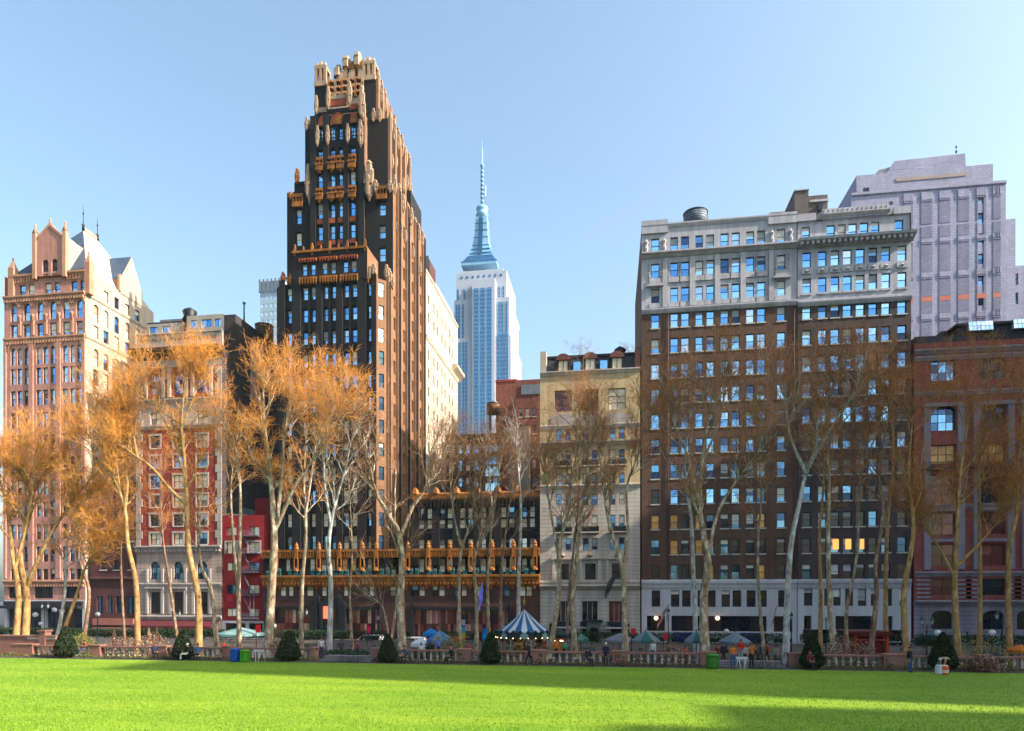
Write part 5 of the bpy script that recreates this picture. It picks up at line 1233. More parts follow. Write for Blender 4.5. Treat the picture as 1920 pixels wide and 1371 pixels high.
# ------------------------------------------------------------------ L  tall lavender brick tower behind
LAV = mat('lavender_brick', (.52, .52, .70), .85, .08, .25, 5, .12, brick=(.8, .5, .05, .72))
LAVD = mat('violet_grey_brick', (.33, .33, .47), .85, .1, .25, 5, .12, brick=(.8, .5, .05, .75))
def lavender_tower():
    Y = 142.0; b = Bld('office_tower', 'tall lavender grey brick tower with stepped top and blank panels behind far right buildings', 0, 'tower', None, (X(1760, Y), Y, GZ))
    mb = MB(); px = 1740
    lev = [(1596, 1886, 346, 0), (1606, 1863, 318, 3), (1886, 1908, 413, 0), (1908, 1990, 492, 0)]
    z1 = Z(px, 352, Y); x0, x1 = X(1596, Y), X(1886, Y)
    cx = [(1829.5, 1843)]
    rows = [(*rw(px, yt, yt + 19, Y), cols_px([(1834, 1844)], x0, Y), dict(glass='deep')) for yt in (371, 407, 445, 483, 522, 560)]
    rows += []
    b.wall(mb, (x0, Y), (1, 0), x1 - x0, GZ, z1, rows, LAV, .3)
    mb.face([(x1, Y, GZ), (x1, Y + 30, GZ), (x1, Y + 30, z1), (x1, Y, z1)], LAV); mb.face([(x0, Y + 30, GZ), (x0, Y, GZ), (x0, Y, z1), (x0, Y + 30, z1)], LAV); mb.face([(x0, Y, z1), (x1, Y, z1), (x1, Y + 30, z1), (x0, Y + 30, z1)], TAR)
    mb.box(X(1606, Y + 3), X(1862, Y + 3), Y + 3, Y + 30, z1, Z(px, 318, Y + 3), LAV)
    xs = [X(1666, Y + 6), X(1812, Y + 6)]
    z3 = Z(px, 318, Y + 3); z4 = Z(px, 291, Y + 6)
    mb.rings([[(xs[0] - 1.5, Y + 6, z3), (xs[1], Y + 6, z3), (xs[1], Y + 24, z3), (xs[0] - 1.5, Y + 24, z3)], [(xs[0] + 1.5, Y + 7, z4), (xs[1], Y + 6.5, z4), (xs[1], Y + 24, z4), (xs[0] + 1.5, Y + 24, z4)]], LAVD)
    zs = Z(px, 420, Y); xx = X(1907, Y); mb.box(x1 + .02, xx, Y + .5, Y + 28, GZ, zs, LAV)
    zs2 = Z(px, 506, Y); b.wall(mb, (xx + .02, Y + .8), (1, 0), X(1990, Y) - xx, GZ, zs2, [(*rw(1910, yt, yt + 22, Y), cols_px([(1899 + 4, 1910 + 4), (1934, 1944), (1960, 1970)], xx, Y), dict(glass='sky')) for yt in (509, 545)], LAV, .3); mb.box(xx + .02, X(1990, Y), Y + 1.3, Y + 28, GZ, zs2 - .1, LAV)
    mb.box(X(1619, Y), X(1630, Y), Y - .03, Y + .3, Z(1625, 368, Y), Z(1625, 352, Y), G_DARK); mb.box(X(1668, Y), X(1674, Y), Y - .03, Y + .3, Z(1670, 384, Y), Z(1670, 378, Y), G_DARK)
    b.part(mb, 'wall')
    # recessed darker panels between pilasters, grilles and salmon band
    p = MB(); g = MB(); sm = mat('salmon_panel', (.62, .24, .19), .8, .1)
    bays = [(1694, 1712), (1727, 1748), (1761, 1782), (1796, 1817), (1831, 1849), (1862, 1876)]
    def zrow(yt, ym, q): return Z(px, ym, Y), Z(px, yt, Y)
    for i, (a, c) in enumerate(bays):
        for (yt, ym) in ((378, 420), (425, 446), (455, 510), (521, 556), (566, 588), (600, 640)):
            if i == 0 and yt > 500: continue
            z0, z1_ = zrow(yt, ym, 0)
            p = MB()
            if i == 4:
                p.box(X(a, Y), X(1834, Y) - .05, Y - .06, Y - .01, z0, z1_, LAVD); p.box(X(1844, Y) + .05, X(c, Y), Y - .06, Y - .01, z0, z1_, LAVD)
            else: p.box(X(a, Y), X(c, Y), Y - .06, Y - .01, z0, z1_, LAVD)
            b.part(p, 'blank_panel')
        for (yt, ym) in ((361, 375), (447.5, 455), (511, 520.5), (589, 599)):
            g = MB(); z0, z1_ = zrow(yt, ym, 0)
            for k in range(5):
                e = X(a, Y) + (X(c, Y) - X(a, Y)) * (k + .5) / 5; g.box(e - .2, e + .2, Y - .14, Y - .01, z0, z1_, LAV)
            g.box(X(a, Y), X(c, Y), Y - .12, Y - .01, z0 - .35, z0 - .1, LAVD); b.part(g, 'brick_grille')
        p = MB(); p.box(X(a, Y), X(c, Y), Y - .07, Y - .01, Z(px, 565.5, Y), Z(px, 556.5, Y), sm); b.part(p, 'salmon_panel')
    t = MB(); cornice(t, (x0, Y), (1, 0), (0, x1 - x0), [(.02, z1 - .6), (.25, z1 - .4), (.25, z1 + .1), (.02, z1 + .15)], LAV); t.box(X(1680, Y + 3), X(1812, Y + 3), Y + 2.9, Y + 3.05, Z(px, 336, Y + 3) , Z(px, 330, Y + 3), mat('tan_band', (.45, .36, .33), .8, .1)); b.part(t, 'parapet')
    r = MB()
    r.tube([(X(1793, Y + 8), Y + 8, z4), (X(1793, Y + 8), Y + 8, z4 + 2.6)], .06, 5, BLACK); r.sphere((X(1793, Y + 8), Y + 8, z4 + 2.4), .22, BLACK, 6, 4); r.sphere((X(1793, Y + 8), Y + 8, z4 + 1.4), .25, BLACK, 6, 4); b.part(r, 'antenna')
    r = MB()
    for k in range(10):
        a = x0 + 6 + k * 1.1; r.tube([(a + 1, Y + 4, z3), (a + 1, Y + 4, z3 + 1.1)], .04, 4, METAL_GREY)
    r.tube([(x0 + 7, Y + 4, z3 + 1.1), (x0 + 17, Y + 4, z3 + 1.1)], .04, 4, METAL_GREY); b.part(r, 'railing')
    r = MB(); r.rings([[(xs[0] - 4.5, Y + 6.5, z3), (xs[0] - 1.7, Y + 6.5, z3), (xs[0] - 1.7, Y + 14, z3), (xs[0] - 4.5, Y + 14, z3)], [(xs[0] - 1.5, Y + 7, z3 + 3.2), (xs[0] + .9, Y + 7, z3 + 3.6), (xs[0] + .9, Y + 14, z3 + 3.6), (xs[0] - 1.5, Y + 14, z3 + 3.2)]], METAL_GREY); b.part(r, 'roof_hatch')
    b.finish()
lavender_tower()

# ------------------------------------------------------------------ M  red brick and stone building at far right
def right_house():
    x0, x1 = X(1713), X(2010); W = x1 - x0; A = (x0, Y0 - .1); ax = (1, 0); yw = Y0 - .1; R = 1815
    RB = mat('rose_brick', (.40, .12, .10), .85, .18, .25, 6, .2, brick=(.5, .3, .02, .8)); ST = mat('mauve_stone', (.36, .32, .37), .85, .15, .3, 6, .25, courses=(.62, .05, .62)); STT = mat('mauve_stone_trim', (.36, .31, .35), .85, .15, .5, 6, .2)
    b = Bld('loft_building', 'red brick loft building with mauve stone piers, arches and rooftop skylights at far right', 0, 'building', None, ((x0 + X(1920)) / 2, Y0, GZ))
    cA = cols_px([(1745, 1792), (1838, 1885), (1929, 1975)], x0); zr = Z(R, 640); zb = Z(R, 1127); mb = MB()
    gl = {'deep': 3, 'dark': 2, 'ruby': 1}
    rows = [(*rw(R, 664, 712), cA, dict(kind=(3, 3), glass='deep', rev=.45, frame=FR_TEAL)), (*rw(R, 758, 806), cA, dict(kind=(3, 3), glass='deep', rev=.5, arch=.55, frame=FR_TEAL)),
            (*rw(R, 833, 868), cA, dict(kind=(3, 2), glass={'amber': 1, 'ruby': 2}, rev=.5, frame=FR_BROWN)), (*rw(R, 889, 944), cA, dict(kind=(2, 3), glass={'ruby': 3, 'dark': 1}, rev=.5, frame=FR_BROWN)),
            (*rw(R, 961, 1002), cA, dict(kind=(2, 2), glass='ruby', rev=.5, frame=FR_BROWN)), (*rw(R, 1020, 1061), cA, dict(kind=(2, 2), glass={'ruby': 3, 'dark': 1}, rev=.5, frame=FR_BROWN)), (*rw(R, 1085, 1116), cA, dict(kind=(2, 2), glass={'ruby': 2, 'dark': 1}, rev=.5, frame=FR_BROWN))]
    b.wall(mb, A, ax, W, zb, zr, rows, RB, .4)
    mb.face([(x0, yw + 30, GZ), (x0, yw, GZ), (x0, yw, zr), (x0, yw + 30, zr)], RB); mb.face([(x0, yw, zr), (x1, yw, zr), (x1, yw + 30, zr), (x0, yw + 30, zr)], TAR); mb.face([(x1, yw, GZ), (x1, yw + 30, GZ), (x1, yw + 30, zr), (x1, yw, zr)], RB)
    b.part(mb, 'wall')
    s = MB()
    b.wall(s, A, ax, W, GZ, zb, [(*rw(R, 1145, 1180), cols_px([(1746, 1786), (1842, 1882), (1906, 1945)], x0), dict(kind=(2, 1), glass='dark', arch=.5, rev=.6)), (GZ + .2, GZ + 2.0, cols_px([(1731, 1758), (1803, 1815), (1842, 1858), (1862, 1880)], x0), dict(kind=(1, 1), glass='pale', rev=.4))], ST, .5)
    b.part(s, 'stone_base')
    t = MB()
    for yy, e in ((656, .5), (668, .25), (735, .3), (1075, .45), (1129, .7), (948, .3)):
        z = Z(R, yy); cornice(t, A, ax, (0, W), [(e * .3, z - .45), (e * .6, z - .2), (e, z), (e, z + .22), (.03, z + .3)], STT)
    for a, c in cA:
        for q in (a - 1.05, c + .15): t.obox(A, ax, (q, q + .9), -.02, .35, Z(R, 1068), Z(R, 762), STT)
        t.obox(A, ax, (a - 1.2, c + 1.2), -.02, .5, Z(R, 762), Z(R, 755), STT)
        for yy in (876, 952, 1010): t.obox(A, ax, (a - .15, c + .15), -.02, .2, Z(R, yy + 6), Z(R, yy), STT)
        for k in range(6): t.obox(A, ax, (a - 2.0, a - .1), -.02, .12, Z(R, 1122 - k * 8), Z(R, 1118 - k * 8), STT); t.obox(A, ax, (c + .1, c + 2.0), -.02, .12, Z(R, 1122 - k * 8), Z(R, 1118 - k * 8), STT)
    b.part(t, 'stone_trim')
    for k, (a, c) in enumerate(cA[:2]):
        o = MB(); z0, z1 = Z(R, 880), Z(R, 868); q0, q1 = a - 1.3, c + 1.3
        o.obox(A, ax, (q0, q1), -.02, 1.0, z0, z0 + .25, BLACK)
        for i in range(24): o.obox(A, ax, (q0 + (q1 - q0) * i / 23 - .03, q0 + (q1 - q0) * i / 23 + .03), .9, .96, z0 + .25, z1, BLACK)
        o.obox(A, ax, (q0, q1), .88, .98, z1, z1 + .08, BLACK); b.part(o, 'balcony')
    # modern roof addition with skylights
    r = MB(); ya = yw + 1.5; cl = mat('black_cladding', (.02, .02, .026), .5, .2); za = Z(R, 612, ya)
    r.box(X(1795, ya), X(2005, ya), ya, ya + 12, zr, za, cl); r.box(X(1716, ya), X(1795, ya), ya, ya + 12, zr, Z(1750, 630, ya), cl)
    r.box(X(1790, ya), X(2005, ya), ya - .4, ya + 12, za, za + .35, cl); r.box(X(1765, ya + 2), X(1790, ya + 2), ya + 2, ya + 4, Z(1750, 630, ya), Z(1775, 611, ya), BLACK)
    b.part(r, 'roof_addition')
    for (a, c) in ((1815, 1861), (1899, 1945)):
        k = MB(); y = ya - .3; z0, z1 = Z(R, 622, y), Z(R, 604, y) ; x_0, x_1 = X(a, y), X(c, y)
        k.rings([[(x_0, y - .3, z0), (x_1, y - .3, z0), (x_1, y + .25, z0), (x_0, y + .25, z0)], [(x_0, y - .1, z1), (x_1, y - .1, z1), (x_1, y + .25, z1), (x_0, y + .25, z1)]], FR_WHITE)
        n = 6
        for i in range(n):
            for j in range(2):
                f0, f1 = j / 2 + .03, (j + 1) / 2 - .03; u0, u1 = x_0 + (x_1 - x_0) * (i + .06) / n, x_0 + (x_1 - x_0) * (i + .94) / n
                k.face([(u0, y - .31 + .2 * f0, z0 + (z1 - z0) * f0), (u1, y - .31 + .2 * f0, z0 + (z1 - z0) * f0), (u1, y - .31 + .2 * f1, z0 + (z1 - z0) * f1), (u0, y - .31 + .2 * f1, z0 + (z1 - z0) * f1)], G_PALE)
        b.part(k, 'skylight')
    b.finish()
right_house()

# ------------------------------------------------------------------ towers across the avenue, right of the frame (unseen, added and stepped to shade lawn and street)
def shade_tower(label, x, ya, yb, zt, wd=30):
    b = Bld('shade_tower', label, 0, 'tower', None, (x + wd / 2, (ya + yb) / 2, GZ)); mb = MB(); st = LIME
    rows = [(z, z + 2.0, [(1.5 + k * 3.6, 3.4 + k * 3.6) for k in range(int((yb - ya - 3) / 3.6))], dict(blank=True, rev=.4)) for z in np.arange(3, zt - 4, 4.0)]
    mb.box(x, x + wd, ya, yb, GZ, zt, st); b.part(mb, 'wall'); c = MB(); c.box(x - .6, x + wd + .6, ya - .6, yb + .6, zt, zt + .6, GREYST2); b.part(c, 'cornice')
# ================================================================== GROUND
def sheet(name, x0, x1, y0, y1, z, m, zb=None):
    mb = MB()
    if zb is None: mb.face([(x0, y0, z), (x1, y0, z), (x1, y1, z), (x0, y1, z)], m)
    else: mb.box(x0, x1, y0, y1, zb, z, m)
    return tag(mb.build(name), kind='structure')
PZ = -0.6
ASPH = mat('asphalt', (.05, .05, .053), .9, .25, .5, 12); PAVE = mat('paving', (.17, .165, .17), .9, .15, .5, 6, courses=(1.5, .03, .7)); GRAV = mat('gravel', (.075, .064, .058), .95, .25, .6, 20)
def grass_mat():
    m = bpy.data.materials.new('lawn_grass'); nt, nd, lk, P = nodes_of(m)
    tc = N(nt, 'ShaderNodeTexCoord').outputs['Object']
    a = ramp(nt, noise(nt, mapping(nt, tc, (.08, .35, 1)), 1.0, 5, .6), [(.28, (.085, .185, .007)), (.72, (.20, .29, .019))])
    f = ramp(nt, noise(nt, mapping(nt, tc, (5, 9, 1)), 1.0, 3, .7), [(.25, .66), (.75, 1.25)])
    c = mixc(nt, 1.0, a, f, 'MULTIPLY')
    g = ramp(nt, noise(nt, mapping(nt, tc, (1.2, 3.0, 1)), 1.0, 4, .7), [(.3, .82), (.7, 1.12)])
    c = mixc(nt, 1.0, c, g, 'MULTIPLY')
    lk.new(c, P.inputs['Base Color']); P.inputs['Roughness'].default_value = .8; P.inputs['Specular IOR Level'].default_value = .2
    bn = N(nt, 'ShaderNodeBump'); bn.inputs['Strength'].default_value = .6; bn.inputs['Distance'].default_value = .06
    lk.new(noise(nt, mapping(nt, tc, (7, 11, 1)), 1.0, 3), bn.inputs['Height']); lk.new(bn.outputs[0], P.inputs['Normal'])
    return m
GRASS = grass_mat()
sheet('ground', -900, 900, -200, 900, GZ - .02, ASPH)
sheet('lawn', -120, 120, -70, 48.2, 0, GRASS, GZ)
sheet('lawn_border_path', -120, 120, 48.2, 51.2, .004, GRAV, GZ)
sheet('promenade', -120, 120, 51.2, 83.5, PZ, GRAV, GZ)
sheet('pavement_near', -160, 160, 83.5, 88, GZ + .12, PAVE, GZ)
sheet('road', -160, 160, 88, 100, GZ + .004, ASPH)
sheet('pavement_far', -160, 160, 100, 104.3, GZ + .12, PAVE, GZ)
mk = MB()
for k in range(40): mk.face([(-120 + k * 6, 93.9, GZ + .012), (-117 + k * 6, 93.9, GZ + .012), (-117 + k * 6, 94.05, GZ + .012), (-120 + k * 6, 94.05, GZ + .012)], WHITE_STONE)
tag(mk.build('road_marking'), kind='structure')
def np_mesh(name, V, Fq, mats, mi=None, smooth=False):
    """V (n,3), Fq (m,k) -> mesh"""
    me = bpy.data.meshes.new(name); k = Fq.shape[1]; m = Fq.shape[0]
    me.vertices.add(len(V)); me.vertices.foreach_set('co', V.astype(np.float32).ravel())
    me.loops.add(m * k); me.loops.foreach_set('vertex_index', Fq.astype(np.int32).ravel())
    me.polygons.add(m); me.polygons.foreach_set('loop_start', np.arange(0, m * k, k, dtype=np.int32))
    if mi is not None: me.polygons.foreach_set('material_index', mi.astype(np.int32))
    if smooth: me.polygons.foreach_set('use_smooth', np.ones(m, dtype=bool))
    for q in mats: me.materials.append(q)
    me.update(calc_edges=True); me.validate()
    return me
def leafmat(name, cols, rough=.7):
    m = bpy.data.materials.new(name); nt, nd, lk, P = nodes_of(m)
    g = N(nt, 'ShaderNodeNewGeometry')
    c = ramp(nt, g.outputs['Random Per Island'], [(i / max(1, len(cols) - 1), k) for i, k in enumerate(cols)])
    lk.new(c, P.inputs['Base Color']); P.inputs['Roughness'].default_value = rough; P.inputs['Specular IOR Level'].default_value = .2
    return m
def blades():
    rng = np.random.default_rng(3); n = 120000
    y = 19 + 29 * rng.random(n) ** 1.6; half = y * 1.05; x = -y * .14 + (rng.random(n) * 2 - 1) * half
    h = .035 + .05 * rng.random(n); w = .012 + .01 * rng.random(n); a = rng.random(n) * math.pi; lx, ly = (rng.random(n) - .5) * .06, (rng.random(n) - .5) * .06
    V = np.zeros((n, 3, 3)); V[:, 0] = np.stack([x - w * np.cos(a), y - w * np.sin(a), 0 * x], 1); V[:, 1] = np.stack([x + w * np.cos(a), y + w * np.sin(a), 0 * x], 1); V[:, 2] = np.stack([x + lx, y + ly, h], 1)
    me = np_mesh('grass', V.reshape(-1, 3), np.arange(n * 3).reshape(n, 3), [leafmat('grass_blade', [(.09, .19, .008), (.14, .25, .012), (.19, .31, .02)])])
    tag(link(me, 'grass'), 'short bright green turf blades across the lawn', 'grass', None, 'stuff')
blades()
def leaf_quads(rng, C, size, n):
    """n leaf quads around given centres (n,3)"""
    d = rng.normal(size=(n, 3)); d /= np.linalg.norm(d, axis=1)[:, None]; e = np.cross(d, rng.normal(size=(n, 3))); e /= np.linalg.norm(e, axis=1)[:, None]
    s = size * (.6 + .8 * rng.random(n))[:, None]
    V = np.stack([C - d * s, C - e * s * .5, C + d * s, C + e * s * .5], 1)
    return V.reshape(-1, 3), np.arange(n * 4).reshape(n, 4)
# ivy and winter leaves along the balustrade foot
rng = np.random.default_rng(5); n = 9000
ix = -60 + 115 * rng.random(n); iy = 49.3 + .7 * rng.random(n); iz = .03 + .33 * rng.random(n) * (0.35 + .65 * np.abs(np.sin(ix * .9) * np.sin(ix * .37 + 1)))
keep = ~(((ix > X(600, 50)) & (ix < X(700, 50))) | ((ix > X(1340, 50)) & (ix < X(1478, 50)))); ix, iy, iz = ix[keep], iy[keep], iz[keep]
V, Q = leaf_quads(rng, np.stack([ix, iy, iz], 1), .07, len(ix))
tag(link(np_mesh('ivy_bed', V, Q, [leafmat('ivy_leaf', [(.02, .06, .015), (.05, .10, .02), (.16, .10, .04), (.10, .14, .03)])]), 'ivy_bed'), 'low ivy and dry leaves along the foot of the balustrade', 'ground cover', None, 'stuff')

# ================================================================== BALUSTRADE
PINKG = mat('pink_granite', (.36, .185, .15), .7, .18, .6, 10, .2); BALM = mat('baluster_stone', (.72, .58, .50), .8, .18, .8, 8, .15)
YB_ = 50.2
bm_ = MB(); bm_.lathe((0, 0, .1), [(.11, 0), (.11, .08), (.06, .13), (.10, .27), (.12, .36), (.06, .58), (.09, .62), (.09, .685)], 10, BALM); BALME = bm_.mesh('baluster')
def balustrade(label, p0, p1, piers):
    x0, x1 = X(p0, YB_), X(p1, YB_)
    o = thing('balustrade', label, 'balustrade', ((x0 + x1) / 2, YB_, 0))
    m = MB(); m.box(x0, x1, YB_ - .2, YB_ + .2, .82, .93, PINKG); m.box(x0, x1, YB_ - .14, YB_ + .14, .785, .818, PINKG); m.build('rail', o)
    m = MB(); m.box(x0, x1, YB_ - .24, YB_ + .24, 0, .1, PINKG); m.build('plinth', o)
    sp = []
    for (a, c) in piers:
        q0, q1 = X(a, YB_), X(c, YB_); sp.append((q0, q1)); m = MB(); m.box(q0, q1, YB_ - .3, YB_ + .3, 0, .94, PINKG); m.box(q0 - .06, q1 + .06, YB_ - .36, YB_ + .36, .942, 1.04, PINKG); m.box(q0 - .05, q1 + .05, YB_ - .34, YB_ + .34, .003, .22, PINKG); m.build('pier', o)
    x = x0 + .25
    while x < x1 - .2 and x < X(1935, YB_):
        if not any(a - .12 < x < c + .12 for a, c in sp): link(BALME, 'baluster', o, Vector((x, YB_, 0)) - org(o))
        x += .50
balustrade('pink granite balustrade run at left, from stone wall to the first opening', 20, 594, [(28, 66), (172, 192), (292, 316), (422, 433), (583, 594)])
balustrade('pink granite balustrade run in the middle, in front of the carousel', 698, 1342, [(698, 714), (860, 884), (998, 1022), (1148, 1178), (1312, 1342)])
balustrade('pink granite balustrade run at right, in front of the brick loft building', 1477, 1990, [(1477, 1502), (1654, 1692), (1830, 1852), (1976, 1990)])
def park_wall():
    Y = 56.0; o = thing('park_wall', 'pink stone terrace wall with capped pier at far left edge', 'wall', (X(50, Y), Y, PZ)); x0, x1 = X(-30, Y), X(106, Y)
    m = MB(); zt = Z(50, 1194, Y); m.box(x0, x1, Y, Y + .5, PZ, zt, PINKG); m.build('wall', o)
    m = MB(); m.box(x0, x1, Y - .1, Y + .6, zt, zt + .14, PINKG)
    for k in range(26): m.box(X(52, Y) + k * .12, X(52, Y) + k * .12 + .06, Y - .06, Y, zt - .22, zt - .02, BALM)
    m.build('coping', o)
    m = MB(); xa, xb = X(75, Y), X(86, Y); m.box(xa, xb, Y - .12, Y + .62, PZ, zt + .5, PINKG); m.box(xa - .1, xb + .1, Y - .22, Y + .72, zt + .5, zt + .64, PINKG); m.build('pier', o)
park_wall()
# steps at the two openings
for nm, a, c in (('steps_left', 600, 694), ('steps_right', 1346, 1474)):
    mb = MB(); xa, xb = X(a, 49), X(c, 49)
    for k in range(3): mb.box(xa, xb, 49.0 + k * .4, 51.1, .006 + k * .12 - .12 * (k > 0) * 0, .13 + k * .12, PAVE)
    tag(mb.build(nm), kind='structure')

# ================================================================== PLANTS
def shrub(name, label, cat, c, rx, rz, n, leaf, m, egg=True, core=(.010, .018, .008), group=None, seed=0):
    o = thing(name, label, cat, c, group); rng = np.random.default_rng(seed + 17)
    t = MB(); t.tube([(c[0], c[1], c[2]), (c[0], c[1], c[2] + rz * .8)], [.09, .05], 6, mat('shrub_stem', (.06, .04, .03))); t.build('trunk', o)
    u = rng.random(n); th = rng.random(n) * 2 * math.pi
    prof = (1 - u) ** .62 * np.minimum(1, (u + .03) / .16) ** .5 * 1.12 if egg else np.sin(math.pi * u) ** .62
    rr = rx * prof * (1 - .22 * rng.random(n) ** 2); 
    C = np.stack([c[0] + rr * np.cos(th), c[1] + rr * np.sin(th), c[2] + .12 + u * rz], 1)
    if not egg: C += rng.normal(size=C.shape) * rx * .18
    V, Q = leaf_quads(rng, C - np.array(c), leaf, n)
    link(np_mesh('foliage', V, Q, [m]), 'foliage', o)
    return o
TOPI = leafmat('yew_leaf', [(.004, .010, .004), (.012, .022, .008), (.02, .035, .012), (.035, .04, .016)])
for i, (px, yt, w, lb) in enumerate([(123, 1175, 41, 'dark clipped yew cone at far left beside the pink stone wall'), (343, 1181, 38, 'dark clipped yew cone in front of the red brick apartment house'), (541, 1184, 46, 'dark clipped yew cone left of the lawn opening, before the black tower'),
        (727, 1190, 37, 'dark clipped yew cone right of the lawn opening near white parked cars'), (920, 1186, 40, 'dark clipped yew cone just left of the carousel'), (1523, 1190, 44, 'dark clipped yew cone left of the red kiosk'), (1768, 1187, 50, 'dark clipped yew cone beside the bending person at right')]):
    Y = 49.6 if px > 1700 else 49.2; h = Z(px, yt, Y); r = w / 2 / F * Y / den(px)
    shrub('topiary', lb, 'topiary', (X(px, Y), Y, .0), r, h - .1, 5200, .085, TOPI, True, group='clipped cones along the balustrade', seed=i)
BUSHG = leafmat('bush_yellow_green', [(.05, .07, .015), (.12, .13, .02), (.28, .22, .03)]); BUSHB = leafmat('bush_brown', [(.06, .025, .015), (.16, .06, .03), (.40, .30, .22)]); HEDG = leafmat('hedge_leaf', [(.006, .015, .006), (.015, .035, .012), (.03, .06, .02)])
for i, (px, Y, r, h, m, lb) in enumerate([(152, 54, 1.0, 1.5, BUSHG, 'yellow green bush beside the left yew cone'), (845, 57, 1.3, 1.5, BUSHG, 'olive green flowering bush behind balustrade near the grey parasol'), (1845, 54, 1.9, 1.6, BUSHG, 'yellow green bush above the balustrade at far right'),
        (1580, 54, 1.2, 1.8, BUSHB, 'brown twiggy bush with pale blossom left of the red kiosk'), (1618, 53, .9, 1.4, BUSHB, 'reddish twiggy bush in front of the red kiosk'), (525, 53.5, .8, 1.3, BUSHB, 'rusty dry bush left of the lawn opening'), (285, 54, 1.2, 1.5, BUSHB, 'rusty dry bush behind balustrade at left'), (232, 55, 1.3, 1.2, BUSHB, 'reddish dry bush between two left tree trunks'), (1845, 48.9, 1.0, .8, BUSHB, 'dark red low shrub in front of the balustrade at far right'), (1262, 53, 1.0, 1.2, BUSHB, 'reddish brown shrub under the street lamp near the green parasols')]):
    shrub('bush', lb, 'bush', (X(px, Y), Y, PZ if Y > 51 else 0), r, h + (.5 if Y > 51 else 0), 1500, .07, m, False, seed=40 + i)
def hedge(label, p0, p1, Y, h, z0):
    x0, x1 = X(p0, Y), X(p1, Y); o = thing('hedge', label, 'hedge', ((x0 + x1) / 2, Y, z0)); rng = np.random.default_rng(int(p0) + 99); n = int((x1 - x0) * 420)
    C = np.stack([x0 + (x1 - x0) * rng.random(n), Y + (rng.random(n) - .5) * .9, z0 + h * rng.random(n) ** .6 * (1 + .1 * np.sin(rng.random(n) * 9))], 1)
    V, Q = leaf_quads(rng, C - np.array(org(o)), .09, n); link(np_mesh('foliage', V, Q, [HEDG]), 'foliage', o)
hedge('low green hedge inside the left lawn opening', 612, 690, 53, 1.15, PZ)
for k, (a, c, lb) in enumerate([(-20, 150, 'dark street hedge behind left pink wall'), (165, 330, 'dark street hedge before low maroon building'), (335, 500, 'dark street hedge before red brick house'), (520, 770, 'dark street hedge before black tower entrance'), (790, 1010, 'dark street hedge behind the carousel'), (1030, 1195, 'dark street hedge before yellow studio building'), (1215, 1480, 'dark street hedge behind green parasols'), (1500, 1700, 'dark street hedge behind the red kiosk'), (1715, 1930, 'dark street hedge before brick loft building')]):
    hedge(lb, a, c, 82.3, 1.25, PZ)

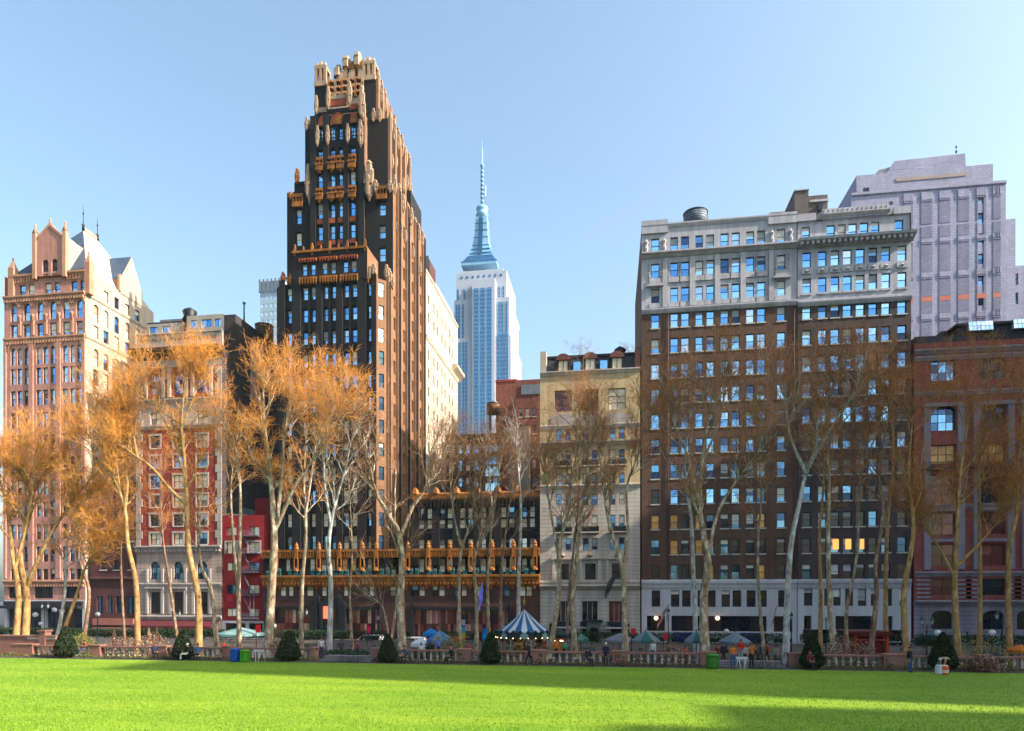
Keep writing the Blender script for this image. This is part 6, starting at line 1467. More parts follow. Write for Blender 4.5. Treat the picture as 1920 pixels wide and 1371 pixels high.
# ================================================================== CAROUSEL
def carousel():
    Y = 64.0; px = 983; x = X(px, Y); r = 52.5 / F * Y / den(px); ze, za = Z(px, 1186, Y), Z(px, 1143, Y); o = thing('carousel', 'carousel with blue and white striped canopy behind balustrade', 'carousel', (x, Y, PZ))
    B = mat('canopy_blue', (.02, .13, .27), .7, .15); Wh = mat('canopy_white', (.62, .64, .72), .7, .08); n = 24; m = MB(); prof = [(r, ze), (r * .55, ze + (za - ze) * .40), (r * .2, ze + (za - ze) * .78), (.04, za)]
    for k in range(n):
        for j in range(3):
            P = []
            for (q, a) in ((j, k), (j, k + 1), (j + 1, k + 1), (j + 1, k)): P.append((x + prof[q][0] * math.cos(2 * math.pi * a / n), Y + prof[q][0] * math.sin(2 * math.pi * a / n), prof[q][1]))
            m.face(P, B if k % 2 else Wh)
    ca = m.build('canopy', o)
    m = MB(); m.lathe((x, Y, za), [(.06, -.1), (.05, .35), (.16, .5), (.05, .65), (.12, .8), (.03, .95), (.01, 1.25)], 8, mat('brass', (.45, .32, .12), .35, .1, metal=.8)); m.build('finial', ca)
    m = MB(); dk = mat('valance_green', (.015, .035, .04), .6, .2); pale = mat('valance_panel', (.22, .36, .36), .6, .1)
    for k in range(n):
        a0, a1 = 2 * math.pi * k / n, 2 * math.pi * (k + 1) / n
        for i in range(6):
            b0, b1 = a0 + (a1 - a0) * i / 6, a0 + (a1 - a0) * (i + 1) / 6
            d0, d1 = .35 + .14 * math.sin(math.pi * i / 6), .35 + .14 * math.sin(math.pi * (i + 1) / 6); R1 = r + .03
            m.face([(x + R1 * math.cos(b0), Y + R1 * math.sin(b0), ze + .12), (x + R1 * math.cos(b1), Y + R1 * math.sin(b1), ze + .12), (x + R1 * math.cos(b1), Y + R1 * math.sin(b1), ze - d1), (x + R1 * math.cos(b0), Y + R1 * math.sin(b0), ze - d0)], dk if k % 3 else pale)
        m.sphere((x + (r + .05) * math.cos(a0), Y + (r + .05) * math.sin(a0), ze - .42), .055, LIT, 6, 4); m.lathe((x + r * math.cos(a0), Y + r * math.sin(a0), ze), [(.16, 0), (.2, .16), (.03, .34)], 6, dk, False)
    m.build('valance', o)
    m = MB(); m.lathe((x, Y, PZ), [(r * .96, 0), (r * .96, .28), (r * .9, .3)], 32, mat('carousel_deck', (.16, .07, .05), .7, .2)); m.build('platform', o)
    m = MB(); cols = [mat('drum_gold', (.45, .26, .08), .6, .2), mat('drum_red', (.30, .05, .04), .6, .2), mat('drum_cream', (.5, .42, .28), .6, .15), mat('drum_green', (.05, .14, .07), .6, .2)]
    for k in range(12):
        a0, a1 = 2 * math.pi * k / 12, 2 * math.pi * (k + 1) / 12; q = r * .42
        m.face([(x + q * math.cos(a0), Y + q * math.sin(a0), PZ + .3), (x + q * math.cos(a1), Y + q * math.sin(a1), PZ + .3), (x + q * math.cos(a1), Y + q * math.sin(a1), ze - .05), (x + q * math.cos(a0), Y + q * math.sin(a0), ze - .05)], cols[k % 4])
        p0 = (x + q * 1.02 * math.cos((a0 + a1) / 2), Y + q * 1.02 * math.sin((a0 + a1) / 2), (PZ + ze) / 2 + .3); m.sphere(p0, .22, cols[(k + 2) % 4], 8, 5)
    m.build('centre_drum', o)
    hm = [mat('horse_%s' % s, c, .5, .1) for s, c in (('white', (.6, .55, .48)), ('chestnut', (.28, .10, .05)), ('grey', (.3, .3, .32)), ('palomino', (.5, .3, .12)))]
    brass = mat('brass_pole', (.55, .4, .15), .3, .1, metal=.8)
    for k in range(10):
        a = 2 * math.pi * (k + .3) / 10; q = r * (.78 if k % 2 else .66); hx, hy = x + q * math.cos(a), Y + q * math.sin(a); t = Vector((-math.sin(a), math.cos(a), 0)); c = Vector((hx, hy, PZ + .95 + .25 * (k % 3))); h = MB(); mm = hm[k % 4]
        h.tube([c - t * .42 + Vector((0, 0, .02)), c - t * .3 + Vector((0, 0, .05)), c, c + t * .3 + Vector((0, 0, .05)), c + t * .42 + Vector((0, 0, .12))], [.06, .17, .16, .19, .1], 8, mm)
        h.tube([c + t * .36 + Vector((0, 0, .08)), c + t * .52 + Vector((0, 0, .38)), c + t * .60 + Vector((0, 0, .5))], [.13, .09, .08], 7, mm); h.tube([c + t * .56 + Vector((0, 0, .5)), c + t * .80 + Vector((0, 0, .36))], [.085, .05], 7, mm)
        for s, f1, f2 in ((.3, .16, .02), (.3, -.02, -.14), (-.32, .04, .16), (-.32, -.14, -.2)): h.tube([c + t * s, c + t * (s + f1) - Vector((0, 0, .3)), c + t * (s + f2) - Vector((0, 0, .58))], [.08, .05, .035], 6, mm)
        h.tube([c - t * .42 + Vector((0, 0, .05)), c - t * .6 - Vector((0, 0, .15)), c - t * .58 - Vector((0, 0, .4))], [.03, .06, .02], 5, mm); h.box(c.x - .12, c.x + .12, c.y - .12, c.y + .12, c.z + .14, c.z + .22, cols[1]); ho = h.build('horse', o)
        p = MB(); p.tube([(hx, hy, PZ + .3), (hx, hy, ze)], .03, 6, brass); p.build('pole', ho)
    for k in range(8):
        a = 2 * math.pi * (k + .5) / 8; p = MB(); p.tube([(x + r * .93 * math.cos(a), Y + r * .93 * math.sin(a), PZ), (x + r * .93 * math.cos(a), Y + r * .93 * math.sin(a), ze)], .05, 8, cols[2]); p.build('post', o)
carousel()
def round_booth():
    Y = 66; px = 1046; x = X(px, Y); o = thing('ticket_booth', 'small dark green canopied booth lit inside, beside the carousel', 'booth', (x, Y, PZ)); dk = mat('booth_green', (.015, .03, .035), .6, .2)
    m = MB(); ze, r = Z(px, 1196, Y), 20 / F * Y; m.lathe((x, Y, 0), [(r, ze), (r * 1.02, ze + .35), (r * .5, ze + .75), (.05, ze + 1.0)], 10, dk, False); m.build('canopy', o)
    m = MB()
    for k in range(8): m.tube([(x + r * .9 * math.cos(k * math.pi / 4), Y + r * .9 * math.sin(k * math.pi / 4), PZ), (x + r * .9 * math.cos(k * math.pi / 4), Y + r * .9 * math.sin(k * math.pi / 4), ze)], .05, 6, mat('booth_post', (.4, .3, .18), .6))
    m.build('post', o); m = MB(); m.lathe((x, Y, PZ), [(r * .6, 0), (r * .6, 1.6)], 10, mat('booth_drum', (.4, .14, .06), .7, .2), False); m.build('counter', o)
    m = MB(); m.box(x - .5, x - .1, Y - r * .7, Y - r * .66, PZ + 1.3, ze - .2, LIT); m.box(x + .25, x + .6, Y - r * .7, Y - r * .66, PZ + 1.4, ze - .3, LIT); m.build('lit_panel', o)
round_booth()

# ================================================================== PARASOLS
def umbrella(label, px, yt, Y, wpx, h, c1, c2, open_=True):
    x = X(px, Y); zt = Z(px, yt, Y); r = wpx / 2 / F * Y / den(px); o = thing('parasol', label, 'parasol', (x, Y, PZ)); m1 = mat('parasol_' + c1[0], c1[1], .8, .12); m2 = mat('parasol_' + c2[0], c2[1], .8, .12)
    m = MB(); m.tube([(x, Y, PZ), (x, Y, zt)], .035, 8, FR_BROWN); m.lathe((x, Y, PZ), [(.3, 0), (.3, .06), (.06, .1)], 12, BLACK); m.build('pole', o)
    m = MB(); n = 8
    if open_:
        for k in range(n):
            a0, a1 = 2 * math.pi * (k + .5) / n, 2 * math.pi * (k + 1.5) / n; mm = m1 if k % 2 else m2; c0, s0, c1_, s1 = math.cos(a0), math.sin(a0), math.cos(a1), math.sin(a1)
            m.face([(x + r * c0, Y + r * s0, zt - h), (x + r * c1_, Y + r * s1, zt - h), (x + r * .45 * c1_, Y + r * .45 * s1, zt - h * .42), (x + r * .45 * c0, Y + r * .45 * s0, zt - h * .42)], mm)
            m.face([(x + r * .45 * c0, Y + r * .45 * s0, zt - h * .42), (x + r * .45 * c1_, Y + r * .45 * s1, zt - h * .42), (x, Y, zt)], mm)
            m.face([(x + r * c0, Y + r * s0, zt - h - .22), (x + r * c1_, Y + r * s1, zt - h - .22), (x + r * c1_, Y + r * s1, zt - h), (x + r * c0, Y + r * s0, zt - h)], mm)
        m.sphere((x, Y, zt + .05), .06, FR_BROWN, 6, 4)
    else:
        m.lathe((x, Y, zt - h), [(.12, -.1), (.24, .15), (.2, h * .5), (.1, h * .85), (.03, h)], 9, m1, False)
    m.build('canopy', o); return o
GRN = ('green', (.03, .13, .12)); GRY = ('grey_blue', (.17, .22, .26)); TAN_ = ('tan', (.34, .22, .15)); BLU = ('blue', (.06, .16, .34)); ORG_ = ('orange', (.6, .18, .04)); PAL = ('pale_teal', (.30, .46, .46))
umbrella('blue grey parasol above a stall, behind balustrade left of the carousel', 825, 1182, 60, 50, .85, GRY, BLU)
umbrella('teal green parasol in front of the white stone base, beside a red sign', 1211, 1182, 60, 56, .85, GRN, GRY)
umbrella('green parasol half hidden behind the thick tree trunk', 1306, 1183, 58, 48, .8, GRN, GRY)
umbrella('grey parasol under the blue shop awning', 1378, 1186, 60, 60, .75, GRY, GRY)
umbrella('pale grey parasol in front of the yellow studio building', 1162, 1187, 62, 58, .6, GRY, ('lilac_grey', (.25, .24, .3)))
umbrella('small pale green parasol left of the green kiosk', 1089, 1187, 66, 30, .6, ('sage', (.14, .24, .18)), GRN)
umbrella('orange parasol at far right edge of the park', 1912, 1208, 56, 40, .45, ORG_, ORG_)
umbrella('wide pale teal parasol in front of the small red building', 452, 1176, 64, 88, .65, PAL, PAL)
umbrella('folded tan parasol before the low maroon building', 214, 1178, 60, 20, 1.6, TAN_, TAN_, False)
umbrella('folded tan parasol, left one of the pair before red brick house', 279, 1176, 60, 18, 1.7, TAN_, TAN_, False)
umbrella('folded tan parasol, right one of the pair before red brick house', 294, 1175, 61, 18, 1.7, TAN_, TAN_, False)
def tent(label, px, yt, Y, wpx, c):
    x = X(px, Y); zt = Z(px, yt, Y); r = wpx / 2 / F * Y / den(px); o = thing('market_tent', label, 'tent', (x, Y, PZ)); mm = mat('tent_' + c[0], c[1], .8, .1); m = MB()
    q = [(-1, -1), (1, -1), (1, 1), (-1, 1)]; ze = zt - .5
    m.rings([[(x + r * a, Y + r * b, ze - .3) for a, b in q], [(x + r * a, Y + r * b, ze) for a, b in q], [(x + .05 * a, Y + .05 * b, zt) for a, b in q]], mm, True); m.build('canopy', o); m = MB()
    for a, b in q: m.box(x + r * a * .96 - .03, x + r * a * .96 + .03, Y + r * b * .96 - .03, Y + r * b * .96 + .03, PZ, ze, METAL_GREY)
    m.build('frame', o); m = MB(); m.box(x - r * .8, x + r * .8, Y - r * .5, Y + r * .5, PZ, PZ + .8, AWN_DARK); m.build('counter', o)
tent('bright blue market tent behind the blue grey parasol', 808, 1178, 66, 24, ('blue', (.03, .22, .6)))
tent('white market tent left of the blue grey parasol', 788, 1196, 60, 30, ('white', (.55, .6, .68)))

# ================================================================== LAMPS, SIGNS, FLAGS
IRON = mat('lamp_iron', (.012, .018, .022), .5, .2); LGLASS = mat('lantern_glass', (.42, .46, .5), .3, .1); GLOBE = mat('opal_globe', (.72, .74, .78), .3, .05)
def lamp(label, px, yh, Y, kind, zb=None):
    x = X(px, Y); zb = PZ if zb is None else zb; zt = Z(px, yh, Y); o = thing('street_lamp', label, 'street lamp', (x, Y, zb)); m = MB()
    m.lathe((x, Y, zb), [(.22, 0), (.22, .25), (.12, .45), (.09, .6), (.055, .8), (.045, zt - zb - .5), (.08, zt - zb - .45), (.04, zt - zb - .4), (.04, zt - zb - .1)], 10, IRON); m.build('post', o)
    def lant(cx, z):
        b = MB(); b.lathe((cx, Y, z), [(.08, 0), (.16, .42), (.2, .44), (.05, .62), (.02, .78)], 6, IRON, False, True)
        l = b.build('lantern', o); g = MB(); g.lathe((cx, Y, z), [(.095, .03), (.175, .38)], 6, LGLASS, False, False); g.build('glass', l)
    if kind == 'twin':
        a = MB()
        for s in (-1, 1): a.tube([(x, Y, zt - .3), (x + s * .3, Y, zt - .42), (x + s * .42, Y, zt - .15)], .03, 6, IRON); lant(x + s * .42, zt - .15)
        a.build('arm', o)
    elif kind == 'single': lant(x, zt - .1)
    else:
        g = MB(); g.sphere((x, Y, zt), .26, GLOBE, 14, 9); g.build('globe', o)
        if kind == 'globe2':
            g = MB(); g.sphere((x + .6, Y, zt - .9), .2, GLOBE, 12, 8); g.build('globe', o); g = MB(); g.tube([(x, Y, zt - 1.5), (x + .5, Y, zt - 1.4), (x + .6, Y, zt - 1.1)], .03, 6, IRON); g.build('arm', o)
for a in [('twin lantern lamp in front of the red brick apartment house', 330, 1152, 70, 'twin'), ('twin lantern lamp between the two lawn entrance trees', 716, 1160, 68, 'twin'), ('twin lantern lamp left of the porch of the black tower', 568, 1150, 72, 'twin'),
          ('single lantern lamp beside the striped flag', 1253, 1152, 66, 'single'), ('single lantern lamp right of the narrow striped flag', 1484, 1160, 68, 'single'), ('twin lantern lamp between two pale trunks left of red kiosk', 1549, 1155, 62, 'twin'),
          ('twin lantern lamp in front of the arched base of brick loft', 1738, 1168, 66, 'twin'), ('twin lantern lamp at far right between two trunks', 1879, 1158, 62, 'twin'), ('black lamp with many arms before the pink tower', 84, 1138, 74, 'twin'),
          ('white globe lamp at far left beside thick orange trunks', 66, 1153, 60, 'globe2'), ('white globe lamp, left one of the two right of the thick orange trunks', 102, 1144, 64, 'globe'), ('white globe lamp, right one of the two right of the thick orange trunks', 116, 1146, 64, 'globe'),
          ('white globe lamp before the low maroon building', 183, 1152, 68, 'globe'), ('white globe lamp beside left lawn opening yew cone', 514, 1174, 62, 'globe'), ('white globe lamp above the yew cone beside bending person', 1758, 1187, 58, 'globe'), ('white globe lamp near the yellow green bush at far right', 1860, 1187, 58, 'globe'), ('white globe lamp above the grey parasol under blue awning', 1362, 1184, 70, 'globe')]: lamp(*a)
REDSG = mat('sign_red', (.55, .03, .05), .5, .06)
def sign(label, px, yt, yb, Y, wpx):
    x = X(px, Y); w = wpx / 2 / F * Y / den(px); o = thing('sign', label, 'sign', (x, Y, PZ)); m = MB(); m.box(x - w, x + w, Y - .04, Y + .02, Z(px, yb, Y), Z(px, yt, Y), REDSG); m.build('panel', o)
    m = MB(); m.tube([(x - w, Y + .06, PZ), (x - w, Y + .06, Z(px, yt, Y))], .035, 6, IRON); m.build('post', o)
sign('square red sign left of the teal green parasol', 1188, 1178, 1190, 61, 8); sign('square red sign right of the teal green parasol', 1248, 1188, 1199, 59, 8); sign('red sign in front of the small red building', 484, 1172, 1186, 61, 9)
def banner(label, px, yt, yb, Y, wpx, cols, post=True):
    x = X(px, Y); w = wpx / F * Y / den(px); zt, zb = Z(px, yt, Y), Z(px, yb, Y); o = thing('banner', label, 'banner', (x, Y, PZ)); n = 10; m = MB()
    for i in range(n):
        f0, f1 = i / n, (i + 1) / n; mm = mat('banner_cloth', cols[min(int(f0 * len(cols)), len(cols) - 1)], .8, .1)
        y0, y1 = Y + .06 * math.sin(f0 * 6), Y + .06 * math.sin(f1 * 6)
        m.rings([[(x, y0, zt + (zb - zt) * f0), (x + w, y0 + .1, zt + (zb - zt) * f0), (x + w, y0 + .12, zt + (zb - zt) * f0), (x, y0 + .02, zt + (zb - zt) * f0)], [(x, y1, zt + (zb - zt) * f1), (x + w, y1 + .1, zt + (zb - zt) * f1), (x + w, y1 + .12, zt + (zb - zt) * f1), (x, y1 + .02, zt + (zb - zt) * f1)]], mm, i in (0, n - 1))
    m.build('cloth', o)
    if post: p = MB(); p.tube([(x - .05, Y, PZ), (x - .05, Y, zt + .15)], .04, 6, IRON); p.build('post', o)
banner('tall banner fading from blue to yellow beside tree left of the carousel', 865, 1152, 1202, 68, 7, [(.02, .04, .1), (.4, .4, .42), (.02, .12, .35), (.03, .3, .35), (.5, .4, .05), (.6, .2, .05)])
banner('bright blue banner left of the carousel', 905, 1178, 1202, 68, 9, [(.03, .2, .55), (.05, .3, .65)])
banner('small red banner left of the carousel, beside the grey parasol', 850, 1193, 1205, 66, 8, [(.5, .05, .05)])
banner('long hanging red banner on the porch side of the black tower', 689, 1172, 1188, 74, 5, [(.6, .03, .1)])
banner('small red banner right of the lawn opening', 733, 1178, 1190, 74, 6, [(.6, .03, .05)])
def flag(label, name, tip, base, L, H, us, col=None, sag=.5):
    """cloth hung from a slanting pole"""
    tip, base = Vector(tip), Vector(base); d = (base - tip).normalized(); o = thing(name, label, 'flag', tuple(tip)); m = MB(); nu, nv = 18, 13
    red, wh, bl = mat('flag_red', (.50, .03, .04), .8, .06), mat('flag_white', (.70, .68, .70), .8, .05), mat('flag_blue', (.03, .04, .16), .8, .06); pl = mat('flag_plain', col or (.1, .1, .1), .8, .1)
    def P(i, j):
        u, v = i / nu, j / nv
        q = tip + d * (H * v) + Vector((sag * .55, .1, -1)) * (L * u)
        return q + Vector((.10 * math.sin(u * 9 + v * 4), .18 * math.sin(u * 7 + v * 5), 0)) * (.3 + u)
    for i in range(nu):
        for j in range(nv):
            mm = pl if not us else (bl if (i < nu * .4 and j < 7) else (red if j % 2 == 0 else wh))
            m.face([P(i, j), P(i + 1, j), P(i + 1, j + 1), P(i, j + 1)], mm, True)
    c = m.build('cloth', o)
    if us:
        s = MB()
        for i in range(1, 7):
            for j in range(1, 7):
                if (i + j) % 2 == 0:
                    q = P(i, j) + Vector((0, -.03, 0)); s.lathe(q, [(.045, -.02), (.045, .02)], 5, wh, False)
        s.build('star', c)
    return o
flag('american flag with red and white stripes hanging at left of the white stone base', 'flag', (X(1250), Y0 - 1.55, Z(1250, 1133)), (X(1246), Y0, Z(1250, 1165)), 2.6, 1.5, True, sag=-.9)
flag('narrow folded american flag hanging near right end of the white stone base', 'flag', (X(1449), Y0 - 1.55, Z(1449, 1137)), (X(1446), Y0, Z(1449, 1169)), 3.0, 1.2, True, sag=-.35)
flag('plain navy blue flag hanging on the black and gold building', 'flag', (X(908), Y0 - 2.6, Z(908, 1092)), (X(912), Y0 - .9, Z(908, 1118)), 3.4, 1.6, False, (.02, .03, .16), sag=-.3)
flag('dark slate grey flag hanging on the yellow studio building', 'flag', (X(1152) - .2, Y0 - 2.1, Z(1152, 1074)), (X(1156), Y0 - .4, Z(1150, 1098)), 3.0, 1.5, False, (.045, .05, .065), sag=-.8)

# ================================================================== KIOSK, BINS, BARRIERS, CHAIRS, CARS
def kiosk():
    Y = 66; x0, x1 = X(1601, Y), X(1666, Y); zt = Z(1634, 1186, Y); o = thing('kiosk', 'red framed kiosk with dark red doors behind the right balustrade', 'kiosk', ((x0 + x1) / 2, Y, PZ)); rd = mat('kiosk_red', (.55, .075, .04), .6, .1); dr = mat('kiosk_dark_red', (.11, .012, .012), .6, .2)
    m = MB()
    for x in (x0 + .12, x1 - .12):
        for y in (Y, Y + 2.6): m.box(x - .12, x + .12, y - .12, y + .12, PZ, zt - .35, rd)
    m.box(x0, x1, Y - .14, Y + .12, zt - .35, zt - .2, rd); m.box(x0, x1, Y + 2.48, Y + 2.72, zt - .35, zt - .2, rd); m.box(x0, x0 + .24, Y, Y + 2.6, zt - .35, zt - .22, rd); m.box(x1 - .24, x1, Y, Y + 2.6, zt - .35, zt - .22, rd); m.box(x0 + .25, x1 - .25, Y - .08, Y + .08, zt - .75, zt - .62, rd); m.build('frame', o)
    m = MB(); m.box(x0 - .6, x1 + .2, Y - .5, Y + 3.0, zt - .19, zt + .1, dr); m.build('roof', o)
    m = MB(); m.box(x0 + .26, x1 - .26, Y + .5, Y + 2.4, PZ, zt - .36, dr); m.build('body', o)
    for k in range(2): m = MB(); a = x0 + .4 + k * (x1 - x0 - .8) / 2; m.box(a + .05, a + (x1 - x0 - .8) / 2 - .05, Y + .44, Y + .495, PZ + .1, zt - .8, mat('kiosk_door', (.22, .02, .018), .5, .2)); m.build('door', o)
kiosk()
def bin_(label, px, Y, r, h, col):
    x = X(px, Y); o = thing('litter_bin', label, 'bin', (x, Y, 0)); mm = mat('bin_paint', col, .45, .08); m = MB(); m.lathe((x, Y, .01), [(r * .9, 0), (r, .1), (r, h - .12)], 20, mm); m.build('body', o); m = MB()
    for k in range(18): a = 2 * math.pi * k / 18; m.box(x + (r + .02) * math.cos(a) - .03, x + (r + .02) * math.cos(a) + .03, Y + (r + .02) * math.sin(a) - .03, Y + (r + .02) * math.sin(a) + .03, .08, h - .1, mm)
    m.build('slat', o); m = MB(); m.lathe((x, Y, h - .12), [(r + .06, 0), (r + .06, .1), (r * .7, .16), (r * .3, .17)], 20, mm); m.build('lid', o)
bin_('bright blue slatted recycling bin in front of left balustrade', 440.5, 48.0, .32, 1.0, (.02, .10, .42)); bin_('bright green slatted recycling bin right of the blue one', 459.5, 48.0, .32, .92, (.08, .32, .03)); bin_('dark green slatted bin at right end of the middle balustrade', 1336, 48.3, .40, 1.0, (.05, .20, .03))
def sawhorse(label, px, Y, w, h):
    x = X(px, Y); o = thing('barricade', label, 'barricade', (x, Y, 0)); wm = mat('barricade_white', (.55, .57, .62), .6, .1); m = MB(); m.box(x - w / 2, x + w / 2, Y - .04, Y + .04, h - .2, h - .02, wm); m.build('plank', o)
    for s in (-1, 1):
        for t in (-1, 1): m = MB(); m.tube([(x + s * w * .3, Y, h - .1), (x + s * w * .3 + s * t * .14, Y + t * .3, .0)], .03, 6, wm); m.build('leg', o)
sawhorse('white folding barricade right of the green bin', 485, 47.8, .8, 1.0); sawhorse('white folding barricade in front of the orange jacketed people', 1391, 47.4, .75, .95)
CHG = mat('chair_green', (.015, .035, .025), .5, .2)
def chair_proto():
    o = thing('folding_chair', '-', 'chair', (0, 0, 0)); m = MB()
    for k in range(5): m.box(-.2, .2, -.2 + k * .085, -.14 + k * .085, .43, .45, CHG)
    m.build('seat', o); m = MB()
    for k in range(3): m.box(-.2, .2, .2, .215, .62 + k * .08, .67 + k * .08, CHG)
    m.build('backrest', o); m = MB()
    for s in (-.2, .2): m.tube([(s, -.22, 0), (s, .1, .43), (s, .21, .88)], .014, 5, CHG); m.tube([(s * .9, .24, 0), (s * .9, -.2, .44)], .014, 5, CHG)
    m.build('frame', o); return o
CH0 = chair_proto(); CHUSED = [0]
def chair(px, Y, rz, label=None, z=0.0, group='green folding chairs around the lawn'):
    c = CH0 if CHUSED[0] == 0 else copy_tree(CH0); CHUSED[0] += 1
    c.location = (X(px, Y), Y, z); c.rotation_euler = (0, 0, rz); c['label'] = label or 'empty dark green folding chair before or behind the balustrade'; c['group'] = group; return c
random.seed(21)
for px in (205, 222, 246, 262, 310, 322, 410, 640, 660, 676, 748, 758, 772, 800, 820, 866, 896, 940, 960, 1010, 1036, 1058, 1080, 1160, 1186, 1204, 1226, 1250, 1280, 1300, 1420, 1440, 1460, 1560, 1590, 1615, 1640, 1668, 1735, 1800, 1826, 1870, 1890):
    chair(px, 48.75 + random.uniform(-.15, .2), random.uniform(-1.2, 1.2))
for i in range(64):                    # cafe seats crowding the promenade behind the balustrade
    px = 130 + i * 28.3 + random.uniform(-9, 9); Yc = random.choice((54.5, 57, 60, 64, 70))
    if abs(px - 983) < 75 or abs(px - 1634) < 48: continue
    chair(px, Yc + random.uniform(-.8, .8), random.uniform(-3, 3), 'empty dark green folding chair before or behind the balustrade', PZ)
def table(label, px, Y):
    x = X(px, Y); o = thing('cafe_table', label, 'table', (x, Y, 0 if Y < 51 else PZ)); z = org(o).z; m = MB(); m.lathe((x, Y, z + .7), [(.3, 0), (.3, .025)], 16, CHG); m.build('tabletop', o); m = MB(); m.lathe((x, Y, z), [(.22, 0), (.2, .03), (.03, .06), (.03, .7)], 10, CHG); m.build('pedestal', o)
for px, lb in ((653, 'small round cafe table inside the left opening'), (1170, 'small round cafe table below the pale grey parasol'), (1238, 'small round cafe table near the red sign'), (785, 'small round cafe table right of the lawn opening cone'), (1430, 'small round cafe table inside the right opening')): table(lb, px, 48.8)
def car(label, px, Y, col, suv=True, face=1):
    x = X(px, Y); z = GZ + .004; L, Wd, H = (4.7, 1.85, 1.75) if suv else (4.6, 1.8, 1.45); o = thing('parked_car', label, 'car', (x, Y, z)); pm = mat('car_paint', col, .25, .03, spec=.6); m = MB()
    prof = [(-L / 2, .35), (-L / 2, .8), (-L / 2 + .25, .98), (L / 2 - 1.1, 1.02), (L / 2 - .1, .85), (L / 2, .6), (L / 2, .35)]
    m.rings([[(x + face * a, Y - Wd / 2, z + b) for a, b in prof], [(x + face * a, Y + Wd / 2, z + b) for a, b in prof]], pm)
    cab = [(-L / 2 + .15, .98), (-L / 2 + .4, H - .08), (-L / 2 + .8, H), (.5, H), (1.3, 1.0)]
    m.rings([[(x + face * a, Y - Wd / 2 + .1, z + b) for a, b in cab], [(x + face * a, Y + Wd / 2 - .1, z + b) for a, b in cab]], pm); m.build('body', o); m = MB()
    for a0, a1, t0, t1 in ((-L / 2 + .45, -.8, -L / 2 + .62, -.8), (-.7, .25, -.7, .22), (.33, 1.12, .33, .55)):
        for y in (Y - Wd / 2 + .085, Y + Wd / 2 - .085): m.face([(x + face * a0, y, z + 1.04), (x + face * a1, y, z + 1.04), (x + face * t1, y, z + H - .14), (x + face * t0, y, z + H - .14)], G_DARK)
    m.face([(x + face * 1.27, Y - .7, z + 1.06), (x + face * 1.27, Y + .7, z + 1.06), (x + face * .56, Y + .65, z + H - .1), (x + face * .56, Y - .65, z + H - .1)], G_DARK); m.build('window', o)
    for a in (-L / 2 + .9, L / 2 - .95):
        for s in (-1, 1):
            w = MB(); rr = []
            for yy in (Y + s * (Wd / 2 - .2), Y + s * (Wd / 2 + .02)): rr.append([(x + face * a + .34 * math.cos(t * math.pi / 9), yy, z + .34 + .34 * math.sin(t * math.pi / 9)) for t in range(18)])
            w.rings(rr, BLACK); wo = w.build('wheel', o); h = MB(); h.rings([[(x + face * a + .2 * math.cos(t * math.pi / 6), Y + s * (Wd / 2 + .022 + q), z + .34 + .2 * math.sin(t * math.pi / 6)) for t in range(12)] for q in (0, .015)], METAL_GREY); h.build('rim', wo)
    for s in (-1, 1): h = MB(); h.box(x + face * (L / 2 - .02), x + face * (L / 2 + .02), Y + s * .65 - .18, Y + s * .65 + .18, z + .62, z + .78, LGLASS); h.build('headlight', o); h = MB(); h.box(x - face * (L / 2 - .02), x - face * (L / 2 + .02), Y + s * .7 - .1, Y + s * .7 + .1, z + .75, z + 1.0, REDSG); h.build('tail_light', o)
car('white parked suv behind the left lawn opening', 690, 89.8, (.62, .64, .68), True, -1); car('white parked saloon car between yew cone and blue grey parasol', 772, 89.8, (.6, .62, .66), False, -1); car('pale grey parked car right of the red kiosk', 1690, 89.8, (.5, .54, .6), False, 1); car('black parked car in front of the brick loft building', 1745, 90.0, (.015, .015, .02), True, 1); car('dark parked car in front of the black tower porch', 600, 89.8, (.03, .03, .04), False, 1)
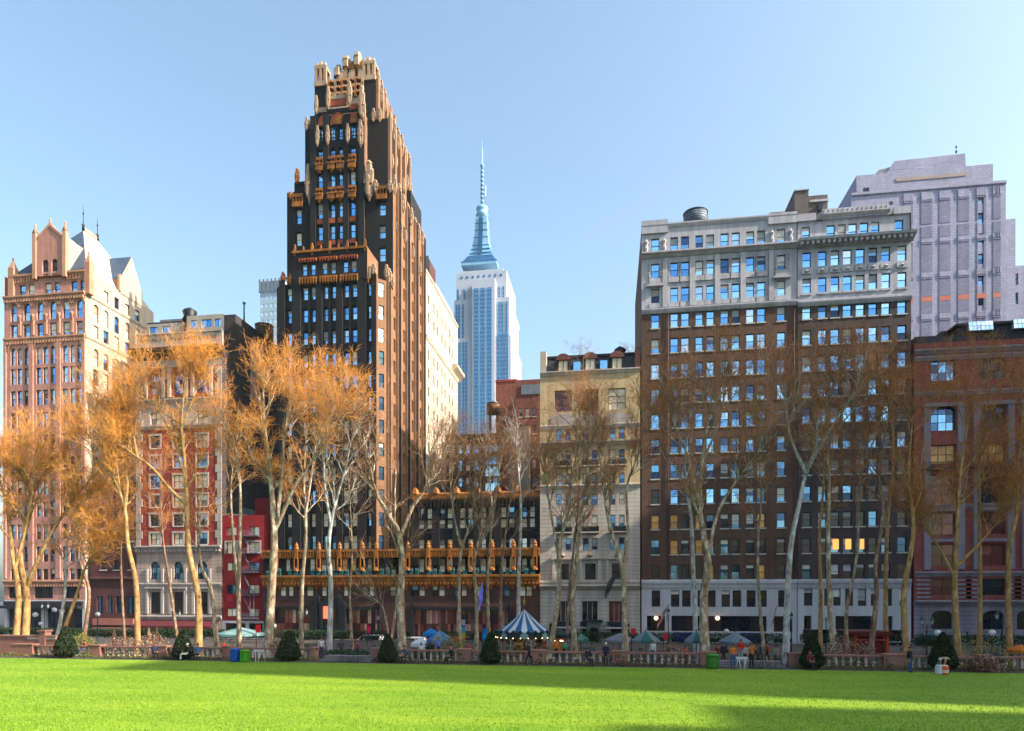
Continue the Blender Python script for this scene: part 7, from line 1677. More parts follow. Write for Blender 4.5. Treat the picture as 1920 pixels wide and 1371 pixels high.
# ================================================================== PEOPLE
SKIN = mat('skin', (.42, .22, .15), .6, .06)
def cloth(c): return mat('cloth', c, .85, .12, 2, 14)
def person(label, px, Y, rz, top, bottom, hairc, pose='stand', z=0.0, skin=SKIN, hat=None, H=1.72, arm=None):
    k = H / 1.72; J = {}
    def S(n, x, y, zz): J[n] = Vector((x, y, zz)) * k
    if pose in ('stand', 'walk'):
        S('pelvis', 0, 0, .95); S('spine', 0, 0, 1.14); S('chest', 0, .01, 1.33); S('neck', 0, .01, 1.47); S('head', 0, -.015, 1.60); S('crown', 0, -.01, 1.675)
        for s, n in ((-1, 'L'), (1, 'R')):
            f = s * (.22 if pose == 'walk' else 0)
            S('sh' + n, s * .18, .01, 1.40); S('el' + n, s * .235, .03 + f * .5, 1.13); S('wr' + n, s * .22, -.05 + f * .8, .90)
            S('hip' + n, s * .09, 0, .90); S('kn' + n, s * .10, -.03 - f * .8, .50); S('an' + n, s * .10, .02 - f * 1.1 + (.08 if f > 0 else 0), .09 + (.04 if f > 0 else 0)); S('toe' + n, s * .115, -.16 - f * 1.1 + (.08 if f > 0 else 0), .035)
        if arm == 'front':
            for s, n in ((-1, 'L'), (1, 'R')): S('el' + n, s * .25, -.02, 1.14); S('wr' + n, s * .07, -.22, 1.10)
        if arm == 'up':
            for s, n in ((-1, 'L'), (1, 'R')): S('el' + n, s * .24, -.16, 1.24); S('wr' + n, s * .08, -.24, 1.44)
    elif pose == 'sit':
        S('pelvis', 0, .06, .52); S('spine', 0, .12, .72); S('chest', 0, .14, .92); S('neck', 0, .12, 1.06); S('head', 0, .08, 1.19); S('crown', 0, .085, 1.265)
        for s, n in ((-1, 'L'), (1, 'R')):
            S('sh' + n, s * .18, .14, .99); S('el' + n, s * .25, .04, .74); S('wr' + n, s * .13, -.18, .66); S('hip' + n, s * .1, .04, .50); S('kn' + n, s * .13, -.40, .52); S('an' + n, s * .13, -.42, .09); S('toe' + n, s * .14, -.60, .035)
    else:  # bending forward
        S('pelvis', 0, .1, .92); S('spine', 0, -.06, 1.04); S('chest', 0, -.26, 1.06); S('neck', 0, -.40, 1.02); S('head', 0, -.52, .95); S('crown', 0, -.59, .93)
        for s, n in ((-1, 'L'), (1, 'R')):
            S('sh' + n, s * .17, -.31, 1.02); S('el' + n, s * .19, -.36, .74); S('wr' + n, s * .12, -.42, .50); S('hip' + n, s * .09, .09, .88); S('kn' + n, s * .10, .0, .48); S('an' + n, s * .10, .06, .09); S('toe' + n, s * .11, -.12, .035)
    E = [('pelvis', 'spine'), ('spine', 'chest'), ('chest', 'neck'), ('neck', 'head'), ('head', 'crown')]; RAD = dict(pelvis=.15, spine=.135, chest=.155, neck=.058, head=.098, crown=.075)
    for n in 'LR':
        E += [('chest', 'sh' + n), ('sh' + n, 'el' + n), ('el' + n, 'wr' + n), ('pelvis', 'hip' + n), ('hip' + n, 'kn' + n), ('kn' + n, 'an' + n), ('an' + n, 'toe' + n)]
        RAD.update({'sh' + n: .075, 'el' + n: .052, 'wr' + n: .034, 'hip' + n: .10, 'kn' + n: .066, 'an' + n: .048, 'toe' + n: .042})
        d = (J['wr' + n] - J['el' + n]).normalized(); s = -1 if n == 'L' else 1; side = d.cross(Vector((s, 0, 0)));
        if side.length < .1: side = Vector((0, 1, 0))
        side.normalize(); J['pm' + n] = J['wr' + n] + d * .085; E.append(('wr' + n, 'pm' + n)); RAD['pm' + n] = .036
        for q, ln in enumerate((.075, .085, .08, .06)):
            b = J['pm' + n] + side * (q - 1.5) * .021 + d * .03; J['f%d%s' % (q, n)] = b; J['g%d%s' % (q, n)] = b + d * ln + Vector((-s * .03, 0, 0)); E += [('pm' + n, 'f%d%s' % (q, n)), ('f%d%s' % (q, n), 'g%d%s' % (q, n))]; RAD['f%d%s' % (q, n)] = .011; RAD['g%d%s' % (q, n)] = .008
        J['t' + n] = J['wr' + n] + d * .06 - side * .055; E.append(('wr' + n, 't' + n)); RAD['t' + n] = .011
    fw = (J['head'] - J['neck']).cross(Vector((1, 0, 0))).normalized()
    if pose != 'bend' and fw.y > 0: fw = -fw
    if pose == 'bend': fw = Vector((0, -.35, -.94))
    J['nose'] = J['head'] + fw * .115 * k; E.append(('head', 'nose')); RAD['nose'] = .014
    names = list(J); me = bpy.data.meshes.new('person_skeleton'); me.from_pydata([J[n] for n in names], [(names.index(a), names.index(b)) for a, b in E], [])
    tmp = bpy.data.objects.new('person_tmp', me); COL.objects.link(tmp); md = tmp.modifiers.new('skin', 'SKIN'); md.use_smooth_shade = True; sv = me.skin_vertices[0].data
    for i, n in enumerate(names): sv[i].radius = (RAD[n] * k, RAD[n] * k * (.78 if n in ('chest', 'spine', 'pelvis') else 1)); sv[i].use_root = (n == 'pelvis')
    sb = tmp.modifiers.new('sub', 'SUBSURF'); sb.levels = 1; sb.render_levels = 1
    bpy.context.view_layer.update(); dg = bpy.context.evaluated_depsgraph_get(); out = bpy.data.meshes.new_from_object(tmp.evaluated_get(dg)); bpy.data.objects.remove(tmp); bpy.data.meshes.remove(me)
    out.name = 'body'; out.materials.clear(); tm, bmt, sh = cloth(top), cloth(bottom), cloth((.03, .025, .025))
    for q in (tm, bmt, skin, sh): out.materials.append(q)
    def mid(a, b): 
        if a in ('pm' + 'L', 'pm' + 'R') or b[0] in 'fgt' and b[:3] != 'toe' or b.startswith('pm') or a in ('neck', 'head'): return 2
        if b.startswith('toe'): return 3
        if a.startswith(('hip', 'kn')) or b.startswith('hip'): return 1
        return 0
    segs = [(J[a], J[b], mid(a, b)) for a, b in E]
    mi = []
    for p in out.polygons:
        c = p.center; best = (9, 0)
        for a, b, q in segs:
            ab = b - a; t = max(0, min(1, (c - a).dot(ab) / max(ab.length_squared, 1e-9))); dd = (c - (a + ab * t)).length
            if dd < best[0]: best = (dd, q)
        mi.append(best[1])
    out.polygons.foreach_set('material_index', mi); out.polygons.foreach_set('use_smooth', [True] * len(mi))
    root = thing('person', label, 'person', (X(px, Y), Y, z)); root.rotation_euler = (0, 0, rz)
    link(out, 'body', root)
    h = MB(); ax = (J['crown'] - J['head']).normalized(); c = J['head'] + ax * .045 * k - fw * .018; hm = cloth(hat or hairc)
    for s_ in range(1):
        rr = []; u = ax.cross(Vector((1, 0, 0))).normalized(); r_ = Vector((1, 0, 0))
        for i in range(6):
            a = (.02 + .98 * i / 5) * math.pi * .56; rr.append([c + ax * (.112 * k * math.cos(a)) + (r_ * math.cos(2 * math.pi * j / 12) * .098 + u * math.sin(2 * math.pi * j / 12) * .112) * k * math.sin(a) for j in range(12)])
        h.rings(rr, hm, True, True)
        if hat: h.rings([[c + ax * -.012 + (r_ * math.cos(2 * math.pi * j / 12) * .1 + fw * (.04 + math.sin(2 * math.pi * j / 12) * .13)) * k for j in range(12)], [c + ax * .008 + (r_ * math.cos(2 * math.pi * j / 12) * .1 + fw * (.04 + math.sin(2 * math.pi * j / 12) * .13)) * k for j in range(12)]], hm, True)
    link(h.mesh('hair'), 'cap' if hat else 'hair', root)
    fc = MB()
    for s in (-1, 1): fc.sphere(J['head'] + fw * .09 * k + Vector((s * .034, 0, 0)) * k + ax * .012, .011, BLACK, 6, 4); fc.sphere(J['head'] + Vector((s * .097, 0, 0)) * k, .026, skin, 6, 4)
    fc.box(*(v for p_, e in zip(J['head'] + fw * .092 * k - ax * .048, (.024, .008, .005)) for v in (p_ - e, p_ + e)), cloth((.3, .09, .08)))
    link(fc.mesh('face'), 'face', root)
    return root
NAVY, BLK, ORJ, RDJ, JEAN, WHT, GRYC, TANC = (.015, .02, .05), (.012, .012, .015), (.52, .17, .06), (.5, .04, .03), (.05, .10, .26), (.62, .6, .58), (.14, .14, .15), (.34, .24, .16)
DKH, WHH, BRH = (.02, .014, .01), (.6, .58, .55), (.09, .045, .02)
P_ = [('person in dark clothes sitting at left, facing the lawn', 291, 48.75, .9, NAVY, BLK, BRH, 'sit'), ('person in black jacket, white cap and pale trousers sitting with crossed hands', 349, 48.7, -.8, BLK, WHT, DKH, 'sit', 0, SKIN, WHT), ('person in blue shirt sitting right of the white capped person', 370, 48.75, .3, (.08, .15, .33), NAVY, DKH, 'sit'),
      ('person in black sitting with pink hat before middle balustrade', 844, 48.8, -.6, BLK, BLK, BRH, 'sit', 0, SKIN, (.5, .16, .2)), ('person in dark clothes sitting left of the standing cyclist like figure', 1104, 48.8, .5, BLK, NAVY, DKH, 'sit'), ('person in dark coat and red scarf sitting before the left red kiosk cone', 1520, 48.2, .2, (.12, .02, .03), BLK, BRH, 'sit'), ('person in grey sitting right of opening cone at middle balustrade', 757, 48.8, -.3, (.06, .08, .12), BLK, DKH, 'sit')]
P_[4] = ('person in dark clothes sitting left of the standing white hatted person', *P_[4][1:])
for i, a in enumerate(P_):
    chair(a[1], a[2], a[3], ['green chair under the person at far left', 'green chair under the white capped person', 'green chair under the person in blue shirt', 'green chair under the pink hatted person', 'green chair under the dark dressed person near yellow studio building', 'green chair under the person by the kiosk cone', 'green chair under the grey dressed person'][i], 0, 'occupied green folding chairs')
    person(*a)
person('person in black walking past the carousel', 992, 48.3, 1.3, BLK, BLK, DKH, 'walk'); person('person in dark clothes and white hat standing before middle balustrade', 1136, 48.6, -.4, NAVY, BLK, DKH, 'stand', 0, SKIN, WHT)
person('person in orange jacket and blue jeans standing with folded hands at the opening', 1374, 48.0, .1, ORJ, JEAN, DKH, 'stand', 0, SKIN, None, 1.76, 'front'); person('person in red jacket and pale trousers standing behind the barricade', 1389, 49.4, -.5, RDJ, (.3, .33, .42), BRH, 'stand', .25, SKIN, None, 1.74, 'front'); person('person in orange jacket and black trousers standing at right of the opening group', 1409, 49.0, .4, ORJ, BLK, BRH, 'stand', .0, SKIN, None, 1.78, 'up')
person('person in black jacket and blue jeans standing at the lawn edge near right', 1706, 47.6, .6, BLK, JEAN, BRH, 'stand', 0, SKIN, None, 1.7); person('person in pale top bending over bags beside the right yew cone', 1777, 47.3, -1.25, (.40, .32, .24), BLK, WHH, 'bend', 0)
person('person in pale shirt standing behind left balustrade near the opening', 602, 53.0, .8, (.5, .48, .5), NAVY, DKH, 'stand', PZ + .5); person('person in red and blue sitting on a chair behind left balustrade', 156, 52.6, -.5, (.4, .05, .06), JEAN, DKH, 'sit', PZ + .5); chair(156, 52.6, -.5, 'green chair under person in red and blue behind left balustrade', PZ + .5, 'occupied green folding chairs')
person('person in blue shirt standing under the blue grey parasol', 822, 56, .3, (.12, .2, .5), NAVY, BRH, 'stand', PZ + .4); person('person in white standing under the teal green parasol', 1224, 56, -.3, WHT, JEAN, DKH, 'stand', PZ + .3); person('person in black standing right of the thick trunk behind opening', 1356, 54, .3, BLK, BLK, DKH, 'stand', PZ + .3); person('person in orange standing beside the carousel booth', 1043, 58, .2, (.55, .2, .05), BLK, BRH, 'stand', PZ + .2); person('person in green standing beside the carousel booth', 1058, 58, -.3, (.08, .3, .12), BLK, DKH, 'stand', PZ + .2)
for i, (px, Yq, ps, tc, bc, lb) in enumerate([(300, 56, 'stand', (.10, .10, .12), BLK, 'person in dark grey standing behind balustrade near the folded tan parasols'), (420, 55, 'stand', (.45, .05, .05), NAVY, 'person in red top standing behind left balustrade before the white shopfront'), (640, 58, 'stand', (.05, .05, .06), BLK, 'person in black standing behind the hedge at the left opening'), (670, 57, 'walk', (.35, .05, .12), BLK, 'person in crimson walking behind the left lawn opening'),
   (790, 55, 'stand', WHT, BLK, 'person in white standing left of the white market tent'), (878, 55.5, 'stand', (.3, .04, .04), BLK, 'person in dark red standing left of the carousel cone'), (1110, 56, 'stand', (.05, .07, .12), BLK, 'person in navy standing before the green entrance porch'), (1150, 55, 'walk', (.2, .1, .06), NAVY, 'person in brown walking under the pale grey parasol'), (1285, 55, 'stand', (.4, .08, .06), BLK, 'person in rust red standing left of the thick trunk'), (1425, 58, 'walk', BLK, NAVY, 'person in black walking at right of the blue awning'), (1455, 56, 'stand', (.3, .26, .2), BLK, 'person in beige standing at right end of the opening'), (1345, 57, 'walk', (.30, .07, .05), NAVY, 'person in brick red walking left of the orange jacketed pair'), (1397, 57, 'stand', (.5, .48, .46), BLK, 'person in white top standing behind the orange jacketed pair'), (1420, 56, 'stand', (.06, .05, .05), BLK, 'person in dark brown standing just right of the orange jacketed pair'), (1438, 60, 'walk', (.45, .12, .05), BLK, 'person in burnt orange walking deep inside the right opening'), (1330, 59, 'stand', (.08, .1, .2), BLK, 'person in dark blue standing behind the thick forked trunk'), (1690, 54, 'stand', (.12, .12, .14), BLK, 'person in grey standing behind balustrade right of the red kiosk'), (1870, 55, 'stand', (.1, .12, .2), BLK, 'person in slate blue standing behind the far right balustrade')]):
    person(lb, px, Yq, random.uniform(-1.5, 1.5), tc, bc, (DKH, BRH)[i % 2], ps, PZ + .004)
def bag(label, px, Y, cols, h=.62):
    x = X(px, Y); o = thing('bag', label, 'bag', (x, Y, 0)); m = MB(); n = 5; ms = [mat('bag_cloth', c, .6, .08) for c in cols]
    pr = [(.22, .0), (.27, .12), (.26, .3), (.24, h - .1), (.15, h)]
    for i in range(4): m.lathe((x, Y, 0), pr[i:i + 2], 10, ms[i % len(ms)], True, i in (0, 3))
    m.build('sack', o); m = MB(); m.tube([(x - .12, Y, h - .04), (x - .06, Y, h + .16), (x + .06, Y, h + .16), (x + .12, Y, h - .04)], .012, 5, ms[0]); m.build('handle', o)
bag('white sack bag on the grass left of the orange one', 1761, 46.9, [(.6, .6, .62)]); bag('orange striped bag on the grass beside the bending person', 1771, 46.8, [(.7, .12, .03), (.7, .5, .4)])
# ================================================================== PLANE TREES
def nrm(a): return a / np.maximum(np.linalg.norm(a, axis=-1, keepdims=True), 1e-9)
def grow(rng, start, d, length, nseg, wig, up):
    n = len(start); P = np.zeros((n, nseg + 1, 3)); P[:, 0] = start; d = nrm(d)
    for i in range(nseg):
        d = nrm(d + wig * rng.normal(size=(n, 3)) + np.array([0, 0, up])); P[:, i + 1] = P[:, i] + d * (length / nseg)[:, None]
    return P
def tubes(P, Rr, k):
    """P (n,s,3), Rr (n,s) -> verts, quads"""
    n, s, _ = P.shape; T = np.zeros_like(P); T[:, 1:-1] = P[:, 2:] - P[:, :-2]; T[:, 0] = P[:, 1] - P[:, 0]; T[:, -1] = P[:, -1] - P[:, -2]; T = nrm(T)
    ref = np.where(np.abs(T[..., 1:2]) > .9, np.array([1., 0, 0]), np.array([.1, 1., .15])); A = nrm(np.cross(T, ref)); B = np.cross(T, A)
    an = 2 * np.pi * np.arange(k) / k
    V = P[:, :, None, :] + (A[:, :, None, :] * np.cos(an)[None, None, :, None] + B[:, :, None, :] * np.sin(an)[None, None, :, None]) * Rr[:, :, None, None]
    idx = np.arange(n * s * k).reshape(n, s, k); a = idx[:, :-1, :]; b = np.roll(a, -1, 2); c = idx[:, 1:, :]; d = np.roll(c, -1, 2)
    return V.reshape(-1, 3), np.stack([a, b, d, c], -1).reshape(-1, 4)
def spawn(rng, P, Rr, per, t0, t1, ang, up):
    """per children on every branch; returns start, direction, parent radius there"""
    n, s, _ = P.shape; pi = np.repeat(np.arange(n), per); t = (t0 + (t1 - t0) * rng.random(len(pi))) * (s - 1); i = np.minimum(t.astype(int), s - 2); f = (t - i)[:, None]
    st = P[pi, i] * (1 - f) + P[pi, i + 1] * f; T = nrm(P[pi, i + 1] - P[pi, i]); q = nrm(np.cross(T, rng.normal(size=T.shape)))
    a = (ang[0] + (ang[1] - ang[0]) * rng.random(len(pi)))[:, None]; d = T * np.cos(a) + q * np.sin(a) + np.array([0, 0, up]); rr = Rr[pi, i] * (1 - f[:, 0]) + Rr[pi, i + 1] * f[:, 0]
    return st, nrm(d), rr, t / (s - 1)
def catmull(pts, n):
    pts = [Vector(p) for p in pts]; q = [pts[0] * 2 - pts[1]] + pts + [pts[-1] * 2 - pts[-2]]; out = []
    m = len(pts) - 1
    for i in range(n + 1):
        u = i / n * m; k = min(int(u), m - 1); t = u - k; p0, p1, p2, p3 = q[k:k + 4]
        out.append(.5 * ((2 * p1) + (p2 - p0) * t + (2 * p0 - 5 * p1 + 4 * p2 - p3) * t * t + (3 * p1 - p0 - 3 * p2 + p3) * t ** 3))
    return out
def barkmat(name, base, pale, dark):
    m = bpy.data.materials.new(name); nt, nd, lk, P = nodes_of(m); tc = N(nt, 'ShaderNodeTexCoord').outputs['Object']
    f = noise(nt, mapping(nt, tc, (3.2, 3.2, 1.3)), 1.0, 4, .65); c = ramp(nt, f, [(.36, dark), (.45, base), (.53, base), (.60, pale)])
    g = ramp(nt, noise(nt, tc, 9, 3, .6), [(.3, .8), (.7, 1.12)]); lk.new(mixc(nt, 1.0, c, g, 'MULTIPLY'), P.inputs['Base Color']); P.inputs['Roughness'].default_value = .85; P.inputs['Specular IOR Level'].default_value = .2
    return m
BK_Y = barkmat('plane_bark_golden', (.30, .175, .07), (.42, .28, .13), (.13, .07, .03)); BK_N = barkmat('plane_bark', (.25, .18, .12), (.46, .40, .31), (.085, .055, .035)); BK_G = barkmat('plane_bark_grey', (.32, .31, .30), (.52, .52, .51), (.12, .10, .09)); BK_D = barkmat('plane_bark_brown', (.17, .10, .065), (.30, .22, .15), (.07, .04, .03))
TW_O = leafmat('twig_golden', [(.42, .15, .022), (.68, .27, .04), (.82, .42, .09)]); TW_R = leafmat('twig_rust', [(.22, .08, .025), (.42, .15, .04), (.55, .24, .07)]); TW_B = leafmat('twig_brown', [(.10, .045, .02), (.18, .08, .03), (.26, .13, .05)])
def tree(label, Y, bark, twig, stems, dens=1.0, rad=1.0, top=None, seed=1, reach=1.0):
    """stems: [(width_px, [(px, py), ...]), ...]; the first starts on the ground; later ones branch off it"""
    rng = np.random.default_rng(seed); random.seed(seed); b0 = stems[0][1][0]; x0 = X(b0[0], Y); o = thing('plane_tree', label, 'tree', (x0, Y, PZ), 'bare plane trees on the promenade'); oo = np.array([x0, Y, PZ])
    S = 18; PP, RR = [], []
    for si, (w, pl) in enumerate(stems):
        tilt = 0 if si == 0 else random.uniform(-.14, .14); pz = Z(*pl[0], Y)
        pts = [Vector((X(px, Y), Y, Z(px, py, Y))) for px, py in pl]
        if si == 0 or pl[0][1] > 1160: pts[0].z = PZ - .02
        for p in pts: p.y += (p.z - pts[0].z) * (tilt if si else 0) + (.25 * math.sin(p.z * .5 + si) if p.z > 1 else 0)
        if si and pl[0][1] <= 1160:   # keep the limb rooted in the nearest stem
            d = [np.linalg.norm(q - np.array(pts[0]), axis=1).min() for q in PP]; q = PP[int(np.argmin(d))]; k = np.linalg.norm(q - np.array(pts[0]), axis=1).argmin(); sh = Vector(q[k]) - pts[0]
            n_ = len(pts)
            for i, p in enumerate(pts): p += sh * (1 - i / (n_ - 1)) ** 2
        c = catmull(pts, S - 1); r0 = w * .86 / 2 / F * Y / den(pl[0][0]); L = len(c)
        rr = [r0 * ((1 - .80 * (i / (L - 1)) ** 1.15)) for i in range(L)]
        if pl[0][1] > 1160: rr[0] *= 1.35; rr[1] *= 1.08
        PP.append(np.array(c) - 0); RR.append(np.array(rr))
    P0, R0 = np.array(PP), np.array(RR); V, Q = tubes(P0, R0, 10); VT, QT = [V], [Q]; off = len(V)
    # first-order limbs from upper part of each stem and its leader
    hi = P0[:, :, 2].max(); st, d, pr, t = spawn(rng, P0, R0, max(4, int(8 * dens)), .56, .98, (.45, 1.0), .25)
    ld = nrm(P0[:, -1] - P0[:, -3]); lead_n = 4; st = np.concatenate([st] + [P0[:, -1]] * lead_n); d = np.concatenate([d] + [nrm(ld + .55 * rng.normal(size=ld.shape) + np.array([0, 0, .5])) for _ in range(lead_n)]); pr = np.concatenate([pr] + [R0[:, -1]] * lead_n)
    ln = (2.6 + 3.0 * rng.random(len(st))) * reach
    if top is not None:
        zt = Z(b0[0], top, Y); ln = np.minimum(ln, np.maximum(1.2, (zt - st[:, 2]) * 1.15))
    r1 = np.clip(pr * .62, .042, .11); P1 = grow(rng, st, d, ln, 7, .15, .08); R1 = r1[:, None] * np.linspace(1, .3, 8)[None]
    V, Q = tubes(P1, R1, 6); VT.append(V); QT.append(Q + off); off += len(V)
    st, d, pr, t = spawn(rng, P1, R1, max(4, int(8 * dens)), .15, 1.0, (.4, 1.0), .15); ln = (1.1 + 1.5 * rng.random(len(st))) * reach; P2 = grow(rng, st, d, ln, 5, .2, .06); R2 = np.clip(pr * .62, .014, .036)[:, None] * np.linspace(1, .45, 6)[None]
    V, Q = tubes(P2, R2, 4); VT.append(V); QT.append(Q + off)
    link(np_mesh('trunk', np.concatenate(VT) - oo, np.concatenate(QT), [bark], None, True), 'trunk', o)
    VC, QC = [], []; off = 0
    st, d, pr, t = spawn(rng, P2, R2, max(4, int(7.0 * dens)), .1, 1.0, (.4, 1.1), .1); ln = .5 + .7 * rng.random(len(st)); P3 = grow(rng, st, d, ln, 3, .25, .05); R3 = np.clip(pr * .7, .008, .012)[:, None] * np.linspace(1, .6, 4)[None] * rad
    V, Q = tubes(P3, R3, 3); VC.append(V); QC.append(Q + off); off += len(V)
    st, d, pr, t = spawn(rng, P3, R3, 2, .15, 1.0, (.35, .9), .08); ln = .28 + .4 * rng.random(len(st)); P4 = grow(rng, st, d, ln, 1, .2, .0); R4 = np.tile(np.array([[.008, .005]]) * rad, (len(st), 1))
    V, Q = tubes(P4, R4, 3); VC.append(V); QC.append(Q + off); off += len(V)
    link(np_mesh('crown', np.concatenate(VC) - oo, np.concatenate(QC), [twig]), 'crown', o)
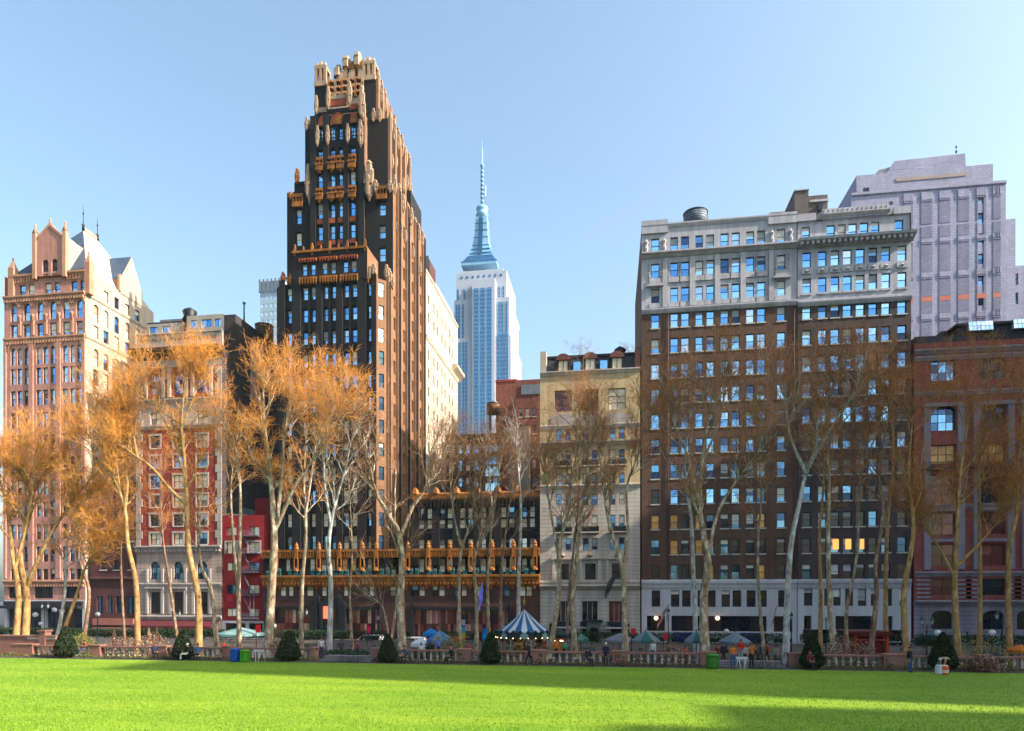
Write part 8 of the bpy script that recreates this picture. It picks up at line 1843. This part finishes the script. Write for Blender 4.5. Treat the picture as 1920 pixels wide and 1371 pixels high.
T_ = [
 ('golden plane tree leaning left at the far left edge', 57, BK_Y, TW_O, [(14, [(27, 1215), (32, 1120), (28, 1040), (10, 950), (-8, 890)]), (7, [(30, 1060), (52, 980), (70, 920), (80, 880)])], 1.3, .95, 790),
 ('thick golden plane tree second from the left edge', 57.5, BK_Y, TW_O, [(16, [(45, 1215), (48, 1120), (42, 1040), (55, 960), (48, 900)]), (10, [(50, 1110), (85, 1020), (115, 960), (148, 915)])], 1.3, .95, 790),
 ('golden plane tree with white upper trunk beside left yew cone', 60, BK_G, TW_O, [(9, [(102, 1215), (112, 1150), (122, 1100), (128, 1020), (150, 970)])], 1.4, .95, 830),
 ('golden plane tree leaning right behind the left yew cone', 59, BK_Y, TW_O, [(9, [(104, 1215), (140, 1120), (165, 1060), (192, 1025)])], 1.35, .95, 840),
 ('thin brown plane tree before the pink tower corner', 74, BK_D, TW_R, [(9, [(156, 1205), (166, 1110), (150, 1040), (158, 980)])], 1.0, 1.0, 880),
 ('yellow trunked plane tree before gap between pink tower and red house', 56.5, BK_Y, TW_O, [(12, [(258, 1215), (255, 1100), (243, 1020), (232, 950), (205, 890), (175, 850)]), (7, [(236, 960), (235, 900), (222, 850), (215, 800)])], 1.25, .9, 690),
 ('slender plane tree just left of the yellow trunked tree', 70, BK_D, TW_R, [(6, [(234, 1210), (229, 1080), (228, 1000), (236, 900)])], 1.0, 1.0, 800),
 ('tall plane tree with long bare limbs in front of the red house', 57, BK_Y, TW_O, [(15, [(372, 1215), (370, 1120), (358, 1040), (350, 960), (345, 880), (343, 800), (347, 720)]), (8, [(345, 945), (315, 915), (290, 880), (262, 858), (228, 835), (185, 826)]), (6, [(344, 860), (322, 820), (298, 775), (265, 740)]), (6, [(344, 800), (358, 740), (372, 690)]), (5, [(262, 858), (245, 810), (225, 770)])], 1.15, .85, 655),
 ('plane tree at right edge of the red house, slanting left', 60, BK_N, TW_O, [(10, [(408, 1215), (395, 1110), (380, 1060), (372, 980), (385, 880)])], .9, 1.1, 760),
 ('dark slender plane tree in front of red house stone base', 68, BK_D, TW_R, [(7, [(335, 1210), (318, 1090), (305, 1000), (300, 900)])], 1.0, 1.0, 790),
 ('pale straight plane tree in front of the small red building', 60, BK_N, TW_O, [(10, [(449, 1215), (447, 1100), (452, 1000), (447, 900), (440, 830), (422, 790)]), (7, [(445, 1110), (427, 1000), (418, 900), (430, 820)])], 1.1, .9, 670),
 ('thick plane tree left of lawn opening with broad golden crown', 56.5, BK_N, TW_O, [(19, [(503, 1225), (507, 1120), (517, 1020), (512, 960), (505, 900), (498, 800), (495, 730)]), (9, [(516, 1010), (522, 900), (528, 800), (540, 730)]), (9, [(514, 1000), (560, 910), (600, 860), (645, 800)])], 1.25, .9, 640),
 ('plane tree left of the black tower porch', 62, BK_N, TW_O, [(10, [(565, 1215), (566, 1100), (575, 1000), (568, 900), (578, 780)]), (6, [(570, 960), (590, 860), (600, 780)])], 1.0, 1.1, 680),
 ('grey white plane tree directly before the black tower porch', 58, BK_G, TW_B, [(12, [(617, 1215), (620, 1100), (618, 1030), (625, 960), (645, 880), (658, 830)]), (7, [(622, 980), (612, 900), (620, 820)])], .9, 1.0, 720),
 ('thin plane tree right of the black tower porch', 66, BK_N, TW_B, [(6, [(661, 1210), (655, 1120), (662, 1040), (655, 940)])], .7, 1.0, 830),
 ('thick plane tree right of the lawn opening forking high', 56.5, BK_N, TW_B, [(18, [(755, 1225), (750, 1120), (755, 1060), (749, 1000), (722, 955), (700, 915), (690, 860)]), (9, [(751, 1005), (770, 950), (792, 915), (802, 850)])], .95, 1.0, 780),
 ('small leaning plane tree left of the thick fork', 60, BK_N, TW_B, [(7, [(728, 1215), (738, 1160), (746, 1100), (760, 1040)]), (5, [(735, 1165), (718, 1150), (708, 1130)])], .6, 1.0, 960),
 ('curving plane tree behind the blue grey parasol', 62, BK_N, TW_B, [(9, [(863, 1215), (860, 1120), (865, 1040), (882, 980), (900, 900)]), (6, [(866, 1035), (850, 960), (845, 880)])], .9, 1.0, 770),
 ('brown plane tree left of the carousel', 63, BK_N, TW_B, [(10, [(893, 1215), (893, 1130), (890, 1050), (905, 980), (898, 880)]), (6, [(893, 1040), (920, 960), (935, 880)])], .95, 1.0, 740),
 ('slim plane tree behind the carousel left side', 72, BK_N, TW_B, [(8, [(917, 1210), (915, 1080), (922, 960), (915, 860)])], .85, 1.0, 750),
 ('slim plane tree behind the carousel centre', 73, BK_D, TW_B, [(8, [(938, 1210), (940, 1080), (948, 1000), (962, 900)])], .85, 1.0, 770),
 ('grey straight plane tree behind the carousel right side', 71, BK_G, TW_B, [(10, [(972, 1210), (973, 1080), (976, 950), (968, 840)])], .85, 1.0, 760),
 ('plane tree with two stems right of the carousel', 60, BK_N, TW_R, [(12, [(1028, 1220), (1047, 1120), (1050, 1020), (1065, 960), (1073, 880)]), (7, [(1049, 1060), (1032, 960), (1020, 880)])], 1.1, 1.0, 690),
 ('slender plane tree between the carousel booth and green kiosk', 66, BK_D, TW_R, [(8, [(1060, 1212), (1070, 1080), (1080, 1000), (1086, 900)])], 1.0, 1.0, 700),
 ('tall plane tree before the left windows of yellow studio building', 60, BK_N, TW_R, [(12, [(1078, 1218), (1074, 1120), (1082, 1040), (1090, 960), (1102, 870), (1088, 790)])], 1.1, 1.0, 680),
 ('plane tree before right windows of yellow studio building, forking', 57, BK_N, TW_R, [(14, [(1173, 1222), (1170, 1120), (1165, 1060), (1142, 980), (1130, 900), (1120, 820)]), (8, [(1168, 1070), (1178, 1000), (1176, 910), (1196, 850), (1205, 790)])], 1.15, 1.0, 670),
 ('very thick plane tree with many limbs before the tank topped building', 56.5, BK_N, TW_R, [(20, [(1322, 1225), (1320, 1120), (1327, 1060), (1318, 1000), (1310, 940), (1318, 860), (1330, 760)]), (9, [(1325, 1050), (1346, 960), (1390, 890), (1438, 830)]), (8, [(1312, 950), (1290, 860), (1262, 790)]), (6, [(1322, 860), (1350, 790), (1362, 720)])], 1.0, 1.0, 655),
 ('grey plane tree close left of the very thick one', 64, BK_G, TW_R, [(11, [(1306, 1215), (1300, 1080), (1296, 980), (1284, 880), (1292, 790)])], 1.05, 1.0, 680),
 ('thin crooked plane tree at right end of the blue awning', 62, BK_N, TW_R, [(8, [(1434, 1220), (1424, 1120), (1420, 1020), (1428, 930), (1420, 830)])], 1.05, 1.0, 690),
 ('grey leaning plane tree at the seam of the two brown blocks', 57, BK_G, TW_R, [(14, [(1473, 1228), (1477, 1120), (1482, 1020), (1500, 940), (1516, 880), (1560, 800), (1605, 730)]), (8, [(1514, 890), (1482, 820), (1470, 740)])], 1.15, 1.0, 650),
 ('yellow straight plane tree left of the red kiosk, left of a pair', 61, BK_Y, TW_R, [(10, [(1537, 1220), (1540, 1120), (1535, 1000), (1546, 900), (1538, 790)])], 1.1, 1.0, 670),
 ('pale plane tree left of the red kiosk, right of a pair', 57.5, BK_N, TW_R, [(12, [(1564, 1228), (1556, 1120), (1551, 1000), (1556, 900), (1550, 800), (1562, 720)])], 1.15, 1.0, 650),
 ('slim dark plane tree against left post of the red kiosk', 60, BK_N, TW_R, [(9, [(1590, 1225), (1589, 1150), (1605, 1040), (1612, 920), (1622, 810)])], 1.05, 1.0, 690),
 ('reddish plane tree in front of the red kiosk', 57, BK_D, TW_R, [(12, [(1629, 1228), (1645, 1120), (1640, 1060), (1655, 960), (1650, 880), (1667, 770)])], 1.1, 1.0, 660),
 ('pale yellow green plane tree behind the red kiosk', 68, BK_Y, TW_R, [(10, [(1661, 1212), (1660, 1080), (1666, 960), (1676, 880), (1670, 780), (1656, 700)])], 1.1, 1.0, 640),
 ('thick plane tree between dark brick block and brick loft', 57, BK_Y, TW_R, [(14, [(1701, 1228), (1696, 1120), (1705, 1040), (1711, 980), (1706, 890), (1711, 780)])], 1.15, 1.0, 670),
 ('plane tree with red brown side limbs behind right yew cone', 57.5, BK_Y, TW_R, [(14, [(1798, 1228), (1792, 1120), (1790, 1070), (1795, 960), (1805, 880), (1816, 780)]), (7, [(1792, 1080), (1762, 1030), (1735, 985)]), (8, [(1796, 1072), (1848, 1012), (1882, 965)])], 1.15, 1.0, 660),
 ('yellow straight plane tree before the second arch of brick loft', 61, BK_Y, TW_R, [(10, [(1836, 1222), (1837, 1080), (1835, 970), (1840, 860), (1850, 740)])], 1.1, 1.0, 650),
 ('plane tree at the far right edge', 57, BK_Y, TW_R, [(13, [(1894, 1230), (1893, 1120), (1889, 1030), (1905, 960), (1911, 880), (1922, 770)])], 1.15, 1.0, 630),
]
for i, t in enumerate(T_): tree(*t, seed=100 + i)
# pale roof-garden trees seen above the yellow house roof
for i, (px, Yt, r) in enumerate(((1085, 150, 1.0), (1185, 150, .8))):
    tree(['pale bare tree showing above the mansard roof, larger of two', 'pale bare tree showing above the mansard roof, smaller of two'][i], Yt, BK_G, leafmat('twig_pale', [(.3, .36, .42), (.4, .46, .52)]), [(5, [(px, 1150), (px + 2, 800), (px, 720), (px + 3, 668)])], .8, 1.6, 628, 300 + i, .8)
# ================================================================== LIGHT, SKY, CAMERA
SUN_EL, SUN_AZ = R(34), R(9.5)          # azimuth measured from +X towards the camera side
shade_tower('unseen shade-casting tower on the far side of the avenue, north of the side street', 130, -60, .9, 91)
shade_tower('unseen shade-casting tower step, middle height, beside the side street', 130, 1.0, 4.4, 88)
shade_tower('unseen shade-casting tower step, lower, at the side street corner', 130, 4.5, 10.3, 85)
shade_tower('unseen shade-casting tower, tallest, south of the side street', 130, 14.6, 56, 112)
shade_tower('unseen shade-casting tower at the end of the street, farthest south', 130, 56.1, 98, 102)
w = bpy.data.worlds.new('World'); SC.world = w; w.use_nodes = True; nt = w.node_tree; nt.nodes.clear()
sky = nt.nodes.new('ShaderNodeTexSky'); sky.sky_type = 'NISHITA'; sky.sun_disc = False; sky.sun_elevation = SUN_EL; sky.sun_rotation = R(90) + SUN_AZ
sky.altitude = 0; sky.air_density = 1.0; sky.dust_density = 4.2; sky.ozone_density = .6
bg = nt.nodes.new('ShaderNodeBackground'); bg.inputs['Strength'].default_value = .125; out = nt.nodes.new('ShaderNodeOutputWorld')
nt.links.new(mixc(nt, 1.0, sky.outputs[0], (.87, .96, .94), 'MULTIPLY'), bg.inputs[0]); nt.links.new(bg.outputs[0], out.inputs[0])
sl = bpy.data.lights.new('sun', 'SUN'); sl.energy = 4.6; sl.angle = R(.5); sl.color = (1, .89, .74); so = bpy.data.objects.new('sun', sl); COL.objects.link(so)
sd = Vector((math.cos(SUN_AZ) * math.cos(SUN_EL), -math.sin(SUN_AZ) * math.cos(SUN_EL), math.sin(SUN_EL))); so.rotation_euler = (sd).to_track_quat('Z', 'Y').to_euler(); so.location = (60, -40, 90)
cam = bpy.data.cameras.new('camera'); co = bpy.data.objects.new('camera', cam); COL.objects.link(co); co.location = (0, 0, EYE); co.rotation_euler = (R(90), 0, TH)
cam.sensor_width = 36; cam.lens = 36 * F / 1920; cam.shift_y = (HOR - 685.5) / 1920; cam.clip_start = .5; cam.clip_end = 6000; SC.camera = co
SC.view_settings.view_transform = 'Standard'; SC.view_settings.look = 'None'; SC.view_settings.exposure = 1.64; SC.view_settings.gamma = 1
hz = bpy.data.materials.new('haze'); hz.use_nodes = True; hn = hz.node_tree; hn.nodes.clear(); ho = hn.nodes.new('ShaderNodeOutputMaterial'); pv = hn.nodes.new('ShaderNodeVolumePrincipled')
pv.inputs['Color'].default_value = (.55, .78, 1, 1); pv.inputs['Density'].default_value = .00007; pv.inputs['Anisotropy'].default_value = .0; hn.links.new(pv.outputs[0], ho.inputs['Volume'])
hb = MB(); hb.box(-905, 905, -205, 905, GZ - 1.02, 480, hz); tag(hb.build('haze'), kind='stuff')
SC.cycles.volume_bounces = 1
SC.cycles.max_bounces = 6; SC.cycles.diffuse_bounces = 3; SC.cycles.glossy_bounces = 3; SC.cycles.transmission_bounces = 2; SC.cycles.use_denoising = True
